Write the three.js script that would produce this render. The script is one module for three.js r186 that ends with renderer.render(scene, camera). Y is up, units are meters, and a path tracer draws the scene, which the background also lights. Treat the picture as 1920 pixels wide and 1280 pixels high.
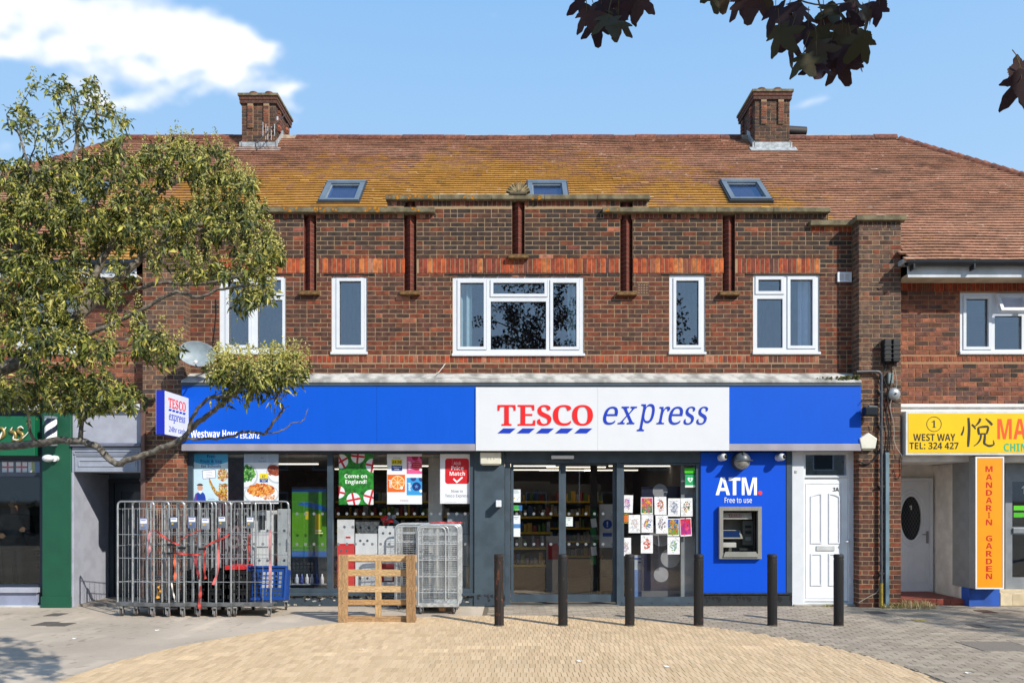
import * as THREE from 'three';
import { mergeGeometries } from 'three/addons/utils/BufferGeometryUtils.js';
import { RoundedBoxGeometry } from 'three/addons/geometries/RoundedBoxGeometry.js';
import { TextGeometry } from 'three/addons/geometries/TextGeometry.js';
import { FontLoader } from 'three/addons/loaders/FontLoader.js';
import { RectAreaLightUniformsLib } from 'three/addons/lights/RectAreaLightUniformsLib.js';
import { MarchingCubes } from 'three/addons/objects/MarchingCubes.js';

// ---------------------------------------------------------------- camera (shift lens, level, 12.5 m from the shop wall)
const F = 1425, HORIZON = 940, EYE = 1.71, CAMZ = 12.5;
const scene = new THREE.Scene();
const camera = new THREE.PerspectiveCamera(2 * Math.atan(HORIZON / F) * 180 / Math.PI, 1920 / (2 * HORIZON), 0.1, 400);
camera.position.set(0, EYE, CAMZ);
camera.lookAt(0, EYE, 0);
camera.setViewOffset(1920, 2 * HORIZON, 0, 0, 1920, 1280);
const renderer = new THREE.WebGLRenderer({ antialias: true });
renderer.toneMapping = THREE.LinearToneMapping;
renderer.toneMappingExposure = 1.12;
renderer.shadowMap.enabled = true;

// measured position on the photograph -> metres on the plane at depth z (z = 0 is the brick wall, +z towards the street)
const X = (px, z = 0) => (px - 960) * (CAMZ - z) / F;
const Y = (py, z = 0) => EYE + (HORIZON - py) * (CAMZ - z) / F;
const groundZ = (py) => CAMZ - F * EYE / (py - HORIZON);
const V = (x, y, z) => new THREE.Vector3(x, y, z);

// ---------------------------------------------------------------- random numbers and noise
let seed = 12345;
const rnd = () => { seed = (seed + 0x6D2B79F5) | 0; let t = Math.imul(seed ^ (seed >>> 15), 1 | seed); t = (t + Math.imul(t ^ (t >>> 7), 61 | t)) ^ t; return ((t ^ (t >>> 14)) >>> 0) / 4294967296; };
const rr = (a, b) => a + (b - a) * rnd();
const pick = (a) => a[Math.floor(rnd() * a.length)];
const clamp = (v, a = 0, b = 1) => Math.min(b, Math.max(a, v));
const smooth = (a, b, v) => { const t = clamp((v - a) / (b - a)); return t * t * (3 - 2 * t); };
const hash2 = (i, j, s) => { let h = Math.imul(i, 374761393) ^ Math.imul(j, 668265263) ^ Math.imul(s, 2147483647 - 61); h = Math.imul(h ^ (h >>> 13), 1274126177); return ((h ^ (h >>> 16)) >>> 0) / 4294967296; };
const noise = (x, y, s = 1, per = 0) => {
  const i = Math.floor(x), j = Math.floor(y); let u = x - i, v = y - j; u = u * u * (3 - 2 * u); v = v * v * (3 - 2 * v);
  const w = per ? (k) => ((k % per) + per) % per : (k) => k;
  const a = hash2(w(i), w(j), s), b = hash2(w(i + 1), w(j), s), c = hash2(w(i), w(j + 1), s), d = hash2(w(i + 1), w(j + 1), s);
  return a + (b - a) * u + (c - a) * v + (a - b - c + d) * u * v;
};
const fbm = (x, y, oct = 4, s = 1, per = 0) => { let a = 0.5, t = 0, n = 0; for (let k = 0; k < oct; k++) { t += a * noise(x, y, s + k * 7, per); n += a; x *= 2; y *= 2; per *= 2; a *= 0.5; } return t / n; };

// ---------------------------------------------------------------- sky and sun
const SKY = 0.86;
{
  const W = 2048, H = 1024, data = new Float32Array(W * H * 4);
  const stops = [[0, [0.54, 0.75, 1.0]], [18, [0.44, 0.69, 1.0]], [34, [0.30, 0.57, 0.96]], [60, [0.13, 0.31, 0.66]], [90, [0.09, 0.23, 0.53]]];
  // cloud banks: azimuth (degrees from straight ahead, to the right) and elevation, the one in view first, others of the same kind round the sky
  const banks = [[-36, 31, 15, 9], [-25, 30.5, 9, 6], [-18, 28.5, 6, 4.6], [-60, 27, 18, 8], [-118, 40, 22, 10], [150, 36, 22, 9], [75, 40, 16, 8]];
  for (let r = 0; r < H; r++) {
    const el = ((r + 0.5) / H - 0.5) * 180, y = Math.sin(el * Math.PI / 180), c = Math.cos(el * Math.PI / 180);
    let k = 0; while (k < stops.length - 2 && el > stops[k + 1][0]) k++;
    const t = clamp((el - stops[k][0]) / (stops[k + 1][0] - stops[k][0])), base = [0, 1, 2].map((i) => stops[k][1][i] + (stops[k + 1][1][i] - stops[k][1][i]) * t);
    for (let q = 0; q < W; q++) {
      const a = ((q + 0.5) / W - 0.5) * 2 * Math.PI, dx = c * Math.cos(a), dz = c * Math.sin(a);
      let cover = 0;
      if (el > 3) {
        const az = Math.atan2(dx, -dz) * 180 / Math.PI;
        let m = 0;
        for (const [ba, be, wa, we] of banks) { let d = az - ba; d -= 360 * Math.round(d / 360); m = Math.max(m, Math.exp(-((d * c / wa) ** 2) - ((el - be) / we) ** 2)); }
        const u = dx / (y + 0.12), v = dz / (y + 0.12);
        const n = fbm(u * 3.6 + 31.9 + v * 1.2, v * 4.2 + 5, 7, 3), w = fbm(u * 1.4 + 40, v * 1.4 + 9, 3, 8), wisp = fbm(u * 5 + v * 4 + 3, v * 11 - u * 6, 6, 21);
        cover = smooth(0.62, 0.86, 0.80 * n + 0.84 * wisp + 0.48 * m - 0.48 + 0.10 * (w - 0.5)) ;
        cover = Math.max(cover, 0.35 * smooth(0.64, 0.80, wisp * 0.7 + w * 0.36) * smooth(0.05, 0.5, m + 0.08));
      }
      const o = (r * W + q) * 4, ground = smooth(-1.5, -0.2, el);
      const cloud = [1.16, 1.18, 1.24];
      for (let i = 0; i < 3; i++) data[o + i] = SKY * (ground * (base[i] * (1 - cover) + cloud[i] * cover) + (1 - ground) * [0.2, 0.19, 0.17][i]);
      data[o + 3] = 1;
    }
  }
  const sky = new THREE.DataTexture(data, W, H, THREE.RGBAFormat, THREE.FloatType);
  sky.mapping = THREE.EquirectangularReflectionMapping; sky.magFilter = THREE.LinearFilter; sky.minFilter = THREE.LinearFilter; sky.needsUpdate = true;
  scene.background = sky; scene.environment = sky;
}
const SUN = V(0.985, 0.985, 0.92).normalize();
const sun = new THREE.DirectionalLight(new THREE.Color(1.0, 0.94, 0.84), 5.0);
sun.position.copy(SUN).multiplyScalar(60); sun.target.position.set(0, 0, 0);
sun.castShadow = true; sun.shadow.mapSize.set(4096, 4096);
Object.assign(sun.shadow.camera, { left: -22, right: 22, top: 22, bottom: -22, near: 1, far: 150 });
scene.add(sun, sun.target);

// ---------------------------------------------------------------- textures
const pat = {};
const N = 512;
const makePattern = (name, fn) => { const a = new Float32Array(N * N); for (let j = 0; j < N; j++) for (let i = 0; i < N; i++) a[j * N + i] = fn(i / N, j / N, i, j); pat[name] = a; };
makePattern('grain', (u, v, i, j) => 0.45 * hash2(i, j, 5) + 0.55 * fbm(u * 32, v * 32, 4, 9, 32));
makePattern('blotch', (u, v, i, j) => 0.7 * smooth(0.25, 0.75, fbm(u * 6, v * 6, 6, 31, 6)) + 0.3 * hash2(i, j, 6));
makePattern('streak', (u, v) => 0.6 * fbm(u * 40, v * 3, 4, 51, 0) + 0.4 * fbm(u * 6, v * 6, 5, 53, 6));
makePattern('wood', (u, v) => { const w = fbm(u * 3, v * 14, 4, 61), k = fbm(u * 2, v * 60, 3, 67); return 0.55 * (0.5 + 0.5 * Math.sin(w * 34)) * 0.7 + 0.45 * k + 0.1; });
makePattern('tarmac', (u, v, i, j) => { const g = 0.5 * hash2(i, j, 15) + 0.5 * fbm(u * 40, v * 40, 3, 19, 40), b = fbm(u * 4, v * 4, 6, 23, 4), spot = smooth(0.80, 0.83, noise(u * 60, v * 60, 27, 60)) * smooth(0.5, 0.6, noise(u * 9, v * 9, 29, 9)), dust = smooth(0.62, 0.75, fbm(u * 8, v * 3, 5, 33)); return clamp(0.42 + 0.28 * (g - 0.5) + 0.75 * (b - 0.5) - 0.4 * spot + 0.22 * dust); });
makePattern('peel', (u, v, i, j) => smooth(0.60, 0.64, fbm(u * 14, v * 14, 5, 71, 14)));
const texCache = {};
// a grey pattern between lo and hi as a colour map (multiplied with the material's colour) or as relief
function tex(name, lo, hi, size = 1, srgb = true) {
  const key = [name, lo, hi, srgb].join();
  if (!texCache[key]) {
    const d = new Uint8Array(N * N * 4), p = pat[name];
    for (let k = 0; k < N * N; k++) { const v = 255 * clamp(lo + (hi - lo) * p[k]); d[4 * k] = d[4 * k + 1] = d[4 * k + 2] = v; d[4 * k + 3] = 255; }
    const t = new THREE.DataTexture(d, N, N, THREE.RGBAFormat); t.wrapS = t.wrapT = THREE.RepeatWrapping; t.magFilter = THREE.LinearFilter; t.minFilter = THREE.LinearMipmapLinearFilter; t.generateMipmaps = true;
    if (srgb) t.colorSpace = THREE.SRGBColorSpace; t.needsUpdate = true; texCache[key] = t;
  }
  const key2 = key + '@' + size;
  if (!texCache[key2]) { const t = texCache[key].clone(); t.repeat.set(1 / size, 1 / size); t.needsUpdate = true; texCache[key2] = t; }
  return texCache[key2];
}
// canvas print (posters, lettering)
function print(w, h, draw) {
  const c = document.createElement('canvas'); c.width = w; c.height = h; const g = c.getContext('2d'); draw(g, w, h);
  const t = new THREE.CanvasTexture(c); t.colorSpace = THREE.SRGBColorSpace; t.anisotropy = 4; return t;
}
function mat(color, o = {}) {
  const { rough = 0.8, metal = 0, p = 'blotch', lo = 0.82, hi = 1.0, size = 0.8, bump = 0, bp = 'grain', bsize = 0.25, ...rest } = o;
  const m = new THREE.MeshStandardMaterial({ color, roughness: rough, metalness: metal, ...rest });
  if (p) m.map = tex(p, lo, hi, size);
  if (bump) { m.bumpMap = tex(bp, 0, 1, bsize, false); m.bumpScale = bump; }
  return m;
}
const glass = (o = {}) => new THREE.MeshPhysicalMaterial({ color: 0xffffff, roughness: 0.0, metalness: 0, transmission: 1, thickness: 0, ior: 1.55, ...o });

// ---------------------------------------------------------------- geometry helpers
const mapUV = (g) => {
  const p = g.attributes.position, n = g.attributes.normal, uv = new Float32Array(p.count * 2);
  for (let i = 0; i < p.count; i++) {
    const ax = Math.abs(n.getX(i)), ay = Math.abs(n.getY(i)), az = Math.abs(n.getZ(i));
    const [u, v] = az >= ax && az >= ay ? [p.getX(i), p.getY(i)] : ay >= ax ? [p.getX(i), p.getZ(i)] : [p.getZ(i), p.getY(i)];
    uv[2 * i] = u; uv[2 * i + 1] = v;
  }
  g.setAttribute('uv', new THREE.BufferAttribute(uv, 2)); return g;
};
const flat = (g) => { const q = g.index ? g.toNonIndexed() : g; for (const k of Object.keys(q.attributes)) if (!['position', 'normal', 'uv', 'color'].includes(k)) q.deleteAttribute(k); return q; };
function bx(x0, x1, y0, y1, z0, z1, r = 0.004) {
  const w = Math.abs(x1 - x0), h = Math.abs(y1 - y0), d = Math.abs(z1 - z0), m = Math.min(w, h, d);
  const g = r > 0 && m > 2.5 * r ? new RoundedBoxGeometry(w, h, d, 1, r) : new THREE.BoxGeometry(w, h, d);
  g.translate((x0 + x1) / 2, (y0 + y1) / 2, (z0 + z1) / 2);
  return flat(mapUV(g));
}
const move = (g, x, y, z) => g.translate(x, y, z);
function rod(a, b, r, seg = 6, r2 = r) {
  const d = b.clone().sub(a), g = new THREE.CylinderGeometry(r2, r, d.length(), seg, 1);
  g.applyQuaternion(new THREE.Quaternion().setFromUnitVectors(V(0, 1, 0), d.clone().normalize())); const m = a.clone().add(b).multiplyScalar(0.5); g.translate(m.x, m.y, m.z);
  return flat(mapUV(g));
}
// pipe through points with rounded corners of radius bend
function pipe(pts, r, bend = 0.05, seg = 8, steps = 0) {
  const path = new THREE.CurvePath(); let last = pts[0];
  for (let i = 1; i < pts.length - 1; i++) {
    const a = pts[i - 1].clone().sub(pts[i]), b = pts[i + 1].clone().sub(pts[i]), k = Math.min(bend, a.length() * 0.49, b.length() * 0.49);
    const p = pts[i].clone().add(a.setLength(k)), q = pts[i].clone().add(b.setLength(k));
    path.add(new THREE.LineCurve3(last, p)); path.add(new THREE.QuadraticBezierCurve3(p, pts[i], q)); last = q;
  }
  path.add(new THREE.LineCurve3(last, pts[pts.length - 1]));
  const t = []; for (const c of path.curves) { const n = c.isLineCurve3 ? 1 : 5; for (let i = 0; i < n; i++) t.push(c.getPoint(i / n)); } t.push(pts[pts.length - 1]);
  return tube(t, t.map(() => r), seg);
}
// tapered tube along points
function tube(pts, rad, seg = 6, col = null) {
  const pos = [], nor = [], uv = [], cl = [], n = pts.length, ring = []; let len = 0;
  let up = V(0.31, 0.17, 0.93);
  for (let i = 0; i < n; i++) {
    const d = pts[Math.min(n - 1, i + 1)].clone().sub(pts[Math.max(0, i - 1)]).normalize();
    let u = up.clone().sub(d.clone().multiplyScalar(up.dot(d))); if (u.lengthSq() < 1e-4) u = V(1, 0, 0).sub(d.clone().multiplyScalar(d.x)); u.normalize(); up = u;
    const w = d.clone().cross(u), row = []; if (i) len += pts[i].distanceTo(pts[i - 1]);
    for (let k = 0; k <= seg; k++) { const a = k / seg * Math.PI * 2, e = u.clone().multiplyScalar(Math.cos(a)).add(w.clone().multiplyScalar(Math.sin(a))); row.push([pts[i].clone().addScaledVector(e, rad[i]), e, k / seg * Math.max(0.05, rad[i] * 6.28), len]); }
    ring.push(row);
  }
  for (let i = 0; i < n - 1; i++) for (let k = 0; k < seg; k++) for (const [a, b] of [[i, k], [i, k + 1], [i + 1, k], [i + 1, k], [i, k + 1], [i + 1, k + 1]]) {
    const [p, e, s, t] = ring[a][b]; pos.push(p.x, p.y, p.z); nor.push(e.x, e.y, e.z); uv.push(s, t); if (col) cl.push(...col);
  }
  const g = new THREE.BufferGeometry(); g.setAttribute('position', new THREE.Float32BufferAttribute(pos, 3)); g.setAttribute('normal', new THREE.Float32BufferAttribute(nor, 3)); g.setAttribute('uv', new THREE.Float32BufferAttribute(uv, 2));
  if (col) g.setAttribute('color', new THREE.Float32BufferAttribute(cl, 3));
  return g;
}
// quads with vertex colours
class Quads {
  constructor() { this.p = []; this.n = []; this.u = []; this.c = []; }
  tri(a, b, c, col, ua, ub, uc, n) { if (!n) n = b.clone().sub(a).cross(c.clone().sub(a)).normalize(); for (const [v, t] of [[a, ua], [b, ub], [c, uc]]) { this.p.push(v.x, v.y, v.z); this.n.push(n.x, n.y, n.z); this.u.push(t[0], t[1]); this.c.push(col.r, col.g, col.b); } }
  quad(a, b, c, d, col, ua, ub, uc, ud) { const n = b.clone().sub(a).cross(d.clone().sub(a)).normalize(); this.tri(a, b, c, col, ua, ub, uc, n); this.tri(a, c, d, col, ua, uc, ud, n); }
  // a chamfered face: centre o, axes U V N, half sizes, depth of the chamfer; jig = unevenness
  block(o, U, Vv, Nn, w, h, ch, dep, col, uv = [0, 0], jig = 0) {
    const P = (x, y, n) => o.clone().addScaledVector(U, x).addScaledVector(Vv, y).addScaledVector(Nn, n), j = () => jig ? (rnd() - 0.5) * jig : 0;
    const a = w / 2, b = h / 2, q = [[-a, -b], [a, -b], [a, b], [-a, b]].map(([x, y]) => [x + j(), y + j()]);
    const inn = q.map(([x, y]) => P(x - Math.sign(x) * ch, y - Math.sign(y) * ch, j() * 0.4)), out = q.map(([x, y]) => P(x, y, -dep)), t = q.map(([x, y]) => [uv[0] + x, uv[1] + y]);
    this.quad(inn[0], inn[1], inn[2], inn[3], col, t[0], t[1], t[2], t[3]);
    for (let k = 0; k < 4; k++) { const m = (k + 1) % 4; this.quad(out[k], out[m], inn[m], inn[k], col, t[k], t[m], t[m], t[k]); }
  }
  build() { const g = new THREE.BufferGeometry(); g.setAttribute('position', new THREE.Float32BufferAttribute(this.p, 3)); g.setAttribute('normal', new THREE.Float32BufferAttribute(this.n, 3)); g.setAttribute('uv', new THREE.Float32BufferAttribute(this.u, 2)); g.setAttribute('color', new THREE.Float32BufferAttribute(this.c, 3)); return g; }
}
// ---------------------------------------------------------------- scene helpers
const used = {};
const numbered = (name) => { const k = used[name] = (used[name] ?? -1) + 1; return k ? `${name}_${String(k).padStart(3, '0')}` : name; };
const merge = (gs) => { gs = (Array.isArray(gs) ? gs : [gs]).map(flat); return gs.length === 1 ? gs[0] : mergeGeometries(gs, false); };
function part(name, geos, m, parent) { const o = new THREE.Mesh(merge(geos), m); o.name = name; o.castShadow = o.receiveShadow = true; parent.add(o); return o; }
function thing(name, label, category, pos = [0, 0, 0], group = null) { const o = new THREE.Group(); o.name = numbered(name); o.position.set(...pos); o.userData = { label, category }; if (group) o.userData.group = group; scene.add(o); return o; }
function single(name, label, category, geos, m, group = null) { const o = part(numbered(name), geos, m, scene); o.userData = { label, category }; if (group) o.userData.group = group; return o; }
function structure(name, geos, m, label) { const o = part(numbered(name), geos, m, scene); o.userData = { kind: 'structure', label }; return o; }
function sub(name, parent, pos = [0, 0, 0]) { const o = new THREE.Group(); o.name = name; o.position.set(...pos); parent.add(o); return o; }
function copyOf(o, label, pos, turn) { const c = o.clone(); c.name = numbered(o.name.replace(/_\d{3}$/, '')); c.userData = { ...o.userData, label }; c.position.set(...pos); if (turn !== undefined) c.rotation.y = turn; scene.add(c); return c; }
const rectShape = (x0, x1, y0, y1) => new THREE.Shape([new THREE.Vector2(x0, y0), new THREE.Vector2(x1, y0), new THREE.Vector2(x1, y1), new THREE.Vector2(x0, y1)]);
const holePath = ([x0, x1, y0, y1]) => new THREE.Path([new THREE.Vector2(x0, y0), new THREE.Vector2(x0, y1), new THREE.Vector2(x1, y1), new THREE.Vector2(x1, y0)]);
function slab(shape, holes, z0, z1) { for (const h of holes) shape.holes.push(holePath(h)); const g = new THREE.ExtrudeGeometry(shape, { depth: z1 - z0, bevelEnabled: false }); g.translate(0, 0, z0); return flat(mapUV(g)); }
// a flat printed sheet (thin box) facing +z, with the print on its front
function sheet(x0, x1, y0, y1, z, t = 0.002) {
  const g = new THREE.BoxGeometry(x1 - x0, y1 - y0, t); g.translate((x0 + x1) / 2, (y0 + y1) / 2, z - t / 2); return flat(g);
}
// ================================================================ the setting: ground, paving
const C = (h) => new THREE.Color(h);
const shade = (c, k) => new THREE.Color(c.r * k, c.g * k, c.b * k);
const UX = V(1, 0, 0), UY = V(0, 1, 0), UZ = V(0, 0, 1);
// emit pieces: the nearest `most` of standard size as meshes of their own, the rest joined
function emitPieces(list, name, restName, parent, palette, mopt, most = 300, from = camera.position) {
  const mats = palette.map((c) => mat(c, mopt)), joined = mat(0xffffff, { ...mopt, vertexColors: true }), shapes = {};
  list.forEach((b) => { b.far = b.hidden ? 1e9 : b.o.distanceTo(from); });
  const order = list.map((b, i) => i).filter((i) => list[i].std && !list[i].hidden).sort((i, j) => list[i].far - list[j].far).slice(0, most);
  const own = new Set(order), q = new Quads();
  list.forEach((b, i) => {
    if (own.has(i)) {
      const key = [b.w.toFixed(3), b.h.toFixed(3), i % 4].join();
      if (!shapes[key]) { const s = new Quads(); s.block(V(0, 0, 0), UX, UY, UZ, b.w, b.h, b.ch, b.dep, C(0xffffff), [hash2(i, 3, 9) * 3, hash2(i, 7, 9) * 3], b.jig); const g = s.build(); g.deleteAttribute('color'); shapes[key] = g; }
      const m = new THREE.Mesh(shapes[key], mats[b.tone]); m.name = name; m.castShadow = m.receiveShadow = true;
      m.matrix.makeBasis(b.U, b.V, b.N).setPosition(b.o); m.matrix.decompose(m.position, m.quaternion, m.scale); parent.add(m);
    } else q.block(b.o, b.U, b.V, b.N, b.w, b.h, b.ch, b.dep, shade(palette[b.tone], rr(0.9, 1.08) * (b.gain ?? 1)), [rnd() * 3, rnd() * 3], b.jig);
  });
  if (q.p.length) { const m = part(restName, q.build(), joined, parent); m.userData.kind = 'stuff'; }
}
const DISC = { x: -0.1, z: 5.3, r: 4.22 };
{
  const far = new THREE.CircleGeometry(220, 64); far.rotateX(-Math.PI / 2); far.translate(0, -0.06, 0);
  structure('ground', flat(mapUV(far)), mat(0x6b6862, { size: 2.3, lo: 0.7 }), 'dull grey ground reaching to the horizon');
  const road = bx(-60, 60, -0.056, -0.05, 17.5, 26, 0); structure('road', road, mat(0x55534f, { p: 'grain', lo: 0.7, size: 1.1 }), 'dark tarmac road behind the camera, seen only mirrored');
  // grey tarmac pavement to the left, cut round the circle of tan blocks
  const s = new THREE.Shape(), a0 = Math.acos((-0.45 - DISC.x) / DISC.r);
  s.moveTo(-24, 1.6); s.lineTo(-0.45, 1.6); s.lineTo(-0.45, -(DISC.z - DISC.r * Math.sin(a0)));
  for (let k = 0; k <= 60; k++) { const a = a0 + (Math.PI * 1.5 - a0) * k / 60; s.lineTo(DISC.x + DISC.r * Math.cos(a), -(DISC.z - DISC.r * Math.sin(a))); }
  s.lineTo(DISC.x, -17); s.lineTo(-24, -17); s.closePath();
  const g = new THREE.ExtrudeGeometry(s, { depth: 0.05, bevelEnabled: false }); g.rotateX(-Math.PI / 2); g.translate(0, -0.05, 0);
  structure('pavement', flat(mapUV(g)), mat(0xd0c1ae, { p: 'tarmac', lo: 0.74, hi: 1.04, size: 4.3, rough: 0.95, bump: 0.004, bsize: 0.35 }), 'smooth pale grey tarmac pavement left of the circle of blocks');
  const bed = bx(-0.45, 14, -0.05, -0.0075, -1.6, 17, 0);
  const block = structure('paving', bed, mat(0x8a7d6a, { p: 'grain', lo: 0.6, size: 0.5 }), 'block paving with a circle of tan blocks set in grey ones');
  const bed2 = bx(DISC.x - DISC.r - 0.02, -0.452, -0.052, -0.0075, DISC.z - DISC.r, 11, 0); part('sand_bed', bed2, mat(0xa8936f, { p: 'grain', lo: 0.6, size: 0.5 }), block);
  const tan = [C(0xe1c59d), C(0xdec199), C(0xe4c8a1), C(0xdabd95), C(0xe3c69f), C(0xdfc29d)], grey = [C(0xada08f), C(0xa79a89), C(0xb2a593), C(0xa09483), C(0xab9e8d), C(0xafa28f)];
  const lt = [], lg = [];
  // pale scuff marks left by wheels across the paving
  const marks = [[220, 1247, 430, 1224, 0.05], [545, 1232, 725, 1214, 0.05], [800, 1220, 1000, 1207, 0.10], [1390, 1215, 1530, 1203, 0.09], [1530, 1200, 1830, 1184, 0.05], [1690, 1172, 1800, 1146, 0.07]].map(([a, b, c, d, w]) => [X(a, groundZ(b)), groundZ(b), X(c, groundZ(d)), groundZ(d), w]);
  const scuff = (x, z) => { let m = 0; for (const [a, b, c, d, w] of marks) { const t = clamp(((x - a) * (c - a) + (z - b) * (d - b)) / ((c - a) ** 2 + (d - b) ** 2)), q = Math.hypot(x - a - (c - a) * t, z - b - (d - b) * t); m = Math.max(m, smooth(w * 1.6, w * 0.4, q)); } return m; };
  // cut a block [x, z, width, depth] along the circle: the part inside it, or outside
  const cutBlock = (x, z, w, h, inside) => {
    let x0 = x - w / 2, x1 = x + w / 2, z0 = z - h / 2, z1 = z + h / 2; const dx = x - DISC.x, dz = z - DISC.z, g = 0.003;
    if (Math.abs(dx) < 0.72 * DISC.r) { const e = DISC.z - Math.sqrt(DISC.r ** 2 - dx * dx); if (dz < 0) { if (inside) z0 = Math.max(z0, e + g); else z1 = Math.min(z1, e - g); } else if (!inside) return null; }
    else { const q = DISC.r ** 2 - dz * dz, e = q > 0 ? Math.sqrt(q) : 0, s = Math.sign(dx); if (inside) { if (s > 0) x1 = Math.min(x1, DISC.x + e - g); else x0 = Math.max(x0, DISC.x - e + g); } else if (s > 0) x0 = Math.max(x0, DISC.x + e + g); else x1 = Math.min(x1, DISC.x - e - g); }
    return x1 - x0 < 0.012 || z1 - z0 < 0.012 ? null : [(x0 + x1) / 2, (z0 + z1) / 2, x1 - x0, z1 - z0];
  };
  for (let r = 0; r < 44; r++) { // tan bricks on edge, their length away from the shop
    const z = DISC.z - DISC.r + 0.1 + r * 0.2, ph = (r & 1) * 0.029 + hash2(r, 1, 1) * 0.02;
    for (let k = 0; k < 146; k++) {
      const x = -4.4 + k * 0.058 + ph, cb = cutBlock(x, z, 0.0555, 0.197, true); if (!cb) continue;
      const Z = CAMZ - z, vis = Z > 0.5 && Math.abs(x) < Z * 0.665 && EYE / Z * F < 338, tilt = V((rnd() - 0.5) * 0.02, 1, (rnd() - 0.5) * 0.012).normalize(), U = V(1, -tilt.x, 0).normalize(), cut = cb[3] > 0.19 && cb[2] > 0.055, s = scuff(x, z) * rr(0.5, 1);
      lt.push({ o: V(cb[0], (rnd() - 0.5) * 0.002, cb[1]), U, V: tilt.clone().cross(U), N: tilt, w: cb[2], h: cb[3], ch: 0.002, dep: 0.005, jig: 0.0012, tone: Math.floor(clamp(noise(x * 1.3, z * 1.3, 5) * 2.4 + rnd() * 3.6, 0, 5.99)), std: cut && s < 0.05, hidden: !vis, gain: (0.93 + 0.13 * fbm(x * 0.8, z * 0.8, 4, 35)) * (1 + 0.22 * s) });
    }
  }
  for (let r = 0; r < 118; r++) {
    const z = -1.5 + r * 0.1 + 0.05, sh = (r % 2) * 0.1 + noise(r * 0.4, 3, 2) * 0.03, wob = (x) => 0.004 * (noise(x * 0.9, z * 1.1, 4) - 0.5);
    for (let k = 0; k < 76; k++) {
      const x = -5 + k * 0.2 + sh, cb = cutBlock(x, z, 0.1945, 0.0945, false);
      if (!cb || x < -0.35) continue;
      if (z < -0.05 && x < 5.9) continue;
      const Z = CAMZ - z, vis = Z > 0.5 && Math.abs(x) < Z * 0.665 && EYE / Z * F < 338;
      const tilt = V((rnd() - 0.5) * 0.012, 1, (rnd() - 0.5) * 0.014).normalize(), U = V(1, -tilt.x, 0).normalize(), Vv = tilt.clone().cross(U);
      lg.push({ o: V(cb[0], (rnd() - 0.5) * 0.0022, cb[1] + wob(x)), U, V: Vv, N: tilt, w: cb[2], h: cb[3], ch: 0.0035, dep: 0.0072, jig: 0.0015, tone: Math.floor(clamp(noise(x * 1.3, z * 1.3, 5) * 2.4 + rnd() * 3.6, 0, 5.99)), std: cb[2] > 0.194 && cb[3] > 0.094, hidden: !vis, gain: (0.90 + 0.2 * fbm(x * 0.9, z * 0.9, 4, 37)) * (1 + 0.16 * scuff(x, z)) });
    }
  }
  const bo = { p: 'grain', lo: 0.84, hi: 1, size: 0.35, rough: 0.93, bump: 0.0015, bsize: 0.12 };
  emitPieces(lt, 'paving_block', 'tan_paving_blocks', block, tan, bo, 200);
  emitPieces(lg, 'paving_block', 'grey_paving_blocks', block, grey, bo, 100);
}

// ================================================================ bricks
const BRICKS = {
  dark: [C(0x4a3730), C(0x533c32), C(0x41342f), C(0x4c3931), C(0x593f33), C(0x65402f), C(0x453731), C(0x7b422b)],
  mid: [C(0x6c4436), C(0x734637), C(0x614136), C(0x7c4632), C(0x684338), C(0x573d34), C(0x834632), C(0x8d4830)],
  red: [C(0xb9512e), C(0xc95f30), C(0xa4462b), C(0xd46f38), C(0x9a4530), C(0xc0562f), C(0x8d4634), C(0xda8046)],
  pale: [C(0xa85f42), C(0x965646), C(0x8a4a3e), C(0xb96f52), C(0xa5583c), C(0x74463c), C(0xc07f64), C(0x96503c)],
  wing: [C(0x8f5742), C(0x9c5d44), C(0x7d4d3f), C(0x7a4f44), C(0xb06c50), C(0x6b4d45), C(0x94583f), C(0xa0624e)],
  pier: [C(0x735a4b), C(0x7d5f50), C(0x665045), C(0x86604d), C(0x6e564c), C(0x905e48), C(0x5c4b44), C(0x7a5a49)],
  chim: [C(0x60463a), C(0x6b4d3e), C(0x503d36), C(0x75503f), C(0x59463d), C(0x7a5341), C(0x4a403b), C(0x684a3c)],
};
const BK = { p: 'blotch', lo: 0.66, hi: 1.0, size: 0.4, rough: 0.92, bump: 0.003, bsize: 0.16 };
const MORTAR = mat(0xb59a78, { p: 'grain', lo: 0.7, hi: 1, size: 0.3, rough: 0.97, bump: 0.002 });
const WINGMORTAR = mat(0xbf946f, { p: 'grain', lo: 0.7, hi: 1, size: 0.3, rough: 0.97, bump: 0.002 });
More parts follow.
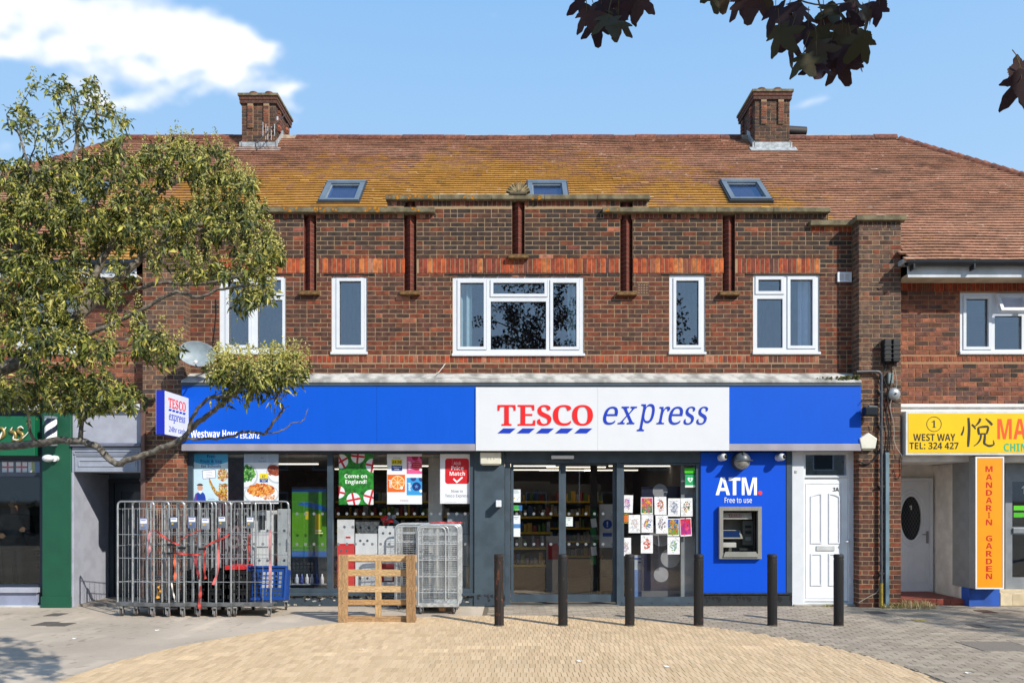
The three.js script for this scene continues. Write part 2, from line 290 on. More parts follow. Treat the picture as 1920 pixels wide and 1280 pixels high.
// running-bond bricks on a face: origin o (u = 0, v = 0), axes U and N, u from u0 to u1, v from v0 to v1; holes [u0,u1,v0,v1]; span(v) narrows a row
function laid(out, { o, U = UX, N: Nn = UZ, u0, u1, v0, v1, holes = [], tones, span = null, headers = 0.12, upright = false, course = 0.075, phase = 0, flemish = false }) {
  const put = (a, b, c, d) => {
    if (b - a < 0.025) return;
    const u = (a + b) / 2, v = (c + d) / 2, w = b - a - 0.009, h = d - c - 0.009, pal = tones(u, v), tone = pal[1] ?? Math.floor(rnd() * 8);
    out.push({ o: o.clone().addScaledVector(U, u).add(V(0, v, 0)).addScaledVector(Nn, (rnd() - 0.5) * 0.003), U, V: UY, N: Nn, w, h, ch: 0.0035, dep: 0.006, jig: 0.004, tone, pal: pal[0], gain: 0.80 + 0.36 * fbm(u * 0.45 + 3, v * 0.8, 4, 57), std: [0.216, 0.1035, 0.066].some((s) => Math.abs(s - w) < 0.001) });
  };
  if (upright) { for (let u = u0; u < u1 - 0.02; u += 0.075) { const e = Math.min(u + 0.075, u1); if (!holes.some((q) => u + 0.037 > q[0] && u + 0.037 < q[1] && (v0 + v1) / 2 > q[2] && (v0 + v1) / 2 < q[3])) put(u, e, v0, v1); } return; }
  const r0 = Math.round(v0 / course);
  for (let r = r0; r * course < v1 - 0.02; r++) {
    const c = r * course, d = c + course, mid = (c + d) / 2, [a, b] = span ? span(mid) : [u0, u1]; if (b <= a) continue;
    let gaps = holes.filter((q) => mid > q[2] && mid < q[3]).map((q) => [q[0], q[1]]).sort((p, q) => p[0] - q[0]), pos = a; const runs = [];
    for (const [p, q] of gaps) { if (p > pos) runs.push([pos, Math.min(p, b)]); pos = Math.max(pos, q); } if (pos < b) runs.push([pos, b]);
    for (const [p, q] of runs) {
      const cuts = []; const st = (r & 1) * 0.1125 + phase;
      if (flemish) { let u = Math.floor((p - st * 1.5) / 0.3375) * 0.3375 + st * 1.5; while (u < q) { cuts.push(u, u + 0.225); u += 0.3375; } }
      else { let u = Math.floor((p - st) / 0.225) * 0.225 + st; while (u < q) { cuts.push(u); if (rnd() < headers) cuts.push(u + 0.1125); u += 0.225; } }
      const cc = [p, ...cuts.filter((u) => u > p + 0.03 && u < q - 0.03), q];
      for (let k = 0; k < cc.length - 1; k++) put(cc[k], cc[k + 1], c, d);
    }
  }
}
// several palettes in one list: one joined mesh, and the nearest as meshes
function layBricks(list, parent, most, restName = 'brickwork') {
  const pals = [...new Set(list.map((b) => b.pal))], palette = []; const off = {};
  for (const p of pals) { off[p] = palette.length; palette.push(...BRICKS[p]); }
  for (const b of list) b.tone += off[b.pal];
  emitPieces(list, 'brick', restName, parent, palette, BK, most, V(0, 3.5, 12.5));
}

// ================================================================ windows
const UPVC = mat(0xd8dce1, { lo: 0.97, size: 0.7, rough: 0.35 });
const PANE = glass({ ior: 2.2, color: 0xf2f7ff });
const SHOPGLASS = glass({ ior: 1.5 });
const grow = ([a, b, c, d], k) => [a - k, b + k, c - k, d + k];
const ring = (o, i, z0, z1) => slab(rectShape(...o), [i], z0, z1);
function windowUnit(parent, px, cells, z = -0.02, frameMat = UPVC) {
  const R = ([x0, x1, y0, y1], zz = z) => [X(x0, zz), X(x1, zz), Y(y1, zz), Y(y0, zz)], o = R(px), w = sub('window', parent);
  const cs = cells.map((c) => ({ pane: R(c.slice(0, 4)), sash: c[4] }));
  part('frame', slab(rectShape(...o), cs.map((c) => grow(c.pane, c.sash ? 0.052 : 0)), z - 0.07, z), frameMat, w);
  part('sill', bx(o[0] - 0.015, o[1] + 0.015, o[2] - 0.035, o[2] + 0.006, z - 0.02, z + 0.05, 0.004), frameMat, w);
  for (const c of cs) {
    if (c.sash) part('sash', ring(grow(c.pane, 0.048), c.pane, z - 0.06, z + 0.014), frameMat, w);
    part('seal', ring(grow(c.pane, -0.0005), grow(c.pane, -0.007), z - 0.036, z - 0.026), mat(0x30343a, { p: null }), w);
    part('pane', bx(c.pane[0] + 0.001, c.pane[1] - 0.001, c.pane[2] + 0.001, c.pane[3] - 0.001, z - 0.044, z - 0.038, 0), PANE, w);
  }
  return o;
}

// ================================================================ the shop building
const BL = -5.30, BR = 5.60, PIERZ = 0.24;
const shop = thing('shop_building', 'two-storey brown brick shop building with stepped parapet and tiled roof', 'building');
const DEEP = -8.3;
const windowsPx = [
  [[412, 536, 516, 661], [[428, 466, 528, 647, 1], [484, 527, 525, 548, 1], [482, 529, 562, 652, 0]]],
  [[622, 688, 516, 661], [[636, 677, 527, 647, 1]]],
  [[849, 1095, 516, 664], [[863, 907, 530, 650, 1], [925, 1021, 530, 551, 1], [920, 1024, 565, 655, 0], [1037, 1081, 530, 650, 1]]],
  [[1255, 1322, 514, 661], [[1268, 1310, 526, 647, 1]]],
  [[1412, 1536, 513, 661], [[1422, 1465, 524, 546, 1], [1420, 1468, 560, 652, 0], [1482, 1524, 524, 648, 1]]],
];
const finsPx = [[581, 398, 547], [769, 374, 547], [972, 374, 479], [1175, 374, 548], [1367, 398, 548]];
const W0 = 2.5, TOP = [Y(422), Y(398), Y(374)], STEP = [[BL, BR], [X(386), X(1554)], [X(726), X(1216)]];
const winHoles = windowsPx.map(([p]) => { const z = -0.02; return [X(p[0], z), X(p[1], z), Y(p[3], z), Y(p[2], z)]; });
const finHoles = finsPx.map(([x, a, b]) => [X(x) - 0.105, X(x) + 0.105, Y(b), Y(a) - 0.012]);
{
  const s = new THREE.Shape(), [a, b, c] = STEP, [t0, t1, t2] = TOP;
  [[a[0], W0], [a[1], W0], [a[1], t0], [b[1], t0], [b[1], t1], [c[1], t1], [c[1], t2], [c[0], t2], [c[0], t1], [b[0], t1], [b[0], t0], [a[0], t0]].forEach(([x, y], k) => k ? s.lineTo(x, y) : s.moveTo(x, y));
  part('wall', slab(s, [...winHoles, ...finHoles], -0.3, -0.0045), MORTAR, shop);
  const band = [X(400), X(1538), Y(512), Y(483)], low = [BL, X(1536), Y(680), Y(666)], list = [];
  const sold = [[STEP[2][0], STEP[2][1], Y(387), TOP[2]], [STEP[1][0], X(812), Y(411.5), TOP[1]], [X(1132), STEP[1][1], Y(411.5), TOP[1]], [X(1521), BR, Y(436), TOP[0]], [BL, X(420), Y(436), TOP[0]]];
  const vents = [[X(1195), X(1217), Y(552), Y(530)]];
  const o = V(0, 0, 0), wallHoles = [...winHoles, ...finHoles, band, low, ...sold, ...vents];
  laid(list, { o, u0: BL, u1: BR, v0: W0, v1: TOP[2], holes: wallHoles, span: (v) => v > TOP[1] ? STEP[2] : v > TOP[0] ? STEP[1] : STEP[0],
    tones: (u, v) => { const up = smooth(Y(530), Y(470), v + (noise(u * 0.7, v, 8) - 0.5) * 0.5), n = rnd(); return n < 0.03 ? ['pale'] : rnd() < up ? ['dark'] : ['mid']; } });
  laid(list, { o, u0: band[0], u1: band[1], v0: band[2], v1: band[3], upright: true, holes: finHoles, tones: (u) => rnd() < 0.1 ? ['pale'] : ['red'] });
  laid(list, { o, u0: low[0], u1: low[1], v0: low[2], v1: low[3], upright: true, holes: [], tones: () => rnd() < 0.55 ? ['pale'] : ['red', Math.floor(rnd() * 3) * 2] });
  sold.forEach((q, k) => laid(list, { o, u0: q[0], u1: q[1], v0: q[2], v1: q[3], upright: true, holes: finHoles, tones: (u) => k === 4 || k === 3 ? ['red'] : u > X(1400) ? (rnd() < 0.8 ? ['chim'] : ['red']) : rnd() < 0.75 ? ['pale'] : ['chim'] }));
  layBricks(list, shop, 300);
  // terracotta air brick
  const ab = sub('air_brick', shop), v = vents[0], hs = [];
  for (let i = 0; i < 4; i++) for (let j = 0; j < 4; j++) hs.push([v[0] + 0.02 + i * 0.043, v[0] + 0.048 + i * 0.043, v[2] + 0.02 + j * 0.043, v[2] + 0.048 + j * 0.043]);
  part('grille', slab(rectShape(...v), hs, -0.05, 0.002), mat(0x6d4a3c, { lo: 0.7 }), ab); part('cavity', bx(v[0], v[1], v[2], v[3], -0.1, -0.052, 0), mat(0x15110f, { p: null }), ab);
  // brick fins standing in slots
  const fm = [0x7a3a2c, 0x703529, 0x84402f, 0x763829].map((c) => mat(c, BK)), prism = (hw, h, d) => { const q = new Quads(), L = [V(-hw, 0, -d), V(-hw, h, -d)], A = [V(0, 0, 0), V(0, h, 0)], R = [V(hw, 0, -d), V(hw, h, -d)], w = C(0xffffff); q.quad(L[0], A[0], A[1], L[1], w, [0, 0], [0.15, 0], [0.15, h], [0, h]); q.quad(A[0], R[0], R[1], A[1], w, [0, 0], [0.15, 0], [0.15, h], [0, h]); q.tri(L[1], A[1], R[1], w, [0, 0], [0.1, 0], [0.1, 0.1]); q.tri(L[0], R[0], A[0], w, [0, 0], [0.1, 0], [0.1, 0.1]); const g = q.build(); g.deleteAttribute('color'); return g; };
  const pb = prism(0.104, 0.065, 0.104);
  finsPx.forEach(([x, pa, pbm], k) => {
    const f = sub('brick_fin', shop, [X(x), Y(pbm), 0]), H = Y(pa) - Y(pbm) - 0.012;
    part('mortar_core', prism(0.1, H, 0.1).translate(0, 0, -0.005), mat(0x9a7a62, { p: 'grain', lo: 0.7, size: 0.3 }), f); part('slot_lining', [bx(-0.105, -0.1035, 0, H, -0.105, -0.004, 0), bx(0.1035, 0.105, 0, H, -0.105, -0.004, 0)], fm[1], f); part('slot_back', bx(-0.105, 0.105, 0, H, -0.3, -0.106, 0), MORTAR, f);
    for (let y = 0.004; y < H - 0.07; y += 0.075) { const m = new THREE.Mesh(pb, pick(fm)); m.name = 'brick'; m.position.set(0, y, (rnd() - 0.5) * 0.004); f.add(m); }
    part('tile_sill', bx(-0.165, 0.165, -0.062, -0.002, -0.02, 0.085, 0.004), mat(0x8d6a3c, { lo: 0.55, p: 'blotch', size: 0.2 }), f);
  });
  // stone copings
  const ST = mat(0x8b8064, { p: 'blotch', lo: 0.66, size: 0.6, rough: 0.95, bump: 0.006 }), lich = mat(0xc7872c, { p: 'blotch', lo: 0.6, size: 0.15, rough: 1, bump: 0.004 });
  const cop = (x0, x1, y0, y1, front = 0.075) => { const n = Math.max(1, Math.round((x1 - x0) / 0.92)); for (let k = 0; k < n; k++) { const a = x0 + (x1 - x0) * k / n, b = x0 + (x1 - x0) * (k + 1) / n; part('coping_stone', bx(a + 0.002, b - 0.002, y0 + 0.002 + (rnd() - 0.5) * 0.006, y1 + (rnd() - 0.5) * 0.008, -0.33, front, 0.008), ST, shop); } };
  cop(X(722, 0.07), X(1220, 0.07), Y(373.5, 0.07), Y(364.5, 0.07)); cop(X(378, 0.08), X(815, 0.08), Y(398, 0.08), Y(388, 0.08), 0.09); cop(X(1130, 0.08), X(1558, 0.08), Y(398, 0.08), Y(388, 0.08), 0.09);
  cop(X(1520, 0.07), BR + 0.02, Y(422, 0.07), Y(412.5, 0.07)); cop(BL - 0.02, X(424, 0.07), Y(422, 0.07), Y(412.5, 0.07));
  // lichen patches grown on the copings
  const lq = []; for (const [px, py, n] of [[775, 369, 7], [800, 369, 6], [880, 369, 4], [1010, 371, 5], [545, 393, 6], [620, 393, 7], [700, 393, 9], [785, 393, 5], [1150, 393, 3], [1480, 393, 2], [600, 393, 5], [740, 369, 5]]) for (let k = 0; k < n; k++) { const g = new THREE.CircleGeometry(rr(0.012, 0.035), 7); const p = g.attributes.position; for (let i = 1; i < p.count; i++) p.setXY(i, p.getX(i) * rr(0.6, 1.3), p.getY(i) * rr(0.5, 1)); const z = py < 380 ? 0.075 : 0.09; g.translate(X(px + rr(-14, 14), z), Y(py + rr(-3, 3), z), z + 0.0015 + rnd() * 0.002); lq.push(flat(mapUV(g))); }
  const lm = part('lichen', lq, lich, shop); lm.userData.kind = 'stuff';
  // steel lintel edges over the windows
  windowsPx.forEach(([p]) => part('lintel', bx(X(p[0] - 14), X(p[1] + 12), Y(515), Y(512.6), -0.05, 0.012, 0.002), mat(0x4a4038, { lo: 0.5 }), shop));
  windowsPx.forEach(([p, c]) => windowUnit(shop, p, c));
  // rooms behind the upper windows
  const rm = mat(0x8a857c, { lo: 0.85 }), yb = 3.95, yt = 6.2;
  part('upstairs_room', [bx(BL, BR, yb - 0.1, yb, -4.5, -0.31, 0), bx(BL, BR, yt, yt + 0.1, -3.5, -0.31, 0), bx(BL, BR, yb, yt, -4.6, -4.5, 0), bx(BL - 0.1, BL, yb, yt, -4.5, -0.31, 0), bx(BR, BR + 0.1, yb, yt, -4.5, -0.31, 0), ...[-3.1, -1.8, 1.9, 3.2].map((x) => bx(x, x + 0.08, yb, yt, -4.49, -0.31, 0))], rm, shop);
  // curtains: folded cloth
  const curtain = (x0, x1, y0, y1, z) => { const g = new THREE.PlaneGeometry(x1 - x0, y1 - y0, 40, 1), p = g.attributes.position; for (let i = 0; i < p.count; i++) p.setZ(i, 0.03 * Math.sin((p.getX(i)) * 62) + 0.01 * Math.sin(p.getX(i) * 23)); g.computeVertexNormals(); g.translate((x0 + x1) / 2, (y0 + y1) / 2, z); return flat(mapUV(g)); };
  const cloth = mat(0xa9bdb0, { lo: 0.9, side: THREE.DoubleSide });
  part('curtain', curtain(X(858), X(884), Y(657), Y(522), -0.2), cloth, shop); part('curtain', curtain(X(1066), X(1088), Y(657), Y(522), -0.2), cloth, shop);
  part('curtain', curtain(X(1506), X(1532), Y(657), Y(518), -0.2), mat(0xc9d0d4, { lo: 0.9, side: THREE.DoubleSide }), shop);
  // piers
  for (const [x0, x1] of [[-5.97, BL], [BR, 6.285]]) {
    const top = Y(415, PIERZ), list2 = [], w = x1 - x0, pier = sub('pier', shop);
    part('core', bx(x0 + 0.0045, x1 - 0.0045, 0, top, -0.3, PIERZ - 0.0045, 0), MORTAR, pier);
    laid(list2, { o: V(x0, 0, PIERZ), u0: 0, u1: w, v0: 0, v1: top - 0.11, flemish: true, tones: (u, v) => v < 2.4 ? (x0 < 0 ? (rnd() < 0.6 ? ['wing'] : ['mid']) : ['mid']) : rnd() < 0.85 ? ['pier'] : ['mid'] });
    laid(list2, { o: V(x0, 0, PIERZ), u0: 0, u1: w, v0: top - 0.11, v1: top, upright: true, tones: () => ['chim'] });
    for (const [xx, U, Nn] of [[x0, UZ, V(-1, 0, 0)], [x1, V(0, 0, -1), UX]]) laid(list2, { o: V(xx, 0, U.z > 0 ? 0 : PIERZ), U, N: Nn, u0: U.z > 0 ? -0.28 : 0, u1: U.z > 0 ? PIERZ : PIERZ + 0.28, v0: 0, v1: top, tones: (u, v) => v < 2.4 ? ['mid'] : ['pier'] });
    layBricks(list2, pier, 150);
    part('cap_stone', bx(x0 - 0.06, x1 + 0.06, top + 0.002, top + 0.085, -0.36, PIERZ + 0.06, 0.008), ST, pier);
  }
  // fan ornament on the top coping: tile slips set in a half circle
  const fan = sub('tile_fan', shop, [X(972), Y(364.5, 0.02), -0.02]), fmats = [mat(0x9c8c66, { lo: 0.6, size: 0.1 }), mat(0x857452, { lo: 0.6, size: 0.1 }), mat(0xb09a70, { lo: 0.6, size: 0.1 })];
  for (let k = 0; k < 11; k++) { const a = (k - 5) / 5 * 1.22, g = bx(-0.014, 0.014, 0.03, 0.205 + rr(-0.015, 0.01), -0.05, 0.05, 0.003); g.rotateZ(-a); part('tile_slip', g, fmats[k % 3], fan); }
  part('ledge', bx(-0.14, 0.14, -0.02, 0.012, -0.07, 0.115, 0.003), mat(0x5d533f, { lo: 0.6 }), fan);
  // white plastic vent in the shade of the pier
  const vt = sub('wall_vent', shop, [X(1583), Y(520), 0]);
  part('vent_frame', ring([-0.115, 0.115, -0.08, 0.08], [-0.085, 0.085, -0.055, 0.055], 0.001, 0.03), UPVC, vt);
  for (let k = 0; k < 6; k++) { const g = bx(-0.085, 0.085, -0.011, 0.011, -0.002, 0.003, 0); g.rotateX(0.6); part('louvre', move(g, 0, -0.045 + k * 0.018, 0.014), UPVC, vt); }
  part('mullion', bx(-0.007, 0.007, -0.055, 0.055, 0.004, 0.026, 0), UPVC, vt);
}

// ================================================================ roof
const TAN = 0.922, ANG = Math.atan(TAN), EAVE = { z: 0.5, y: 5.5 }, RIDGE = { z: -3.9, y: 5.5 + 4.4 * TAN }, HIPX = 8.29;
const roofY = (z) => EAVE.y + (EAVE.z - z) * TAN;
const wingR = thing('takeaway_building', 'brick building wing with takeaway shop right of the brick pier', 'building');
const wingL = thing('barber_building', 'brick building wing with green barber shop behind the leafy tree', 'building');
{
  const W = 2048, H = 1024, L = 4.4 / Math.cos(ANG), base = new Uint8Array(W * H * 4);
  // lichen and weathering that grow on the tiles, laid out on the roof itself (x from -12.7 to 12.7, up the slope)
  for (let j = 0; j < H; j++) for (let i = 0; i < W; i++) {
    const x = -12.7 + 25.4 * i / W, s = L * j / H, up = s / L;
    const place = Math.exp(-(((x + 0.6) / 4.8) ** 2)) * smooth(1.1, 0.42, up) + 0.42 * Math.exp(-(((x - 4.2) / 1.8) ** 2)) * smooth(0.75, 0.2, up) + 0.30 * Math.exp(-(((x + 5.5) / 2.5) ** 2)) * smooth(0.95, 0.3, up) + 0.22 * Math.exp(-(((x - 10) / 1.2) ** 2)) * smooth(0.95, 0.5, up) + 0.04;
    const n = 0.55 * fbm(x * 1.3, s * 2.1, 5, 77) + 0.45 * fbm(x * 9, s * 22, 4, 83), row = hash2(i >> 1, j >> 1, 3);
    const yl = (0.45 * smooth(0.50, 0.82, n * 0.75 + place * 0.52) + 0.75 * smooth(0.60, 0.68, 0.35 * n + 0.45 * fbm(x * 6, s * 8, 3, 87) + place * 0.42)) * (0.75 + 0.5 * row);
    const wh = smooth(0.62, 0.70, fbm(x * 12, s * 14, 3, 91) * 0.8 + 0.62 * Math.exp(-(((x + 0.85) / 0.30) ** 2) - (((s - 2.1) / 0.34) ** 2)) + 0.32 * Math.exp(-(((x + 0.3) / 1.2) ** 2) - (((s - 2.5) / 0.3) ** 2)));
    const dk = smooth(0.45, 0.8, fbm(x * 2.5, s * 7, 5, 95));
    let c = [188 - 34 * dk, 144 - 26 * dk, 117 - 22 * dk].map((v) => v * (0.86 + 0.22 * row));
    c = c.map((v, k) => v + ([196, 152, 70][k] - v) * clamp(yl * 0.85)); c = c.map((v, k) => v + ([226, 214, 205][k] - v) * wh * 0.85);
    const q = (j * W + i) * 4; base[q] = clamp(c[0], 0, 255); base[q + 1] = clamp(c[1], 0, 255); base[q + 2] = clamp(c[2], 0, 255); base[q + 3] = 255;
  }
  const rt = new THREE.DataTexture(base, W, H, THREE.RGBAFormat); rt.colorSpace = THREE.SRGBColorSpace; rt.magFilter = THREE.LinearFilter; rt.needsUpdate = true;
  const RM = new THREE.MeshStandardMaterial({ map: rt, roughness: 0.95, vertexColors: true, bumpMap: null }), RM1 = [0.72, 0.78, 0.84, 0.9].map((k) => new THREE.MeshStandardMaterial({ map: rt, roughness: 0.95, color: new THREE.Color(k, k * 0.95, k * 0.93) }));
  const Us = V(0, Math.sin(ANG), -Math.cos(ANG)), Nr = V(0, Math.cos(ANG), Math.sin(ANG)), P = (x, s, n) => V(x, EAVE.y, EAVE.z).addScaledVector(Us, s).addScaledVector(Nr, n);
  const gauge = 0.112, rows = Math.floor(L / gauge), tw = 0.168;
  const skyl = [[598, 673, 614, 684, 388.5, 346], [1372, 1446, 1352, 1428, 388.5, 344], [988, 1064, 991, 1061, 372, 346], [100, 178, 122, 196, 396, 350]];
  const sOf = (py) => { const k = (HORIZON - py) / F; const Z = (EAVE.y - EYE - TAN * (CAMZ - EAVE.z)) / (k - TAN); return [(Z - (CAMZ - EAVE.z)) / Math.cos(ANG), Z]; };
  const lights = skyl.map(([a, b, c, d, y0, y1]) => { const [s0, Z0] = sOf(y0), [s1, Z1] = sOf(y1); const x0 = ((a - 960) * Z0 + (c - 960) * Z1) / 2 / F, x1 = ((b - 960) * Z0 + (d - 960) * Z1) / 2 / F; return [x0, x1, s1 - 0.95, s1]; });
  for (const [bld, x0, x1, own, tag] of [[shop, -6.0, 6.3, 0, 'shop'], [wingR, 6.3, 12.6, 1, 'r'], [wingL, -12.6, -6.0, 0, 'l']]) {
    const roof = sub('roof', bld), q = new Quads(); let ownN = 0; 
    for (let r = 0; r < rows; r++) {
      const s0 = r * gauge, hip = Math.max(0, s0 * Math.cos(ANG)), xa = Math.max(x0, -(12.69 - hip)), xb = Math.min(x1, 12.69 - hip);
      if (tag === 'shop' && EAVE.z - s0 * Math.cos(ANG) > -0.4) continue;
      const off = (r & 1) * tw / 2;
      for (let k = Math.floor((xa - off) / tw); k * tw + off < xb; k++) {
        const x = k * tw + off + tw / 2; if (x < xa - 0.02 || x > xb + 0.02) continue;
        if (lights.some((l) => x > l[0] + 0.02 && x < l[1] - 0.02 && s0 + 0.05 > l[2] && s0 < l[3] - 0.03)) continue;
        const sag = 0.045 * (noise(x * 0.35, s0 * 0.5, 41) - 0.5) + 0.012 * (noise(x * 1.3, s0 * 2, 43) - 0.5), ds = 0.03 * (noise(x * 0.7, r * 0.27, 45) - 0.5) + (rnd() - 0.5) * 0.003 + (rnd() < 0.012 ? -0.03 : 0);
        const lift = 0.030 + rnd() * 0.004, roll = (rnd() - 0.5) * 0.003, e = tw / 2 - 0.0015, g = shade(C(0xffffff), 1), tone = (0.76 + 0.12 * rnd()) * (rnd() < 0.04 ? 0.78 : 1);
        g.setRGB(tone, tone * 0.95, tone * 0.93);
        const uv = (xx, ss) => [(xx + 12.7) / 25.4, clamp(ss / L)];
        const A = [x - e, s0 + ds, sag + lift + roll], B = [x + e, s0 + ds, sag + lift - roll], Cc = [x + e, s0 + gauge + 0.012, sag + 0.003], D = [x - e, s0 + gauge + 0.012, sag + 0.003];
        const p = (a) => P(a[0], a[1], a[2]), u = (a) => uv(a[0], a[1]);
        const solo = own && r < 10 && ownN < 300 && x < 9.4, Q = solo ? new Quads() : q;
        const lowA = [A[0], A[1], sag - 0.004], lowB = [B[0], B[1], sag - 0.004];
        Q.quad(p(A), p(B), p(Cc), p(D), g, u(A), u(B), u(Cc), u(D)); Q.quad(p(lowA), p(lowB), p(B), p(A), g, u(A), u(B), u(B), u(A));
        Q.quad(p([A[0], A[1], sag - 0.004]), p(A), p(D), p([D[0], D[1], sag - 0.01]), g, u(A), u(A), u(D), u(D)); Q.quad(p(B), p(lowB), p([Cc[0], Cc[1], sag - 0.01]), p(Cc), g, u(B), u(B), u(Cc), u(Cc));
        if (solo) { ownN++; const gg = Q.build(); gg.deleteAttribute('color'); part('tile', gg, RM1[Math.floor(rnd() * 4)], roof); }
      }
    }
    const t = part('tiles', q.build(), RM, roof); t.userData.kind = 'stuff';
    // boarding under the tiles, and the unseen back slope
    const deck = new Quads(), w = C(0x3a2c26), zf = tag === 'shop' ? -0.35 : EAVE.z - 0.02, sf = (EAVE.z - zf) / Math.cos(ANG), h0 = (s) => Math.max(0, s * Math.cos(ANG));
    const cx = (x, s) => clamp(x, -(12.6 - h0(s)), 12.6 - h0(s)), dp = (x, s) => P(cx(x, s), s, -0.035), z2 = [0, 0];
    deck.quad(dp(x0, sf), dp(x1, sf), dp(x1, L), dp(x0, L), w, z2, z2, z2, z2);
    const back = (x, s) => { const v = dp(x, s); v.z = 2 * RIDGE.z - v.z; return v; };
    deck.quad(back(x1, 0), back(x0, 0), back(x0, L), back(x1, L), w, z2, z2, z2, z2);
    if (tag !== 'shop') { const sg = tag === 'r' ? 1 : -1, e = 12.6 * sg, a = V(e, EAVE.y - 0.02, EAVE.z), b = V(e, EAVE.y - 0.02, 2 * RIDGE.z - EAVE.z), c = V(HIPX * sg, RIDGE.y - 0.03, RIDGE.z); deck.tri(...(sg > 0 ? [a, b, c] : [b, a, c]), w, z2, z2, z2); }
    part('roof_boarding', deck.build(), mat(0x5e4438, { p: null, side: THREE.DoubleSide }), roof);
    // ridge tiles, bedded in mortar
    const rx0 = Math.max(x0, -HIPX), rx1 = Math.min(x1, HIPX), n = Math.round((rx1 - rx0) / 0.45);
    for (let k = 0; k < n; k++) {
      const a = rx0 + (rx1 - rx0) * (k + 0.5) / n; if ([[-5.66, -4.94], [5.08, 5.82]].some(([p, q2]) => a > p - 0.1 && a < q2 + 0.1)) continue;
      const len = (rx1 - rx0) / n, s = new THREE.Shape(); s.absarc(0, 0, 0.115, -0.1, Math.PI + 0.1); s.absarc(0, 0, 0.098, Math.PI + 0.1, -0.1, true);
      const g = new THREE.ExtrudeGeometry(s, { depth: len - 0.012, bevelEnabled: false, curveSegments: 8 }); g.rotateY(Math.PI / 2); g.translate(a - len / 2, RIDGE.y - 0.062 + 0.02 * (noise(a * 0.6, 0, 47) - 0.5) + 0.01 * rnd(), RIDGE.z);
      part('ridge_tile', flat(mapUV(g)), mat([0x8a4c38, 0x9a5a40, 0x7d4a3c][k % 3], { lo: 0.6, size: 0.3 }), roof);
    }
    part('ridge_mortar', bx(rx0, rx1, RIDGE.y - 0.12, RIDGE.y + 0.028, RIDGE.z - 0.085, RIDGE.z + 0.085, 0.01), mat(0xc9b8a2, { lo: 0.6 }), roof);
    // bonnet tiles down the hip
    if (tag !== 'shop') {
      const sg = tag === 'r' ? 1 : -1;
      for (let k = 0; k < 40; k++) {
        const t = 0.06 + k * 0.11, a = V(sg * (HIPX + t), RIDGE.y - t * TAN, RIDGE.z + t), dir = V(sg, -TAN, 1).normalize(), rest = V(0, 1, 0).sub(dir.clone().multiplyScalar(dir.y)).normalize(), side = rest.clone().cross(dir);
        const s = new THREE.Shape(); s.absarc(0, 0, 0.12, 0.15, Math.PI - 0.15); s.absarc(0, -0.012, 0.12, Math.PI - 0.15, 0.15, true);
        const g = new THREE.ExtrudeGeometry(s, { depth: 0.2, bevelEnabled: false, curveSegments: 6 }); const M = new THREE.Matrix4().makeBasis(side, rest, dir).setPosition(a.addScaledVector(rest, -0.055)); g.rotateX(0.09); g.applyMatrix4(M);
        part('bonnet_tile', flat(mapUV(g)), mat([0x8f5139, 0x9d5f44, 0x7c4a38][k % 3], { lo: 0.6, size: 0.3, side: THREE.DoubleSide }), roof);
      }
    }
  }
  // roof windows
  const ALU = mat(0x76848f, { lo: 0.9, rough: 0.45, metal: 0.25 }), DKALU = mat(0x3b4148, { lo: 0.8, rough: 0.5 });
  for (const [a, b, s0, s1] of lights) {
    const k = sub('roof_window', a < -6 ? wingL : shop), o = P((a + b) / 2, s0, 0.02), M = new THREE.Matrix4().makeBasis(UX, Us, Nr).setPosition(o), w = (b - a) / 2, h = s1 - s0, add = (n, g, m) => part(n, g.applyMatrix4(M), m, k);
    add('flashing', ring([-w - 0.025, w + 0.025, -0.05, h + 0.03], [-w + 0.03, w - 0.03, 0.03, h - 0.05], -0.04, 0.045), DKALU);
    add('frame', ring([-w + 0.0, w - 0.0, 0, h - 0.06], [-w + 0.085, w - 0.085, 0.07, h - 0.14], -0.06, 0.065), ALU);
    add('top_cover', bx(-w + 0.0, w - 0.0, h - 0.085, h, 0.03, 0.075, 0.006), ALU);
    add('sash', ring([-w + 0.083, w - 0.083, 0.068, h - 0.138], [-w + 0.105, w - 0.105, 0.09, h - 0.165], -0.05, 0.03), mat(0x7d8891, { lo: 0.9 }));
    add('pane', bx(-w + 0.1, w - 0.1, 0.09, h - 0.17, 0.012, 0.018, 0), glass({ ior: 2.1, color: 0xdfeaff }));
    add('blind', bx(-w + 0.1, w - 0.1, 0.1, h - 0.32, -0.1, -0.09, 0), mat(0x2f4a86, { lo: 0.9 }));
    add('blind_rail', bx(-w + 0.1, w - 0.1, h - 0.32, h - 0.27, -0.1, -0.08, 0), mat(0xc5ccd0, { lo: 0.9 }));
    add('lining', ring([-w + 0.02, w - 0.02, 0.02, h - 0.08], [-w + 0.1, w - 0.1, 0.09, h - 0.17], -0.2, -0.061), mat(0xd8d8d4, { p: null }));
    add('lining_back', bx(-w + 0.02, w - 0.02, 0.02, h - 0.08, -0.21, -0.2, 0), mat(0x5b6066, { p: null }));
  }
  // chimneys
  const cap = mat(0x8a7f62, { lo: 0.6, size: 0.4 }), lead = mat(0xb9bfc2, { lo: 0.7, size: 0.4, rough: 0.6, metal: 0.1 }), pot = mat(0x8d4a36, { lo: 0.6, size: 0.2, rough: 0.9 });
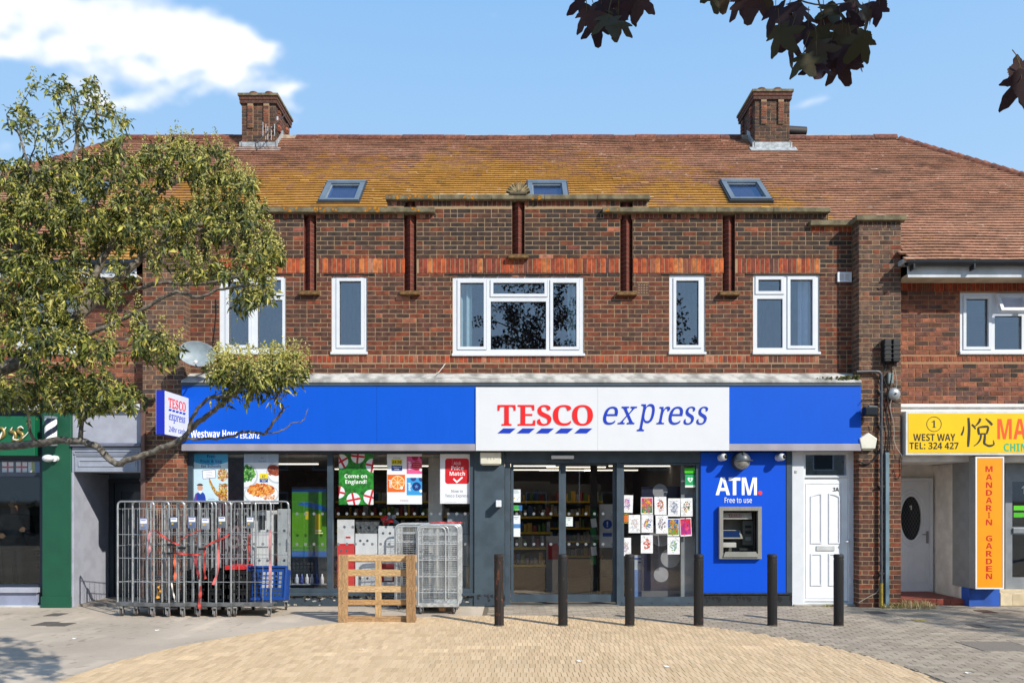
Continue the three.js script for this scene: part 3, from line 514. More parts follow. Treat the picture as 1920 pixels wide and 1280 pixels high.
  for (const [x0, x1, topPx] of [[-5.66, -4.95, 176.5], [5.08, 5.815, 169]]) {
    const zf = -3.4, zb = -4.4, top = EYE + (HORIZON - topPx) * (CAMZ - zf) / F, c = sub('chimney', shop), list = [], y0 = 8.35, w = x1 - x0;
    part('core', bx(x0 + 0.0065, x1 - 0.0065, y0, top - 0.05, zb, zf - 0.0065, 0), MORTAR, c);
    const tones = () => ['chim'], ct = top - 0.205;
    laid(list, { o: V(x0, 0, zf), u0: 0, u1: w, v0: y0 + 0.5, v1: ct, tones });
    laid(list, { o: V(x1, 0, zf), U: V(0, 0, -1), N: UX, u0: 0, u1: 1, v0: y0, v1: ct, tones }); laid(list, { o: V(x0, 0, zb), U: UZ, N: V(-1, 0, 0), u0: 0, u1: 1, v0: y0, v1: ct, tones });
    // pilaster strips of red brick on each face, and the oversailing courses
    for (const u of [0.13, w - 0.13 - 0.115]) { part('strip_core', bx(x0 + u, x0 + u + 0.115, ct - 0.5, ct + 0.02, zf, zf + 0.028, 0), MORTAR, c); for (let k = 0; k < 6; k++) list.push({ o: V(x0 + u + 0.0575, ct - 0.455 + k * 0.075, zf + 0.036), U: UX, V: UY, N: UZ, w: 0.112, h: 0.065, ch: 0.004, dep: 0.036, jig: 0.003, tone: Math.floor(rnd() * 8), pal: 'wing' }); }
    for (const [xx, N1] of [[x1, UX], [x0, V(-1, 0, 0)]]) for (const u of [0.16, 0.72]) for (let k = 0; k < 6; k++) list.push({ o: V(xx + N1.x * 0.036, ct - 0.455 + k * 0.075, zf - u - 0.0575), U: V(0, 0, -N1.x), V: UY, N: N1, w: 0.112, h: 0.065, ch: 0.004, dep: 0.036, jig: 0.003, tone: Math.floor(rnd() * 8), pal: 'wing' });
    layBricks(list, c, 0);
    for (let k = 0; k < 2; k++) { const e = 0.034 + 0.01 * k, yy = ct + k * 0.073; part('oversailing_course', bx(x0 - e, x1 + e, yy + 0.002, yy + 0.071, zb - e, zf + e, 0.004), mat([0x64463a, 0x70493a, 0x583f36][k], { ...BK, size: 0.15 }), c); }
    part('cap', bx(x0 - 0.068, x1 + 0.068, top - 0.058, top, zb - 0.068, zf + 0.068, 0.01), cap, c);
    for (const u of [0.27, 0.73]) { const g = new THREE.SphereGeometry(0.105, 14, 8, 0, Math.PI * 2, 0, Math.PI / 2); g.scale(1, 0.5, 1); part('pot', [flat(mapUV(g.translate(x0 + w * u, top + 0.1, zf - 0.2))), flat(mapUV(new THREE.CylinderGeometry(0.1, 0.11, 0.1, 14).translate(x0 + w * u, top + 0.05, zf - 0.2)))], pot, c); }
    const fy = roofY(zf) ; part('lead_apron', [bx(x0 - 0.05, x1 + 0.05, fy - 0.12, fy + 0.13, zf, zf + 0.014, 0.003), bx(x0 - 0.12, x1 + 0.12, -0.01, 0.004, -0.005, 0.2, 0).rotateX(ANG).translate(0, fy + 0.02, zf + 0.01)], lead, c);
    for (const [xx, d] of [[x0, -1], [x1, 1]]) { const s = new THREE.Shape(); s.moveTo(zf + 0.014, fy + 0.0); s.lineTo(zf - 0.5, roofY(zf - 0.5)); s.lineTo(zf - 0.5, roofY(zf - 0.5) + 0.16); s.lineTo(zf - 0.3, roofY(zf - 0.3) + 0.22); s.lineTo(zf - 0.25, roofY(zf - 0.3) + 0.1); s.lineTo(zf + 0.014, fy + 0.14); const g = new THREE.ExtrudeGeometry(s, { depth: 0.01, bevelEnabled: false }); g.rotateY(-Math.PI / 2); g.translate(xx + (d > 0 ? 0.012 : 0), 0, 0); part('lead_side', flat(mapUV(g)), lead, c); }
  }
  // cowl behind the right chimney
  const cw = new THREE.CylinderGeometry(0.12, 0.12, 0.5, 16); cw.rotateZ(Math.PI / 2 * 0.96); const cg = flat(mapUV(cw)); cg.translate(6.55, 10.27, -5.1);
  part('flue_cowl', [cg, rod(V(6.55, RIDGE.y - 1, -5.1), V(6.55, 10.2, -5.1), 0.06, 10)], mat(0x2b211d, { p: null, rough: 0.6 }), shop);
}
// ================================================================ lettering
const loader = new FontLoader();
const [SANSB, SERIFB, SERIF, SANS] = await Promise.all(['sans_bold', 'serif_bold', 'serif_regular', 'sans_regular'].map((f) => loader.loadAsync(`fonts/droid/droid_${f}.typeface.json`)));
// letters fitted into the rectangle [x0, x1, y0, y1] on plane z (metres), standing `depth` proud
function letters(str, font, [x0, x1, y0, y1], z, depth = 0.006, slant = 0) {
  const g = new TextGeometry(str, { font, size: 1, depth: 1, curveSegments: 8, bevelEnabled: false });
  if (slant) g.applyMatrix4(new THREE.Matrix4().makeShear(0, 0, slant, 0, 0, 0));
  g.computeBoundingBox(); const b = g.boundingBox;
  g.translate(-b.min.x, -b.min.y, -b.min.z); g.scale((x1 - x0) / (b.max.x - b.min.x), (y1 - y0) / (b.max.y - b.min.y), depth / (b.max.z - b.min.z)); g.translate(x0, y0, z);
  return flat(mapUV(g));
}
const box4 = ([a, b, c, d], z) => [X(a, z), X(b, z), Y(d, z), Y(c, z)];   // measured left, right, top, bottom -> x0 x1 y0 y1
const skew = (x0, x1, y0, y1, z, dep, k) => { const g = new THREE.ExtrudeGeometry(new THREE.Shape([[x0, y0], [x1 - k, y0], [x1, y1], [x0 + k, y1]].map((p) => new THREE.Vector2(...p))), { depth: dep, bevelEnabled: false }); g.translate(0, 0, z); return flat(mapUV(g)); };

const SLATE = mat(0x3f4f5c, { lo: 0.82, size: 0.9, rough: 0.55, bump: 0.001 }), SLATED = mat(0x27323c, { lo: 0.85, rough: 0.5 });
const BLUE = new THREE.MeshPhysicalMaterial({ color: 0x0556cc, roughness: 0.55, specularIntensity: 0.4, map: tex('streak', 0.95, 1, 1.6) }), LOGOBLUE = mat(0x0a36b0, { p: null, rough: 0.45 }), LOGORED = mat(0xe4191c, { p: null, rough: 0.45 }), WHITE = mat(0xd7dade, { lo: 0.985, size: 1.3, rough: 0.45 });
const BLACK = mat(0x15161a, { p: 'blotch', lo: 0.6, rough: 0.6, size: 0.4 });
const FZ = 0.30, GZ = 0.06;
// ---------------------------------------------------------------- fascia sign
{
  const s = thing('fascia_sign', 'long blue shop fascia sign with white panel and red and blue lettering', 'sign');
  const top = Y(724, FZ), mid = Y(832, FZ), bot = Y(845, FZ), xl = X(340, FZ), xr = X(1615, FZ), xa = X(892, FZ), xb = X(1367, FZ);
  const cuts = [xl, X(520, FZ), X(706, FZ), xa]; for (let k = 0; k < 3; k++) part('blue_board', bx(cuts[k] + 0.001, cuts[k + 1] - 0.001, mid + 0.002, top, 0.245, FZ + [0, 0.0012, 0.0004][k], 0.003), BLUE, s);
  part('blue_board', bx(xb + 0.001, xr, mid + 0.002, top, 0.245, FZ, 0.003), BLUE, s);
  const wp = part('white_panel', bx(xa, xb, bot, Y(726, FZ), 0.245, FZ + 0.022, 0.004), WHITE, s), wz = FZ + 0.022;
  part('panel_seam', bx(X(1120.5, wz), X(1121.3, wz), bot + 0.01, Y(727, wz), wz - 0.002, wz + 0.0008, 0), mat(0xb9bec4, { p: null }), wp);
  for (const [ch, a, b] of [['T', 933, 967], ['E', 971, 1004], ['S', 1007, 1034], ['C', 1037, 1071], ['O', 1073, 1112]]) part('letter', letters(ch, SERIFB, box4([a, b, 759, 797.5], wz), wz, 0.008), LOGORED, s);
  for (let k = 0; k < 5; k++) part('stripe', skew(X(933 + k * 36, wz), X(967 + k * 36, wz), Y(812, wz), Y(803, wz), wz, 0.006, 0.09), LOGOBLUE, s);
  for (const [ch, a, b, c, d] of [['e', 1131, 1159, 762, 796], ['x', 1158, 1195, 762, 795], ['p', 1194, 1228, 757, 808], ['r', 1231, 1257, 762, 795], ['e', 1254, 1281, 762, 796], ['s', 1282, 1304, 762, 796], ['s', 1306, 1328, 762, 796]]) part('letter', letters(ch, SERIF, box4([a, b, c, d], wz), wz, 0.006, 0.24), LOGOBLUE, s);
  part('small_lettering', [letters('Westway Hove', SANSB, box4([357, 446, 806, 825], FZ), FZ + 0.001, 0.004), letters('Est.2012', SANSB, box4([450, 486, 810, 822], FZ), FZ + 0.001, 0.004)], mat(0xf4f6f8, { p: null }), s);
  const rail = mat(0xb3adb5, { lo: 0.9, rough: 0.35, metal: 0.3, size: 1.2 });
  part('trim_rail', bx(xl, xa - 0.001, bot, mid, 0.245, FZ + 0.01, 0.005), rail, s); part('trim_rail', bx(xb + 0.001, xr, bot, mid, 0.245, FZ + 0.01, 0.005), rail, s);
  part('sign_box', bx(BL + 0.002, BR - 0.002, bot + 0.004, top - 0.004, 0.002, 0.244, 0), SLATED, s);
  part('top_rail', bx(xl, xr, top + 0.002, Y(714, FZ), 0.1, FZ + 0.012, 0.006), SLATE, s);
  // lead-dressed ledge sloping back to the wall
  const q = new Quads(), y0 = Y(714, FZ) + 0.002, y1 = Y(700), pts = 90, w = C(0xffffff);
  for (let k = 0; k < pts; k++) { const a = xl + (xr - xl) * k / pts, b = xl + (xr - xl) * (k + 1) / pts, j = (x) => 0.012 * (noise(x * 3, 1, 61) - 0.5), A = V(a, y0 + j(a), FZ + 0.02), B = V(b, y0 + j(b), FZ + 0.02), Cc = V(b, y1 + j(b + 9), 0.0), D = V(a, y1 + j(a + 9), 0.0); q.quad(A, B, Cc, D, w, [a, 0], [b, 0], [b, 0.35], [a, 0.35]); q.quad(V(a, y0 - 0.03, FZ + 0.022), V(b, y0 - 0.03, FZ + 0.022), B, A, w, [a, 0], [b, 0], [b, 0.03], [a, 0.03]); }
  const g = q.build(); g.deleteAttribute('color'); part('lead_ledge', g, mat(0xd6d3cc, { p: 'blotch', lo: 0.6, size: 0.9, rough: 0.9, bump: 0.006, side: THREE.DoubleSide }), s);
}
// moss at the right end of the ledge, cables lying along it
{
  const q = []; for (let k = 0; k < 260; k++) { const u = Math.pow(rnd(), 0.6), x = X(1612, 0.25) - (1 - u) * 0.75, g = new THREE.IcosahedronGeometry(rr(0.006, 0.022) * (0.5 + u * 0.8), 0); g.translate(x, 3.66 + rr(0, 0.05) * u + rr(0, 0.04), rr(0.14, 0.31)); q.push(flat(mapUV(g))); }
  const m = single('moss', 'green and brown moss growing on the right end of the sign ledge', 'moss', q, mat(0x6b6f2c, { p: 'grain', lo: 0.4, size: 0.08 })); m.userData.kind = 'stuff';
  for (const [pts, label] of [[[[775, 714], [800, 709], [822, 704], [834, 680]], 'grey cable running up the wall from the sign ledge'], [[[800, 712], [860, 707], [905, 711], [985, 712]], 'grey cable lying loose along the white ledge']]) single('cable', label, 'cable', pipe(pts.map(([a, b], i) => V(X(a, 0.1), Y(b, 0.1), i === 3 && b < 700 ? 0.012 : 0.22 + 0.02 * i)), 0.006, 0.1, 5), mat(0xc9c6bf, { p: null }), 'cables on the facade');
}
// ---------------------------------------------------------------- projecting sign
{
  const x1 = -5.195, x0 = -5.325, s = thing('projecting_sign', 'white and blue box sign projecting from the left brick pier', 'sign', [x1, 0, 0]), zn = CAMZ - 11.36, zf = 0.30, y0 = 2.712, y1 = 3.37;
  part('blue_edge', bx(x0 - x1, -0.004, y0, y1, zf, zn, 0.004), mat(0x0c27ae, { p: null, rough: 0.5 }), s);
  part('white_face', bx(-0.003, 0, y0 + 0.004, y1 - 0.004, zf + 0.004, zn - 0.004, 0), WHITE, s);
  part('white_face', bx(x0 - x1 - 0.004, x0 - x1 - 0.001, y0 + 0.004, y1 - 0.004, zf + 0.004, zn - 0.004, 0), WHITE, s);
  const W = zn - zf, face = (str, f, r, m, sl) => { const g = letters(str, f, [r[0] * W, r[1] * W, r[2], r[3]], 0.0005, 0.003, sl); g.rotateY(Math.PI / 2); g.translate(0, 0, zn); part('lettering', g, m, s); };
  face('TESCO', SERIFB, [0.14, 0.86, y1 - 0.235, y1 - 0.09], LOGORED); face('express', SERIF, [0.16, 0.84, y1 - 0.46, y1 - 0.33], LOGOBLUE, 0.22); face('24hr cash', SANS, [0.16, 0.84, y1 - 0.60, y1 - 0.515], LOGOBLUE);
  for (let k = 0; k < 5; k++) { const g = skew((0.14 + k * 0.146) * W, (0.28 + k * 0.146) * W, y1 - 0.285, y1 - 0.255, 0.0005, 0.003, 0.03); g.rotateY(Math.PI / 2); g.translate(0, 0, zn); part('stripe', g, LOGOBLUE, s); }
  part('bracket', [bx(x0 - x1 - 0.02, -0.03, y0 + 0.12, y0 + 0.16, PIERZ, zf, 0), bx(x0 - x1 - 0.02, -0.03, y1 - 0.16, y1 - 0.12, PIERZ, zf, 0)], SLATED, s);
}
// ---------------------------------------------------------------- shop front: windows, pilaster, sliding doors, posts
const R = (a, b, c, d, z = GZ) => box4([a, b, c, d], z);
{
  const dirt = mat(0x33414d, { p: 'peel', lo: 1, hi: 0.5, size: 0.6, rough: 0.7, bump: 0.002 });
  // left glazing
  const sw = sub('shop_window', shop), L1 = R(362, 614, 851, 1103), L2 = R(624, 881, 851, 1103);
  part('frame', slab(rectShape(...R(346, 889, 846, 1111)), [L1, L2], GZ - 0.05, GZ + 0.03), SLATE, sw);
  for (const l of [L1, L2]) part('pane', bx(l[0] + 0.001, l[1] - 0.001, l[2] + 0.001, l[3] - 0.001, GZ - 0.008, GZ, 0), SHOPGLASS, sw);
  const dots = (y, a, b, n) => { const q = []; for (let k = 0; k < n; k++) { const g = new THREE.CircleGeometry(0.024, 14); g.translate(X(a + (b - a) * (k + 0.5) / n, GZ), Y(y, GZ), GZ - 0.0095); q.push(flat(g)); } return q; };
  const DOT = mat(0x7d8386, { p: null, rough: 0.9 });
  part('safety_dots', [...dots(963, 372, 612, 15), ...dots(1020, 372, 612, 15), ...dots(963, 626, 880, 16), ...dots(1020, 626, 880, 16)], DOT, sw);
  part('sill', bx(R(344, 890, 0, 0)[0], R(344, 890, 0, 0)[1], Y(1112, GZ) - 0.035, Y(1111, GZ), GZ - 0.05, GZ + 0.085, 0.006), SLATE, sw);
  part('plinth', bx(X(345, GZ), X(889, GZ), 0, Y(1112, GZ) - 0.035, -0.05, GZ + 0.045, 0.006), dirt, sw);
  // worn white paint left along the plinth
  const fl = []; for (let k = 0; k < 210; k++) { const px = rr(350, 886), g = new THREE.CircleGeometry(rr(0.006, 0.03), 6), p = g.attributes.position; for (let i = 1; i < p.count; i++) p.setXY(i, p.getX(i) * rr(0.5, 2.2), p.getY(i) * rr(0.3, 0.8)); g.translate(X(px, GZ), rnd() < 0.6 ? 0.165 + rr(-0.02, 0.015) : rr(0.02, 0.2), GZ + 0.0465); fl.push(flat(mapUV(g))); }
  const flm = part('old_white_paint', fl, mat(0xcfcabd, { lo: 0.6, size: 0.1 }), sw); flm.userData.kind = 'stuff';
  // pilaster
  part('pilaster', bx(X(889, 0.11), X(946, 0.11), 0, Y(846, 0.11), -0.05, 0.115, 0.006), mat(0x42535f, { lo: 0.8, size: 1.1, rough: 0.75, bump: 0.003 }), shop);
  part('pilaster_foot', bx(X(888, 0.12), X(947.5, 0.12), 0, 0.2, 0.0, 0.125, 0.006), dirt, shop);
  // sliding doors
  const sd = sub('sliding_door', shop), dz = 0.035;
  part('header', bx(X(947, dz), X(1313, dz), Y(868, dz), Y(846, dz), -0.08, 0.085, 0.005), SLATE, sd);
  part('frame_post', bx(X(946.5, dz), X(957, dz), 0, Y(868, dz) - 0.001, -0.08, 0.07, 0.004), SLATE, sd); part('frame_post', bx(X(1156, dz), X(1164, dz), 0, Y(868, dz) - 0.001, -0.08, 0.07, 0.004), SLATE, sd);
  for (const [a, b, p, q2, z] of [[958, 1051, 963, 1048, 0.02], [1049, 1156, 1061, 1149, -0.03]]) {
    const o = R(a, b, 869, 1128, z), i = R(p, q2, 872, 1114, z);
    part('leaf_frame', slab(rectShape(...o), [i], z - 0.02, z + 0.02), SLATE, sd); part('pane', bx(i[0] + 0.001, i[1] - 0.001, i[2] + 0.001, i[3] - 0.001, z - 0.006, z, 0), SHOPGLASS, sd);
    const d = []; for (let k = 0; k < 6; k++) for (const y of [963, 1020]) { const g = new THREE.CircleGeometry(0.024, 14); g.translate(X(p + 6 + k * 16, z), Y(y, z), z - 0.0075); d.push(flat(g)); } part('safety_dots', d, DOT, sd);
  }
  part('threshold', bx(X(947, dz), X(1160, dz), 0, 0.022, -0.1, 0.09, 0.004), mat(0x8c8a84, { lo: 0.7, metal: 0.4, rough: 0.5 }), sd);
  // fixed window right of the doors
  const fw = sub('shop_window', shop), fo = R(1164.5, 1314, 869, 1128, 0.05), fi = R(1170, 1305, 872, 1119, 0.05);
  part('frame', slab(rectShape(...fo), [fi], -0.0, 0.065), SLATE, fw); part('pane', bx(fi[0] + 0.001, fi[1] - 0.001, fi[2] + 0.001, fi[3] - 0.001, 0.03, 0.036, 0), SHOPGLASS, fw);
  part('plinth', bx(fo[0], fo[1], 0, fo[2] - 0.002, 0, 0.075, 0.004), dirt, fw);
  // floor, ceiling and walls of the shop room
  const g1 = X(1314, 0), rm = mat(0x77767a, { lo: 0.9 });
  part('shop_floor', bx(BL, g1, -0.05, 0.012, -7, -0.055, 0), mat(0x8d8880, { lo: 0.8, rough: 0.35, size: 0.6 }), shop);
  part('shop_ceiling', bx(BL, g1, 2.45, 2.55, -7, -0.06, 0), mat(0xa8a8a4, { lo: 0.9 }), shop);
  part('shop_room_wall', [bx(BL, g1, 0.012, 2.6, -7.1, -7, 0), bx(BL - 0.08, BL, 0, 2.6, -7, -0.06, 0), bx(g1, g1 + 0.08, 0, 2.6, -7, -0.06, 0)], rm, shop);
  part('inner_column', bx(X(803, -0.35), X(829, -0.35), 0.012, 2.6, -0.55, -0.35, 0.006), mat(0xd5d6cf, { lo: 0.9 }), shop);
  // floor slab between the storeys, closing the shop and flat off from outside light
  part('floor_slab', bx(BL - 0.6, BR + 0.6, 2.75, 2.95, -7.2, -0.01, 0), rm, shop);
  part('rear_wall', bx(-12.5, 12.5, 0, 5.5, DEEP - 0.2, DEEP, 0), MORTAR, shop);
}
// ---------------------------------------------------------------- cash machine, lights and cameras on the blue board
{
  const z = 0.10, b = thing('cash_machine', 'cash machine set in a bright blue board beside the white door', 'cash machine'), o = R(1314.5, 1474, 848, 1111, z), hole = R(1354, 1419, 957, 1037, z);
  part('blue_board', slab(rectShape(...o), [hole], 0.02, z), new THREE.MeshPhysicalMaterial({ color: 0x0450d2, roughness: 0.5, specularIntensity: 0.4, map: tex('streak', 0.95, 1, 1.5) }), b);
  part('board_foot', bx(o[0], X(1484, z), 0, o[2] - 0.03, -0.02, z - 0.01, 0.006), mat(0x23282c, { p: 'peel', lo: 1, hi: 0.45, size: 0.5, rough: 0.8, bump: 0.004 }), b);
  part('foot_rail', bx(o[0], X(1484, z), o[2] - 0.028, o[2] - 0.002, 0, z + 0.012, 0.004), mat(0x2f3a42, { lo: 0.6, size: 0.2 }), b);
  part('side_post', bx(X(1475, z), X(1485.5, z), o[2], Y(846, z), -0.02, z + 0.005, 0.004), SLATE, b);
  const wm = mat(0xf3f5f7, { p: null, rough: 0.5 });
  for (const [c, x0, x1] of [['A', 1342, 1369], ['T', 1366.5, 1388.5], ['M', 1391, 1419.5]]) part('letter', letters(c, SANSB, R(x0, x1, 895, 928, z), z + 0.001, 0.004), wm, b);
  const dot = new THREE.CylinderGeometry(0.034, 0.034, 0.004, 20); dot.rotateX(Math.PI / 2); dot.translate(X(1425.5, z), Y(924, z), z + 0.003); part('red_dot', flat(mapUV(dot)), mat(0xf23b3f, { p: null }), b);
  part('small_lettering', letters('Free to use', SANS, R(1359, 1410, 932.5, 942.5, z), z + 0.001, 0.003), wm, b);
  const steel = mat(0xa7a59c, { p: 'streak', lo: 0.8, size: 0.6, rough: 0.42, metal: 0.35 }), dk = mat(0x5b5d58, { lo: 0.85, rough: 0.6 }), pl = mat(0x8f8f88, { lo: 0.9, rough: 0.5 });
  const fo = R(1347, 1426, 949.5, 1047, z); part('surround', slab(rectShape(...fo), [hole], z + 0.001, z + 0.075), steel, b);
  part('recess', [bx(hole[0] - 0.01, hole[1] + 0.01, hole[2] - 0.01, hole[3] + 0.01, -0.16, -0.14, 0), bx(hole[0] - 0.012, hole[0], hole[2], hole[3], -0.14, z, 0), bx(hole[1], hole[1] + 0.012, hole[2], hole[3], -0.14, z, 0), bx(hole[0], hole[1], hole[3], hole[3] + 0.012, -0.14, z, 0), bx(hole[0], hole[1], hole[2] - 0.012, hole[2], -0.14, z, 0)], dk, b);
  const hp = bx(hole[0] + 0.015, hole[1] - 0.06, -0.055, 0.055, -0.01, 0.01, 0.004); hp.rotateX(-0.35); part('header_panel', hp.translate(0, hole[3] - 0.09, 0.03), mat(0xa9a59c, { p: null, rough: 0.5 }), b);
  const ht = letters('TESCO', SERIFB, [hole[0] + 0.12, hole[0] + 0.34, -0.012, 0.026], 0.0115, 0.002); ht.rotateX(-0.35); part('header_lettering', ht.translate(0, hole[3] - 0.09, 0.03), mat(0xa8342c, { p: null }), b);
  const bar = bx(hole[0] + 0.12, hole[0] + 0.34, -0.03, -0.022, 0.011, 0.0125, 0); bar.rotateX(-0.35); part('header_stripe', bar.translate(0, hole[3] - 0.09, 0.03), mat(0x6a6a70, { p: null }), b);
  const sc = bx(hole[0] + 0.01, hole[0] + 0.36, -0.01, 0.01, -0.1, 0.1, 0.006); sc.rotateX(0.75); part('screen_bezel', sc.translate(0, hole[2] + 0.3, -0.03), pl, b);
  const sg = bx(hole[0] + 0.045, hole[0] + 0.325, 0.011, 0.014, -0.078, 0.078, 0); sg.rotateX(0.75); part('screen', sg.translate(0, hole[2] + 0.3, -0.03), new THREE.MeshStandardMaterial({ color: 0x10203c, roughness: 0.08, emissive: 0x1b2c55, emissiveIntensity: 0.5 }), b);
  part('keypad', [bx(hole[0] + 0.01, hole[0] + 0.25, hole[2] + 0.09, hole[2] + 0.17, -0.08, 0.05, 0.008)], mat(0xb9b9b2, { lo: 0.9, metal: 0.3 }), b);
  for (let k = 0; k < 12; k++) part('key', bx(hole[0] + 0.04 + (k % 4) * 0.05, hole[0] + 0.078 + (k % 4) * 0.05, hole[2] + 0.1, hole[2] + 0.176, -0.06 + Math.floor(k / 4) * 0.034, -0.035 + Math.floor(k / 4) * 0.034, 0.003), dk, b);
  part('side_unit', bx(hole[1] - 0.19, hole[1] - 0.012, hole[2] + 0.12, hole[3] - 0.16, -0.12, -0.02, 0.01), mat(0x4d504c, { lo: 0.9 }), b);
  for (const [yy, hh, c] of [[0.41, 0.04, 0x0e0f10], [0.31, 0.05, 0x1a1c1c], [0.2, 0.06, 0x6d706c]]) part('card_slot', bx(hole[1] - 0.15, hole[1] - 0.05, hole[2] + yy, hole[2] + yy + hh, -0.02, -0.008, 0.004), mat(c, { p: null }), b);
  part('cash_slot', bx(hole[0] + 0.3, hole[1] - 0.05, hole[2] + 0.04, hole[2] + 0.075, -0.05, 0.05, 0.006), mat(0x191a1a, { p: null }), b);
  const lip = new THREE.Shape([[hole[0], 0], [hole[1], 0], [hole[1] - 0.04, 0.085], [hole[0] + 0.03, 0.085]].map((p) => new THREE.Vector2(...p))); const lg = new THREE.ExtrudeGeometry(lip, { depth: 0.02, bevelEnabled: false }); lg.translate(0, hole[2] - 0.055, z + 0.076); part('shelf_lip', flat(mapUV(lg)), pl, b);
}
function domeCamera(px, label) {
  const c = thing('dome_camera', label, 'camera', [X(px, 0.14), Y(857.5, 0.14), 0.1], 'cameras over the cash machine'), g = new THREE.CylinderGeometry(0.052, 0.06, 0.13, 20); g.rotateX(Math.PI / 2); g.translate(0, 0, 0.065);
  const s = new THREE.SphereGeometry(0.06, 18, 12); s.translate(0, 0, 0.15); part('mount', [flat(mapUV(g))], UPVC, c); part('shell', flat(mapUV(s)), mat(0xdadcdc, { lo: 0.9, rough: 0.35 }), c);
  const e = new THREE.SphereGeometry(0.036, 16, 10); e.translate(0.022, 0.004, 0.183); part('lens_dome', flat(mapUV(e)), new THREE.MeshStandardMaterial({ color: 0x0d0e12, roughness: 0.12 }), c);
}
domeCamera(1353.5, 'small white dome camera left of the round bulkhead lamp'); domeCamera(1461.5, 'small white dome camera right of the round bulkhead lamp');
{
  const c = thing('bulkhead_lamp', 'round grey bulkhead lamp above the cash machine lettering', 'lamp', [X(1389, 0.16), Y(865, 0.16), 0.1]);
  const base = new THREE.CylinderGeometry(0.135, 0.145, 0.13, 28); base.rotateX(Math.PI / 2); base.translate(0, 0, 0.065); part('base', flat(mapUV(base)), mat(0x3a3f44, { p: null, rough: 0.5 }), c);
  const dome = new THREE.SphereGeometry(0.13, 24, 10, 0, Math.PI * 2, 0, Math.PI / 2); dome.rotateX(Math.PI / 2); dome.scale(1, 1, 0.8); dome.translate(0, 0, 0.13);
  part('diffuser', flat(mapUV(dome)), mat(0x9b9a92, { lo: 0.8, rough: 0.3, size: 0.2 }), c);
  const h2 = new THREE.SphereGeometry(0.138, 24, 12, 0, Math.PI * 2, 0, Math.PI / 2); h2.scale(1, 1, 0.84); const hp = h2.attributes.position; for (let i = 0; i < hp.count; i++) if (hp.getZ(i) < 0) hp.setZ(i, 0); h2.computeVertexNormals(); h2.translate(0, 0.008, 0.13);
  part('hood', flat(mapUV(h2)), mat(0x4b5157, { lo: 0.8, rough: 0.4 }), c);
  part('hood_rib', [bx(-0.145, 0.145, 0, 0.016, 0.12, 0.245, 0.005), bx(-0.014, 0.014, 0.01, 0.138, 0.13, 0.225, 0.006)], mat(0x3c4147, { p: null, rough: 0.4 }), c);
}
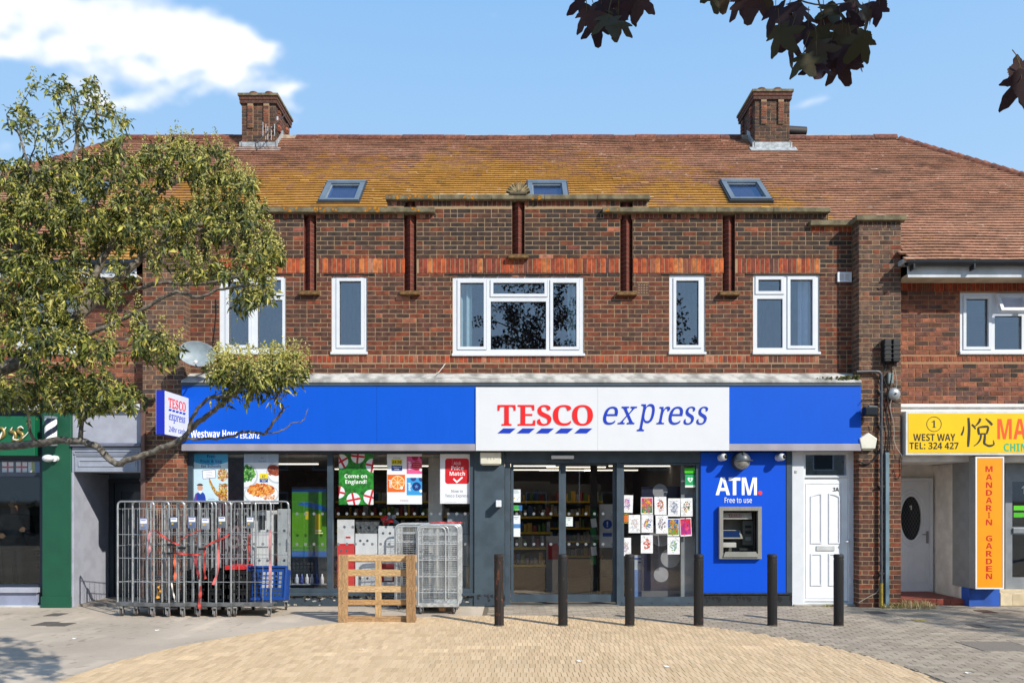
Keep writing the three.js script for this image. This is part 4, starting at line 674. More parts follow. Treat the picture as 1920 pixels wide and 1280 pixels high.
// ---------------------------------------------------------------- white door 3A
{
  const z = 0.05, d = thing('white_door', 'white panelled front door numbered 3A with letterbox and top light', 'door'), o = R(1487, 1606, 846, 1133, z);
  const open = R(1509, 1592, 895, 1129, z), top = R(1511, 1589, 852, 891, z);
  part('frame', slab(rectShape(...o), [open, top], -0.06, z), UPVC, d); part('jamb_board', bx(X(1486, 0.09), X(1508, 0.09), 0, Y(846, 0.09), 0.051, 0.085, 0.004), UPVC, d);
  part('top_light', bx(top[0] + 0.001, top[1] - 0.001, top[2] + 0.001, top[3] - 0.001, -0.012, -0.006, 0), PANE, d); part('hall_wall', [bx(o[0], o[1], 0, 2.6, -1.6, -1.55, 0), bx(o[0], o[0] + 0.02, 0, 2.6, -1.55, -0.07, 0), bx(o[1] - 0.02, o[1], 0, 2.6, -1.55, -0.07, 0), bx(o[0], o[1], 2.56, 2.6, -1.55, -0.07, 0)], mat(0x3c4448, { lo: 0.9 }), d);
  const leaf = sub('leaf', d), lz = 0.02; part('leaf_board', bx(open[0] + 0.004, open[1] - 0.004, open[2] + 0.012, open[3] - 0.004, lz - 0.045, lz, 0.003), mat(0xeff1f3, { lo: 0.95, rough: 0.3 }), leaf);
  part('leaf_edge', ring([open[0] + 0.03, X(1577.5, lz), open[2] + 0.06, open[3] - 0.09], [open[0] + 0.04, X(1576, lz), open[2] + 0.07, open[3] - 0.1], lz, lz + 0.008), UPVC, leaf);
  const mould = (a, b, c, e, arch) => { const [x0, x1, y0, y1] = R(a, b, c, e, lz), mk = (k) => { const s = new THREE.Shape(); s.moveTo(x0 + k, y0 + k); s.lineTo(x1 - k, y0 + k); if (arch > 0) { s.lineTo(x1 - k, y1 - k); s.quadraticCurveTo((x0 + x1) / 2, y1 - k, x0 + k, y1 - 0.045 - k); } else if (arch < 0) { s.lineTo(x1 - k, y1 - 0.045 - k); s.quadraticCurveTo((x0 + x1) / 2, y1 - k, x0 + k, y1 - k); } else { s.lineTo(x1 - k, y1 - k); s.lineTo(x0 + k, y1 - k); } s.closePath(); return s; }; const outer = mk(0); outer.holes.push(mk(0.018)); const g = new THREE.ExtrudeGeometry(outer, { depth: 0.008, bevelEnabled: true, bevelSize: 0.003, bevelThickness: 0.004, bevelSegments: 1 }); g.translate(0, 0, lz); part('panel_moulding', flat(mapUV(g)), UPVC, leaf); };
  mould(1520, 1541, 925, 1019, 1); mould(1554, 1575, 925, 1019, -1); mould(1520, 1541, 1038, 1098, 0); mould(1554, 1575, 1038, 1098, 0);
  part('letterbox', [bx(X(1531, lz), X(1565, lz), Y(1032, lz), Y(1023, lz), lz, lz + 0.016, 0.003)], mat(0xd7d9d8, { lo: 0.9, metal: 0.2, rough: 0.35 }), d);
  const k = new THREE.SphereGeometry(0.032, 14, 10); k.scale(1.1, 0.7, 0.9); k.translate(X(1586, lz), Y(1015, lz), z + 0.045); part('knob', [flat(mapUV(k)), rod(V(X(1586, lz), Y(1015, lz), lz), V(X(1586, lz), Y(1015, lz), z + 0.04), 0.012)], mat(0xdcdedf, { p: null, rough: 0.25, metal: 0.2 }), d);
  part('number', letters('3A', SANSB, R(1562, 1573.5, 913.5, 921, lz), lz + 0.001, 0.004), mat(0x3a3a3c, { p: null }), d);
  part('hinge', [1090, 935].map((y) => bx(X(1594, z), X(1600, z), Y(y + 6, z), Y(y - 6, z), z, z + 0.012, 0.003)), UPVC, d);
  part('bell_push', bx(X(1491, 0.09), X(1495, 0.09), Y(886, 0.09), Y(882, 0.09), 0.085, 0.097, 0.002), mat(0xa9a9a4, { p: null }), d);
  part('door_step', bx(o[0], o[1], 0, 0.03, -0.06, 0.11, 0.005), mat(0xb9b2a6, { lo: 0.6 }), d);
}
// ---------------------------------------------------------------- fittings on the slate pilaster and door head
{
  const a = thing('alarm_sounder', 'cream rectangular sounder box on top of the slate pilaster', 'alarm', [X(920, 0.15), Y(860, 0.15), 0.115]);
  part('case', bx(-0.172, 0.172, -0.095, 0.105, 0, 0.10, 0.022), mat(0xdcd8c6, { lo: 0.9, rough: 0.45 }), a); part('slot_grille', [0, 1, 2].map((k) => bx(-0.06 + k * 0.05, -0.035 + k * 0.05, -0.02, 0.02, 0.1, 0.1015, 0)), mat(0xb8b4a2, { p: null }), a); part('underside', bx(-0.14, 0.14, -0.105, -0.094, 0.01, 0.09, 0), mat(0x8d8a7e, { p: null }), a);
  const s = thing('door_sensor', 'slim white motion sensor on the head of the sliding doors', 'sensor', [X(1055, 0.12), Y(857, 0.12), 0.086]); part('case', bx(-0.185, 0.185, -0.028, 0.032, 0, 0.06, 0.012), UPVC, s); part('lens_strip', bx(-0.15, 0.15, -0.04, -0.027, 0.008, 0.05, 0.003), mat(0x25282b, { p: null }), s);
  const w = thing('small_wall_sensor', 'small white box sensor halfway up the slate pilaster', 'sensor', [X(935, 0.15), Y(944, 0.15), 0.115]); part('case', bx(-0.045, 0.045, -0.055, 0.055, 0.01, 0.17, 0.01), UPVC, w); part('back_plate', bx(-0.03, 0.03, -0.035, 0.035, 0, 0.012, 0), UPVC, w);
}
// ---------------------------------------------------------------- pier services on the right
{
  const z = PIERZ, DP = mat(0x2b2d30, { lo: 0.7, rough: 0.5 }), GP = mat(0x6f8894, { lo: 0.8, rough: 0.6 });
  const p = thing('soil_pipe', 'dark vertical pipe with elbow on the right pier, yellow at its foot', 'pipe'), x = X(1653, z + 0.05), zz = z + 0.05;
  part('pipe', [pipe([V(X(1606, zz), Y(697, zz), zz), V(x, Y(696, zz), zz), V(x, Y(1093, zz), zz)], 0.024, 0.09, 10)], mat(0x55565a, { lo: 0.6, rough: 0.4, size: 0.3 }), p); part('yellow_foot', rod(V(x, Y(1093, zz), zz), V(x, 0, zz), 0.027, 10), mat(0xb59b3f, { lo: 0.7, size: 0.2 }), p);
  for (const y of [735, 800, 912, 1075]) part('pipe_clip', bx(x - 0.045, x + 0.045, Y(y, zz) - 0.015, Y(y, zz) + 0.015, z, zz + 0.02, 0.004), DP, p);
  const t = thing('cable_trunking', 'pale blue-grey cable trunking on the right pier', 'trunking'); part('channel', bx(X(1660, z + 0.03), X(1667.5, z + 0.03), 0.01, Y(848, z + 0.03), z + 0.001, z + 0.045, 0.005), GP, t); part('cover', bx(X(1661.5, z + 0.05), X(1666, z + 0.05), 0.02, Y(852, z + 0.03), z + 0.045, z + 0.052, 0.002), GP, t);
  for (const [px, label] of [[1663, 'left of two black cable boxes high on the right pier'], [1679, 'right of two black cable boxes high on the right pier']]) { const b = thing('cable_box', label, 'cable box', [X(px, z + 0.08), Y(664, z + 0.08), z + 0.002]); part('case', bx(-0.06, 0.06, -0.13, 0.24, 0, 0.13, 0.02), BLACK, b); part('gland', [-0.03, 0, 0.03].map((q) => rod(V(q, -0.19, 0.05), V(q, -0.12, 0.05), 0.012)), BLACK, b); part('rib', [0, 1, 2, 3].map((k) => bx(-0.063, 0.063, -0.08 + k * 0.07, -0.06 + k * 0.07, 0.11, 0.137, 0.003)), BLACK, b); }
  const j = thing('junction_box', 'small grey junction box between cable boxes and bell', 'junction box', [X(1671, z + 0.05), Y(709, z + 0.05), z + 0.002]); part('case', bx(-0.045, 0.045, -0.085, 0.085, 0, 0.06, 0.008), mat(0x7d8a88, { lo: 0.8 }), j); part('lid_screw', [rod(V(-0.02, -0.05, 0.059), V(-0.02, -0.05, 0.064), 0.006), rod(V(0.02, 0.05, 0.059), V(0.02, 0.05, 0.064), 0.006)], mat(0x454b4a, { p: null }), j);
  const bl = thing('alarm_bell', 'round grey alarm bell on the right pier', 'bell', [X(1679, z + 0.07), Y(738, z + 0.07), z + 0.002]); const dg = new THREE.LatheGeometry([[0, 0.085], [0.03, 0.085], [0.07, 0.075], [0.1, 0.045], [0.105, 0.01], [0.1, 0.0], [0, 0]].map((q) => new THREE.Vector2(...q)), 28); dg.rotateX(Math.PI / 2); part('gong', flat(mapUV(dg)), mat(0xa7abad, { lo: 0.8, metal: 0.4, rough: 0.35 }), bl); part('screw', rod(V(0, 0, 0.08), V(0, 0, 0.1), 0.014, 10), DP, bl);
  const fl = thing('floodlight', 'black floodlight on a short arm beside the blue sign end', 'floodlight', [X(1633, z + 0.2), Y(771, z + 0.2), z + 0.03]); const fb = bx(-0.1, 0.1, -0.07, 0.07, 0.08, 0.2, 0.012); part('housing', fb, BLACK, fl); part('front_glass', bx(-0.085, 0.085, -0.055, 0.055, 0.2, 0.206, 0), new THREE.MeshStandardMaterial({ color: 0x22262a, roughness: 0.15 }), fl); part('arm', [rod(V(0, 0.04, -0.03), V(0, 0.04, 0.09), 0.018), rod(V(0, 0.085, 0.1), V(0.17, 0.085, 0.02), 0.02)], mat(0x6f7577, { lo: 0.8, metal: 0.3 }), fl); part('fin', [0, 1, 2, 3].map((k) => bx(-0.09, 0.09, -0.05 + k * 0.03, -0.045 + k * 0.03, 0.05, 0.08, 0)), BLACK, fl);
  const al = thing('alarm_box', 'white five-sided burglar alarm box under the blue sign end', 'alarm', [X(1628.5, z + 0.07), Y(828, z + 0.07), z + 0.002]); const s5 = new THREE.Shape([[0, 0.13], [0.128, 0.045], [0.1, -0.1], [-0.1, -0.1], [-0.128, 0.045]].map((q) => new THREE.Vector2(...q))); const ag = new THREE.ExtrudeGeometry(s5, { depth: 0.07, bevelEnabled: true, bevelSize: 0.012, bevelThickness: 0.012, bevelSegments: 2 }); part('case', flat(mapUV(ag)), mat(0xe0ddce, { lo: 0.92, rough: 0.4 }), al); part('base', bx(-0.085, 0.085, -0.135, -0.1, 0, 0.06, 0.006), mat(0xcac7b4, { lo: 0.9 }), al);
  const cab = (pts, label, r = 0.009, m = BLACK) => single('cable', label, 'cable', pipe(pts.map(([a, b, c]) => V(X(a, z + c), Y(b, z + c), z + c)), r, 0.12, 6), m, 'cables on the facade');
  cab([[1608, 862, 0.02], [1625, 872, 0.03], [1645, 858, 0.03], [1652, 838, 0.04]], 'thick black cable sagging below the alarm box', 0.014); cab([[1661, 690, 0.03], [1655, 705, 0.05], [1668, 735, 0.03], [1661, 780, 0.03], [1668, 815, 0.03], [1662, 850, 0.02]], 'black cable snaking past the bell to the trunking');
  cab([[1678, 690, 0.04], [1684, 720, 0.03], [1668, 760, 0.05], [1678, 800, 0.03], [1676, 830, 0.02], [1692, 855, 0.06]], 'thin pale cable hanging from the bell to the yellow sign', 0.004, mat(0xb0aba2, { p: null })); cab([[1673, 692, 0.05], [1672, 715, 0.07], [1663, 745, 0.04], [1672, 790, 0.02], [1668, 848, 0.02]], 'black cable between the grey box and the trunking');
  cab([[1640, 790, 0.06], [1636, 830, 0.012], [1645, 850, 0.02]], 'black cable below the floodlight', 0.006); cab([[1692, 852, 0.03], [1690, 890, 0.012], [1682, 900, 0.012], [1676, 880, 0.012]], 'loose black cable loop beside the yellow sign end', 0.005); cab([[1616, 755, 0.1], [1622, 743, 0.05], [1650, 748, 0.02], [1690, 752, 0.02]], 'black cable crossing the pier above the floodlight', 0.006); cab([[1652, 1075, 0.02], [1648, 1110, 0.02], [1630, 1118, 0.012], [1610, 1130, 0.012]], 'pale cable hanging loose at the foot of the right pier', 0.006, mat(0xa39c90, { p: null }));
}
// ---------------------------------------------------------------- satellite dish, cable and downpipe on the left
{
  const d = thing('satellite_dish', 'grey satellite dish on an arm above the blue sign', 'satellite dish', [X(366, 0.6), Y(663, 0.6), 0.52]); const prof = []; for (let k = 0; k <= 10; k++) { const r = k / 10; prof.push(new THREE.Vector2(r, 0.16 * r * r)); } for (let k = 10; k >= 0; k--) { const r = k / 10; prof.push(new THREE.Vector2(r, 0.16 * r * r - 0.02)); }
  const g = new THREE.LatheGeometry(prof, 40); g.scale(0.285, 0.4, 0.2); g.rotateX(Math.PI / 2); g.rotateX(-0.12); g.rotateY(0.32); g.rotateZ(-0.1); const dishM = mat(0x8d9ba3, { lo: 0.85, size: 0.4, rough: 0.5, side: THREE.DoubleSide });
  part('reflector', flat(mapUV(g)), dishM, d); part('arm', [pipe([V(0.02, -0.2, 0.02), V(0.06, -0.23, 0.14), V(0.07, -0.18, 0.3)], 0.011, 0.05), pipe([V(0, -0.02, -0.02), V(-0.02, -0.1, -0.2), V(-0.02, -0.1, -0.5)], 0.018, 0.08)], mat(0x6c7378, { lo: 0.8, metal: 0.4 }), d); part('receiver', rod(V(0.07, -0.185, 0.3), V(0.066, -0.15, 0.22), 0.026, 12), mat(0xd2d4d2, { p: null }), d);
  single('cable', 'black cable hanging down the wall beside the left window', 'cable', pipe([[405, 560], [406, 590], [400, 640], [402, 672]].map(([a, b]) => V(X(a), Y(b), 0.015)), 0.007, 0.1, 5), BLACK, 'cables on the facade');
  const dp = thing('downpipe', 'brown downpipe running down the left brick pier', 'pipe'); part('pipe', bx(X(264, 0.3), X(272, 0.3), 0.02, Y(752, 0.3), PIERZ + 0.02, PIERZ + 0.09, 0.012), mat(0x6d5148, { lo: 0.8, rough: 0.5 }), dp); part('bracket', [770, 900, 1030].map((y) => bx(X(262, 0.3), X(274, 0.3), Y(y, 0.3) - 0.02, Y(y, 0.3) + 0.02, PIERZ, PIERZ + 0.095, 0.004)), mat(0x5c443c, { lo: 0.8 }), dp); part('inlet', pipe([V(X(290, 0.3), Y(749, 0.3), PIERZ + 0.06), V(X(268, 0.3), Y(749, 0.3), PIERZ + 0.06), V(X(268, 0.3), Y(760, 0.3), PIERZ + 0.06)], 0.028, 0.05, 8), mat(0x2a2523, { lo: 0.8 }), dp);
}
// television aerial on the left chimney
{
  const a = thing('television_aerial', 'thin television aerial lashed to the left chimney', 'aerial', [-5.0, 9.35, -3.3]), m = mat(0xb9bcbe, { p: null, metal: 0.5, rough: 0.4 }), dk = mat(0x3a3a3c, { p: null, metal: 0.4, rough: 0.5 });
  part('boom', [rod(V(-0.22, -0.32, 0.28), V(0.3, 0.42, 0), 0.012), rod(V(-0.24, -0.34, 0.3), V(-0.2, -0.5, 0.34), 0.012)], dk, a); for (const [x, y, h] of [[-0.14, 0.02, 0.16], [-0.08, -0.02, 0.16], [-0.04, -0.05, 0.14], [0.03, -0.05, 0.14], [0.1, 0.02, 0.12]]) part('element', rod(V(x, y - h, 0.13), V(x, y + h, 0.13), 0.006, 5), m, a); part('cable_clip', rod(V(0.12, 0.28, 0.02), V(0.13, 0.34, 0.05), 0.022, 8), UPVC, a);
}
// ================================================================ right wing: takeaway
const WHITEWALL = mat(0xf0ebe4, { p: 'blotch', lo: 0.86, size: 1.1, rough: 0.9, bump: 0.002 });
const ALUM = mat(0x8d9399, { lo: 0.88, rough: 0.4, metal: 0.3, size: 0.7 });
{
  const b = wingR, x0 = 6.285, x1 = 12.2, y0 = Y(757), y1 = Y(527), win = [[1800, 1990, 549, 661], [[1812, 1854, 560, 650, 1], [1866, 1917, 592, 655, 0], [1933, 1977, 560, 650, 1]]];
  const wh = [X(1800, -0.02), X(1990, -0.02), Y(661, -0.02), Y(549, -0.02)], list = [], soldTop = [x0, x1, Y(546), Y(527)], soldLow = [x0, x1, Y(678), Y(667)], vent = [X(1724), X(1746), Y(545), Y(528)];
  part('wall', slab(rectShape(x0, x1, y0 - 0.2, y1 + 0.12), [wh], -0.3, -0.0065), WINGMORTAR, b);
  laid(list, { o: V(0, 0, 0), u0: x0, u1: x1, v0: y0, v1: y1, holes: [wh, soldTop, soldLow, vent], tones: () => rnd() < 0.12 ? ['dark'] : ['wing'] });
  laid(list, { o: V(0, 0, 0), u0: x0, u1: x1, v0: soldTop[2], v1: soldTop[3], upright: true, holes: [vent], tones: () => ['red', Math.floor(rnd() * 3) * 2] });
  laid(list, { o: V(0, 0, 0), u0: x0, u1: x1, v0: soldLow[2], v1: soldLow[3], upright: true, tones: () => ['pale', Math.floor(rnd() * 2) * 4] });
  layBricks(list, b, 300);
  const ab = sub('air_brick', b), hs = []; for (let i = 0; i < 5; i++) for (let j = 0; j < 4; j++) hs.push([vent[0] + 0.012 + i * 0.036, vent[0] + 0.034 + i * 0.036, vent[2] + 0.014 + j * 0.034, vent[2] + 0.036 + j * 0.034]);
  part('grille', slab(rectShape(...vent), hs, -0.05, 0.002), mat(0x7a4431, { lo: 0.7 }), ab); part('cavity', bx(...vent, -0.1, -0.052, 0), mat(0x15110f, { p: null }), ab);
  windowUnit(b, win[0], win[1]);
  // open top vent, hinged at its top
  const v = [X(1868), X(1922), Y(590), Y(552)], tv = sub('open_vent', b, [0, v[3], -0.01]); tv.rotation.x = -0.42; const h = v[3] - v[2];
  part('sash', ring([v[0], v[1], -h, 0], [v[0] + 0.05, v[1] - 0.05, -h + 0.05, -0.05], -0.03, 0.03), UPVC, tv); part('pane', bx(v[0] + 0.05, v[1] - 0.05, -h + 0.05, -0.05, -0.003, 0.003, 0), PANE, tv);
  part('upstairs_room', [bx(x0, x1, 3.85, 3.95, -4, -0.31, 0), bx(x0, x1, 5.5, 5.6, -3, -0.31, 0), bx(x0, x1, 3.9, 5.6, -4.1, -4, 0), bx(x0 - 0.05, x0, 3.9, 5.6, -4, -0.31, 0), bx(x1, x1 + 0.1, 0, 5.5, -8, 0, 0)], mat(0x70706d, { lo: 0.9 }), b);
  // eaves: soffit, fascia board, gutter
  const ex = x0 + 0.01; part('soffit', bx(ex, 12.68, Y(517, 0.4), Y(517, 0.4) + 0.02, 0.002, 0.40, 0), mat(0xc9b89e, { lo: 0.85 }), b); part('fascia_board', bx(ex, 12.69, Y(520, 0.42), Y(499, 0.42), 0.401, 0.425, 0.004), mat(0xd4d9de, { lo: 0.85, size: 1.2 }), b);
  const gs = new THREE.Shape(); gs.absarc(0, 0, 0.058, Math.PI, 0); gs.lineTo(0.053, 0); gs.absarc(0, 0, 0.053, 0, -Math.PI, true); const gg = new THREE.ExtrudeGeometry(gs, { depth: 6.42, bevelEnabled: false, curveSegments: 10 });
  const half = new THREE.Shape(); half.absarc(0, 0, 0.06, Math.PI, Math.PI * 2); half.absarc(0, 0, 0.054, Math.PI * 2, Math.PI, true); const gu = new THREE.ExtrudeGeometry(half, { depth: 6.42, bevelEnabled: false, curveSegments: 10 }); gu.rotateY(Math.PI / 2); gu.scale(1, 1.35, 1.1); gu.translate(ex - 0.06, Y(490, 0.5), 0.50); const GUT = mat(0x23282e, { lo: 0.85, rough: 0.3 });
  part('gutter', flat(mapUV(gu)), GUT, b); void gg; for (const px of [1712, 1825, 1940]) part('gutter_bracket', [bx(X(px, 0.5) - 0.015, X(px, 0.5) + 0.015, Y(506, 0.5), Y(489, 0.5), 0.43, 0.553, 0.004)], GUT, b);
  part('lead_saddle', bx(x0 - 0.05, x0 + 0.16, Y(492, 0.45), Y(482, 0.45), 0.2, 0.46, 0.02), mat(0xc9ced0, { lo: 0.7, rough: 0.6 }), b);
  // ground floor: white band, alcove with door, pier, shop door
  part('white_band', bx(x0 + 0.002, x1, Y(772, 0.12), Y(757, 0.12), -0.02, 0.13, 0.006), WHITEWALL, b); part('band_moulding', bx(x0 + 0.002, x1, Y(763, 0.17), Y(758.5, 0.17), 0.131, 0.165, 0.006), WHITEWALL, b);
  part('lintel_beam', bx(x0 + 0.002, x1, 2.36, Y(772, 0.12), -0.3, 0.11, 0), WHITEWALL, b);
  const az = -1.2, ax = 7.5; part('alcove', [bx(x0, x0 + 0.02, 0, 2.36, az, -0.02, 0), bx(x0, ax, 2.36, 2.4, az, -0.3, 0), bx(x0, 6.74, 0, 2.36, az - 0.1, az, 0), bx(7.56, 7.7, 0, 2.36, az - 0.1, az, 0), bx(6.74, 7.56, 2.13, 2.36, az - 0.1, az, 0)], WHITEWALL, b);
  const ws = new THREE.Shape([[ax, 0.10], [ax + 0.02, 0.10], [8.0, -0.02], [8.0, az], [7.6, az], [7.58, -0.55], [ax, -0.2]].map(([x, z]) => new THREE.Vector2(x, -z))); const wg = new THREE.ExtrudeGeometry(ws, { depth: 2.36, bevelEnabled: false }); wg.rotateX(-Math.PI / 2); part('return_wall', flat(mapUV(wg)), WHITEWALL, b);
  part('step', bx(x0 + 0.002, ax - 0.02, 0, 0.1, az, -0.03, 0.006), mat(0x8d4434, { lo: 0.7, size: 0.4, rough: 0.6 }), b); for (let k = 0; k < 5; k++) part('step_tile', bx(x0 + 0.01 + k * 0.235, x0 + 0.238 + k * 0.235, 0.012, 0.104, -0.03, -0.008, 0.004), mat([0xa04a38, 0x8a3f30][k % 2], { lo: 0.8, rough: 0.45 }), b);
  part('pier_plinth', bx(X(1818, 0.12), X(1876, 0.12), 0, Y(1103, 0.12), -0.1, 0.118, 0.006), mat(0x1a55b4, { lo: 0.8, rough: 0.6 }), b); part('pier_core', bx(X(1820, 0.1), X(1884, 0.1), Y(1103, 0.12), 2.36, -0.4, 0.1, 0), mat(0x8d8f90, { lo: 0.9 }), b);
  part('entrance_sill', bx(X(1877, 0.1), 12.0, 0, 0.22, -0.6, 0.09, 0.006), mat(0xd8c6a4, { lo: 0.85, size: 0.5 }), b); for (let k = 0; k < 12; k++) part('sill_tile', bx(X(1877, 0.1) + 0.002 + k * 0.2, X(1877, 0.1) + 0.198 + k * 0.2, 0.01, 0.2, 0.09, 0.097, 0.002), mat([0xdccaa8, 0xd2bf9c, 0xe0cfae][k % 3], { lo: 0.85 }), b);
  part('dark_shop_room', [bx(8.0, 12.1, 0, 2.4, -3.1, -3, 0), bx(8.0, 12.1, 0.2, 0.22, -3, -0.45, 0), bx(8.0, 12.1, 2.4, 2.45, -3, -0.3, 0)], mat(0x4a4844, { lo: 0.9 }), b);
  const dz = -0.42, ed = sub('aluminium_door', b), pn = [X(1899, dz), X(1960, dz), Y(1080, dz), Y(962, dz)]; part('frame', slab(rectShape(X(1886, dz), 11.9, 0.22, 2.36), [[pn[0], pn[1], 0.42, 1.15], [pn[0], pn[1], 1.28, 2.05], [pn[1] + 0.12, 11.8, 0.42, 2.05]], dz - 0.06, dz), ALUM, ed);
  for (const q of [[pn[0], pn[1], 0.42, 1.15], [pn[0], pn[1], 1.28, 2.05], [pn[1] + 0.12, 11.8, 0.42, 2.05]]) part('pane', bx(q[0], q[1], q[2], q[3], dz - 0.035, dz - 0.029, 0), SHOPGLASS, ed); part('push_plate', bx(pn[0], pn[1], 1.17, 1.26, dz, dz + 0.03, 0.006), ALUM, ed);
  part('number', letters('1', SANSB, [pn[0] + 0.17, pn[0] + 0.24, 1.84, 1.98], dz - 0.027, 0.002), UPVC, ed); for (const [yy, c] of [[1.56, 0x56c227], [1.44, 0x46b021]]) part('sticker', bx(pn[0] + 0.04, pn[1] - 0.1, yy, yy + 0.08, dz - 0.028, dz - 0.0265, 0), mat(c, { p: null }), ed);
}
{
  const az = -1.2, d = thing('oval_glass_door', 'white door with oval leaded glass numbered 1 in the right alcove', 'door', [6.74, 0.1, az]), w = 0.82, h = 2.03;
  const o = rectShape(0, w, 0, h), el = new THREE.Path(); el.absellipse(w * 0.53, 1.31, 0.185, 0.405, 0, Math.PI * 2); const leaf = new THREE.Shape([[0.06, 0.02], [w - 0.06, 0.02], [w - 0.06, h - 0.06], [0.06, h - 0.06]].map((p) => new THREE.Vector2(...p))); leaf.holes.push(el);
  const lg = new THREE.ExtrudeGeometry(leaf, { depth: 0.045, bevelEnabled: false, curveSegments: 24 }); lg.translate(0, 0, 0.005); part('leaf', flat(mapUV(lg)), UPVC, d); part('frame', ring([0, w, 0, h], [0.058, w - 0.058, 0.018, h - 0.058], 0, 0.075), UPVC, d);
  const t1 = new THREE.TorusGeometry(1, 0.07, 8, 40); t1.scale(0.2, 0.42, 0.22); t1.translate(w * 0.53, 1.31, 0.052); part('oval_moulding', flat(mapUV(t1)), UPVC, d); const t2 = new THREE.TorusGeometry(1, 0.03, 6, 40); t2.scale(0.275, 0.5, 0.3); t2.translate(w * 0.53, 1.31, 0.05); part('outer_moulding', flat(mapUV(t2)), UPVC, d);
  const pg = new THREE.CircleGeometry(1, 40); pg.scale(0.19, 0.41, 1); pg.translate(w * 0.53, 1.31, 0.02); part('oval_glass', flat(mapUV(pg)), new THREE.MeshStandardMaterial({ color: 0x23272b, roughness: 0.12 }), d);
  const lead = []; for (let k = -6; k <= 6; k++) for (const s of [-1, 1]) { const c = k * 0.1; const pts = []; for (let t = -0.5; t <= 0.5; t += 0.02) { const x = t * 0.6, y = s * t * 1.1 + c; if ((x / 0.185) ** 2 + (y / 0.405) ** 2 < 1) pts.push([x, y]); } if (pts.length > 2) { const a = pts[0], e = pts[pts.length - 1]; lead.push(rod(V(w * 0.53 + a[0], 1.31 + a[1], 0.023), V(w * 0.53 + e[0], 1.31 + e[1], 0.023), 0.003, 4)); } } part('lead_strips', lead, mat(0x4a4f55, { p: null }), d);
  for (const q of [[0.13, 0.38], [0.46, 0.71]]) part('panel_moulding', ring([q[0], q[1], 0.16, 0.72], [q[0] + 0.02, q[1] - 0.02, 0.18, 0.7], 0.05, 0.06), UPVC, d);
  part('handle', [bx(w - 0.115, w - 0.075, 0.86, 1.08, 0.05, 0.062, 0.005), rod(V(w - 0.095, 1.02, 0.085), V(w - 0.2, 1.02, 0.09), 0.01)], mat(0x8a8d90, { p: null, metal: 0.7, rough: 0.35 }), d); part('number', letters('1', SANSB, [w * 0.53 - 0.02, w * 0.53 + 0.025, 1.46, 1.54], 0.024, 0.003), mat(0xd0d0cc, { p: null }), d);
}
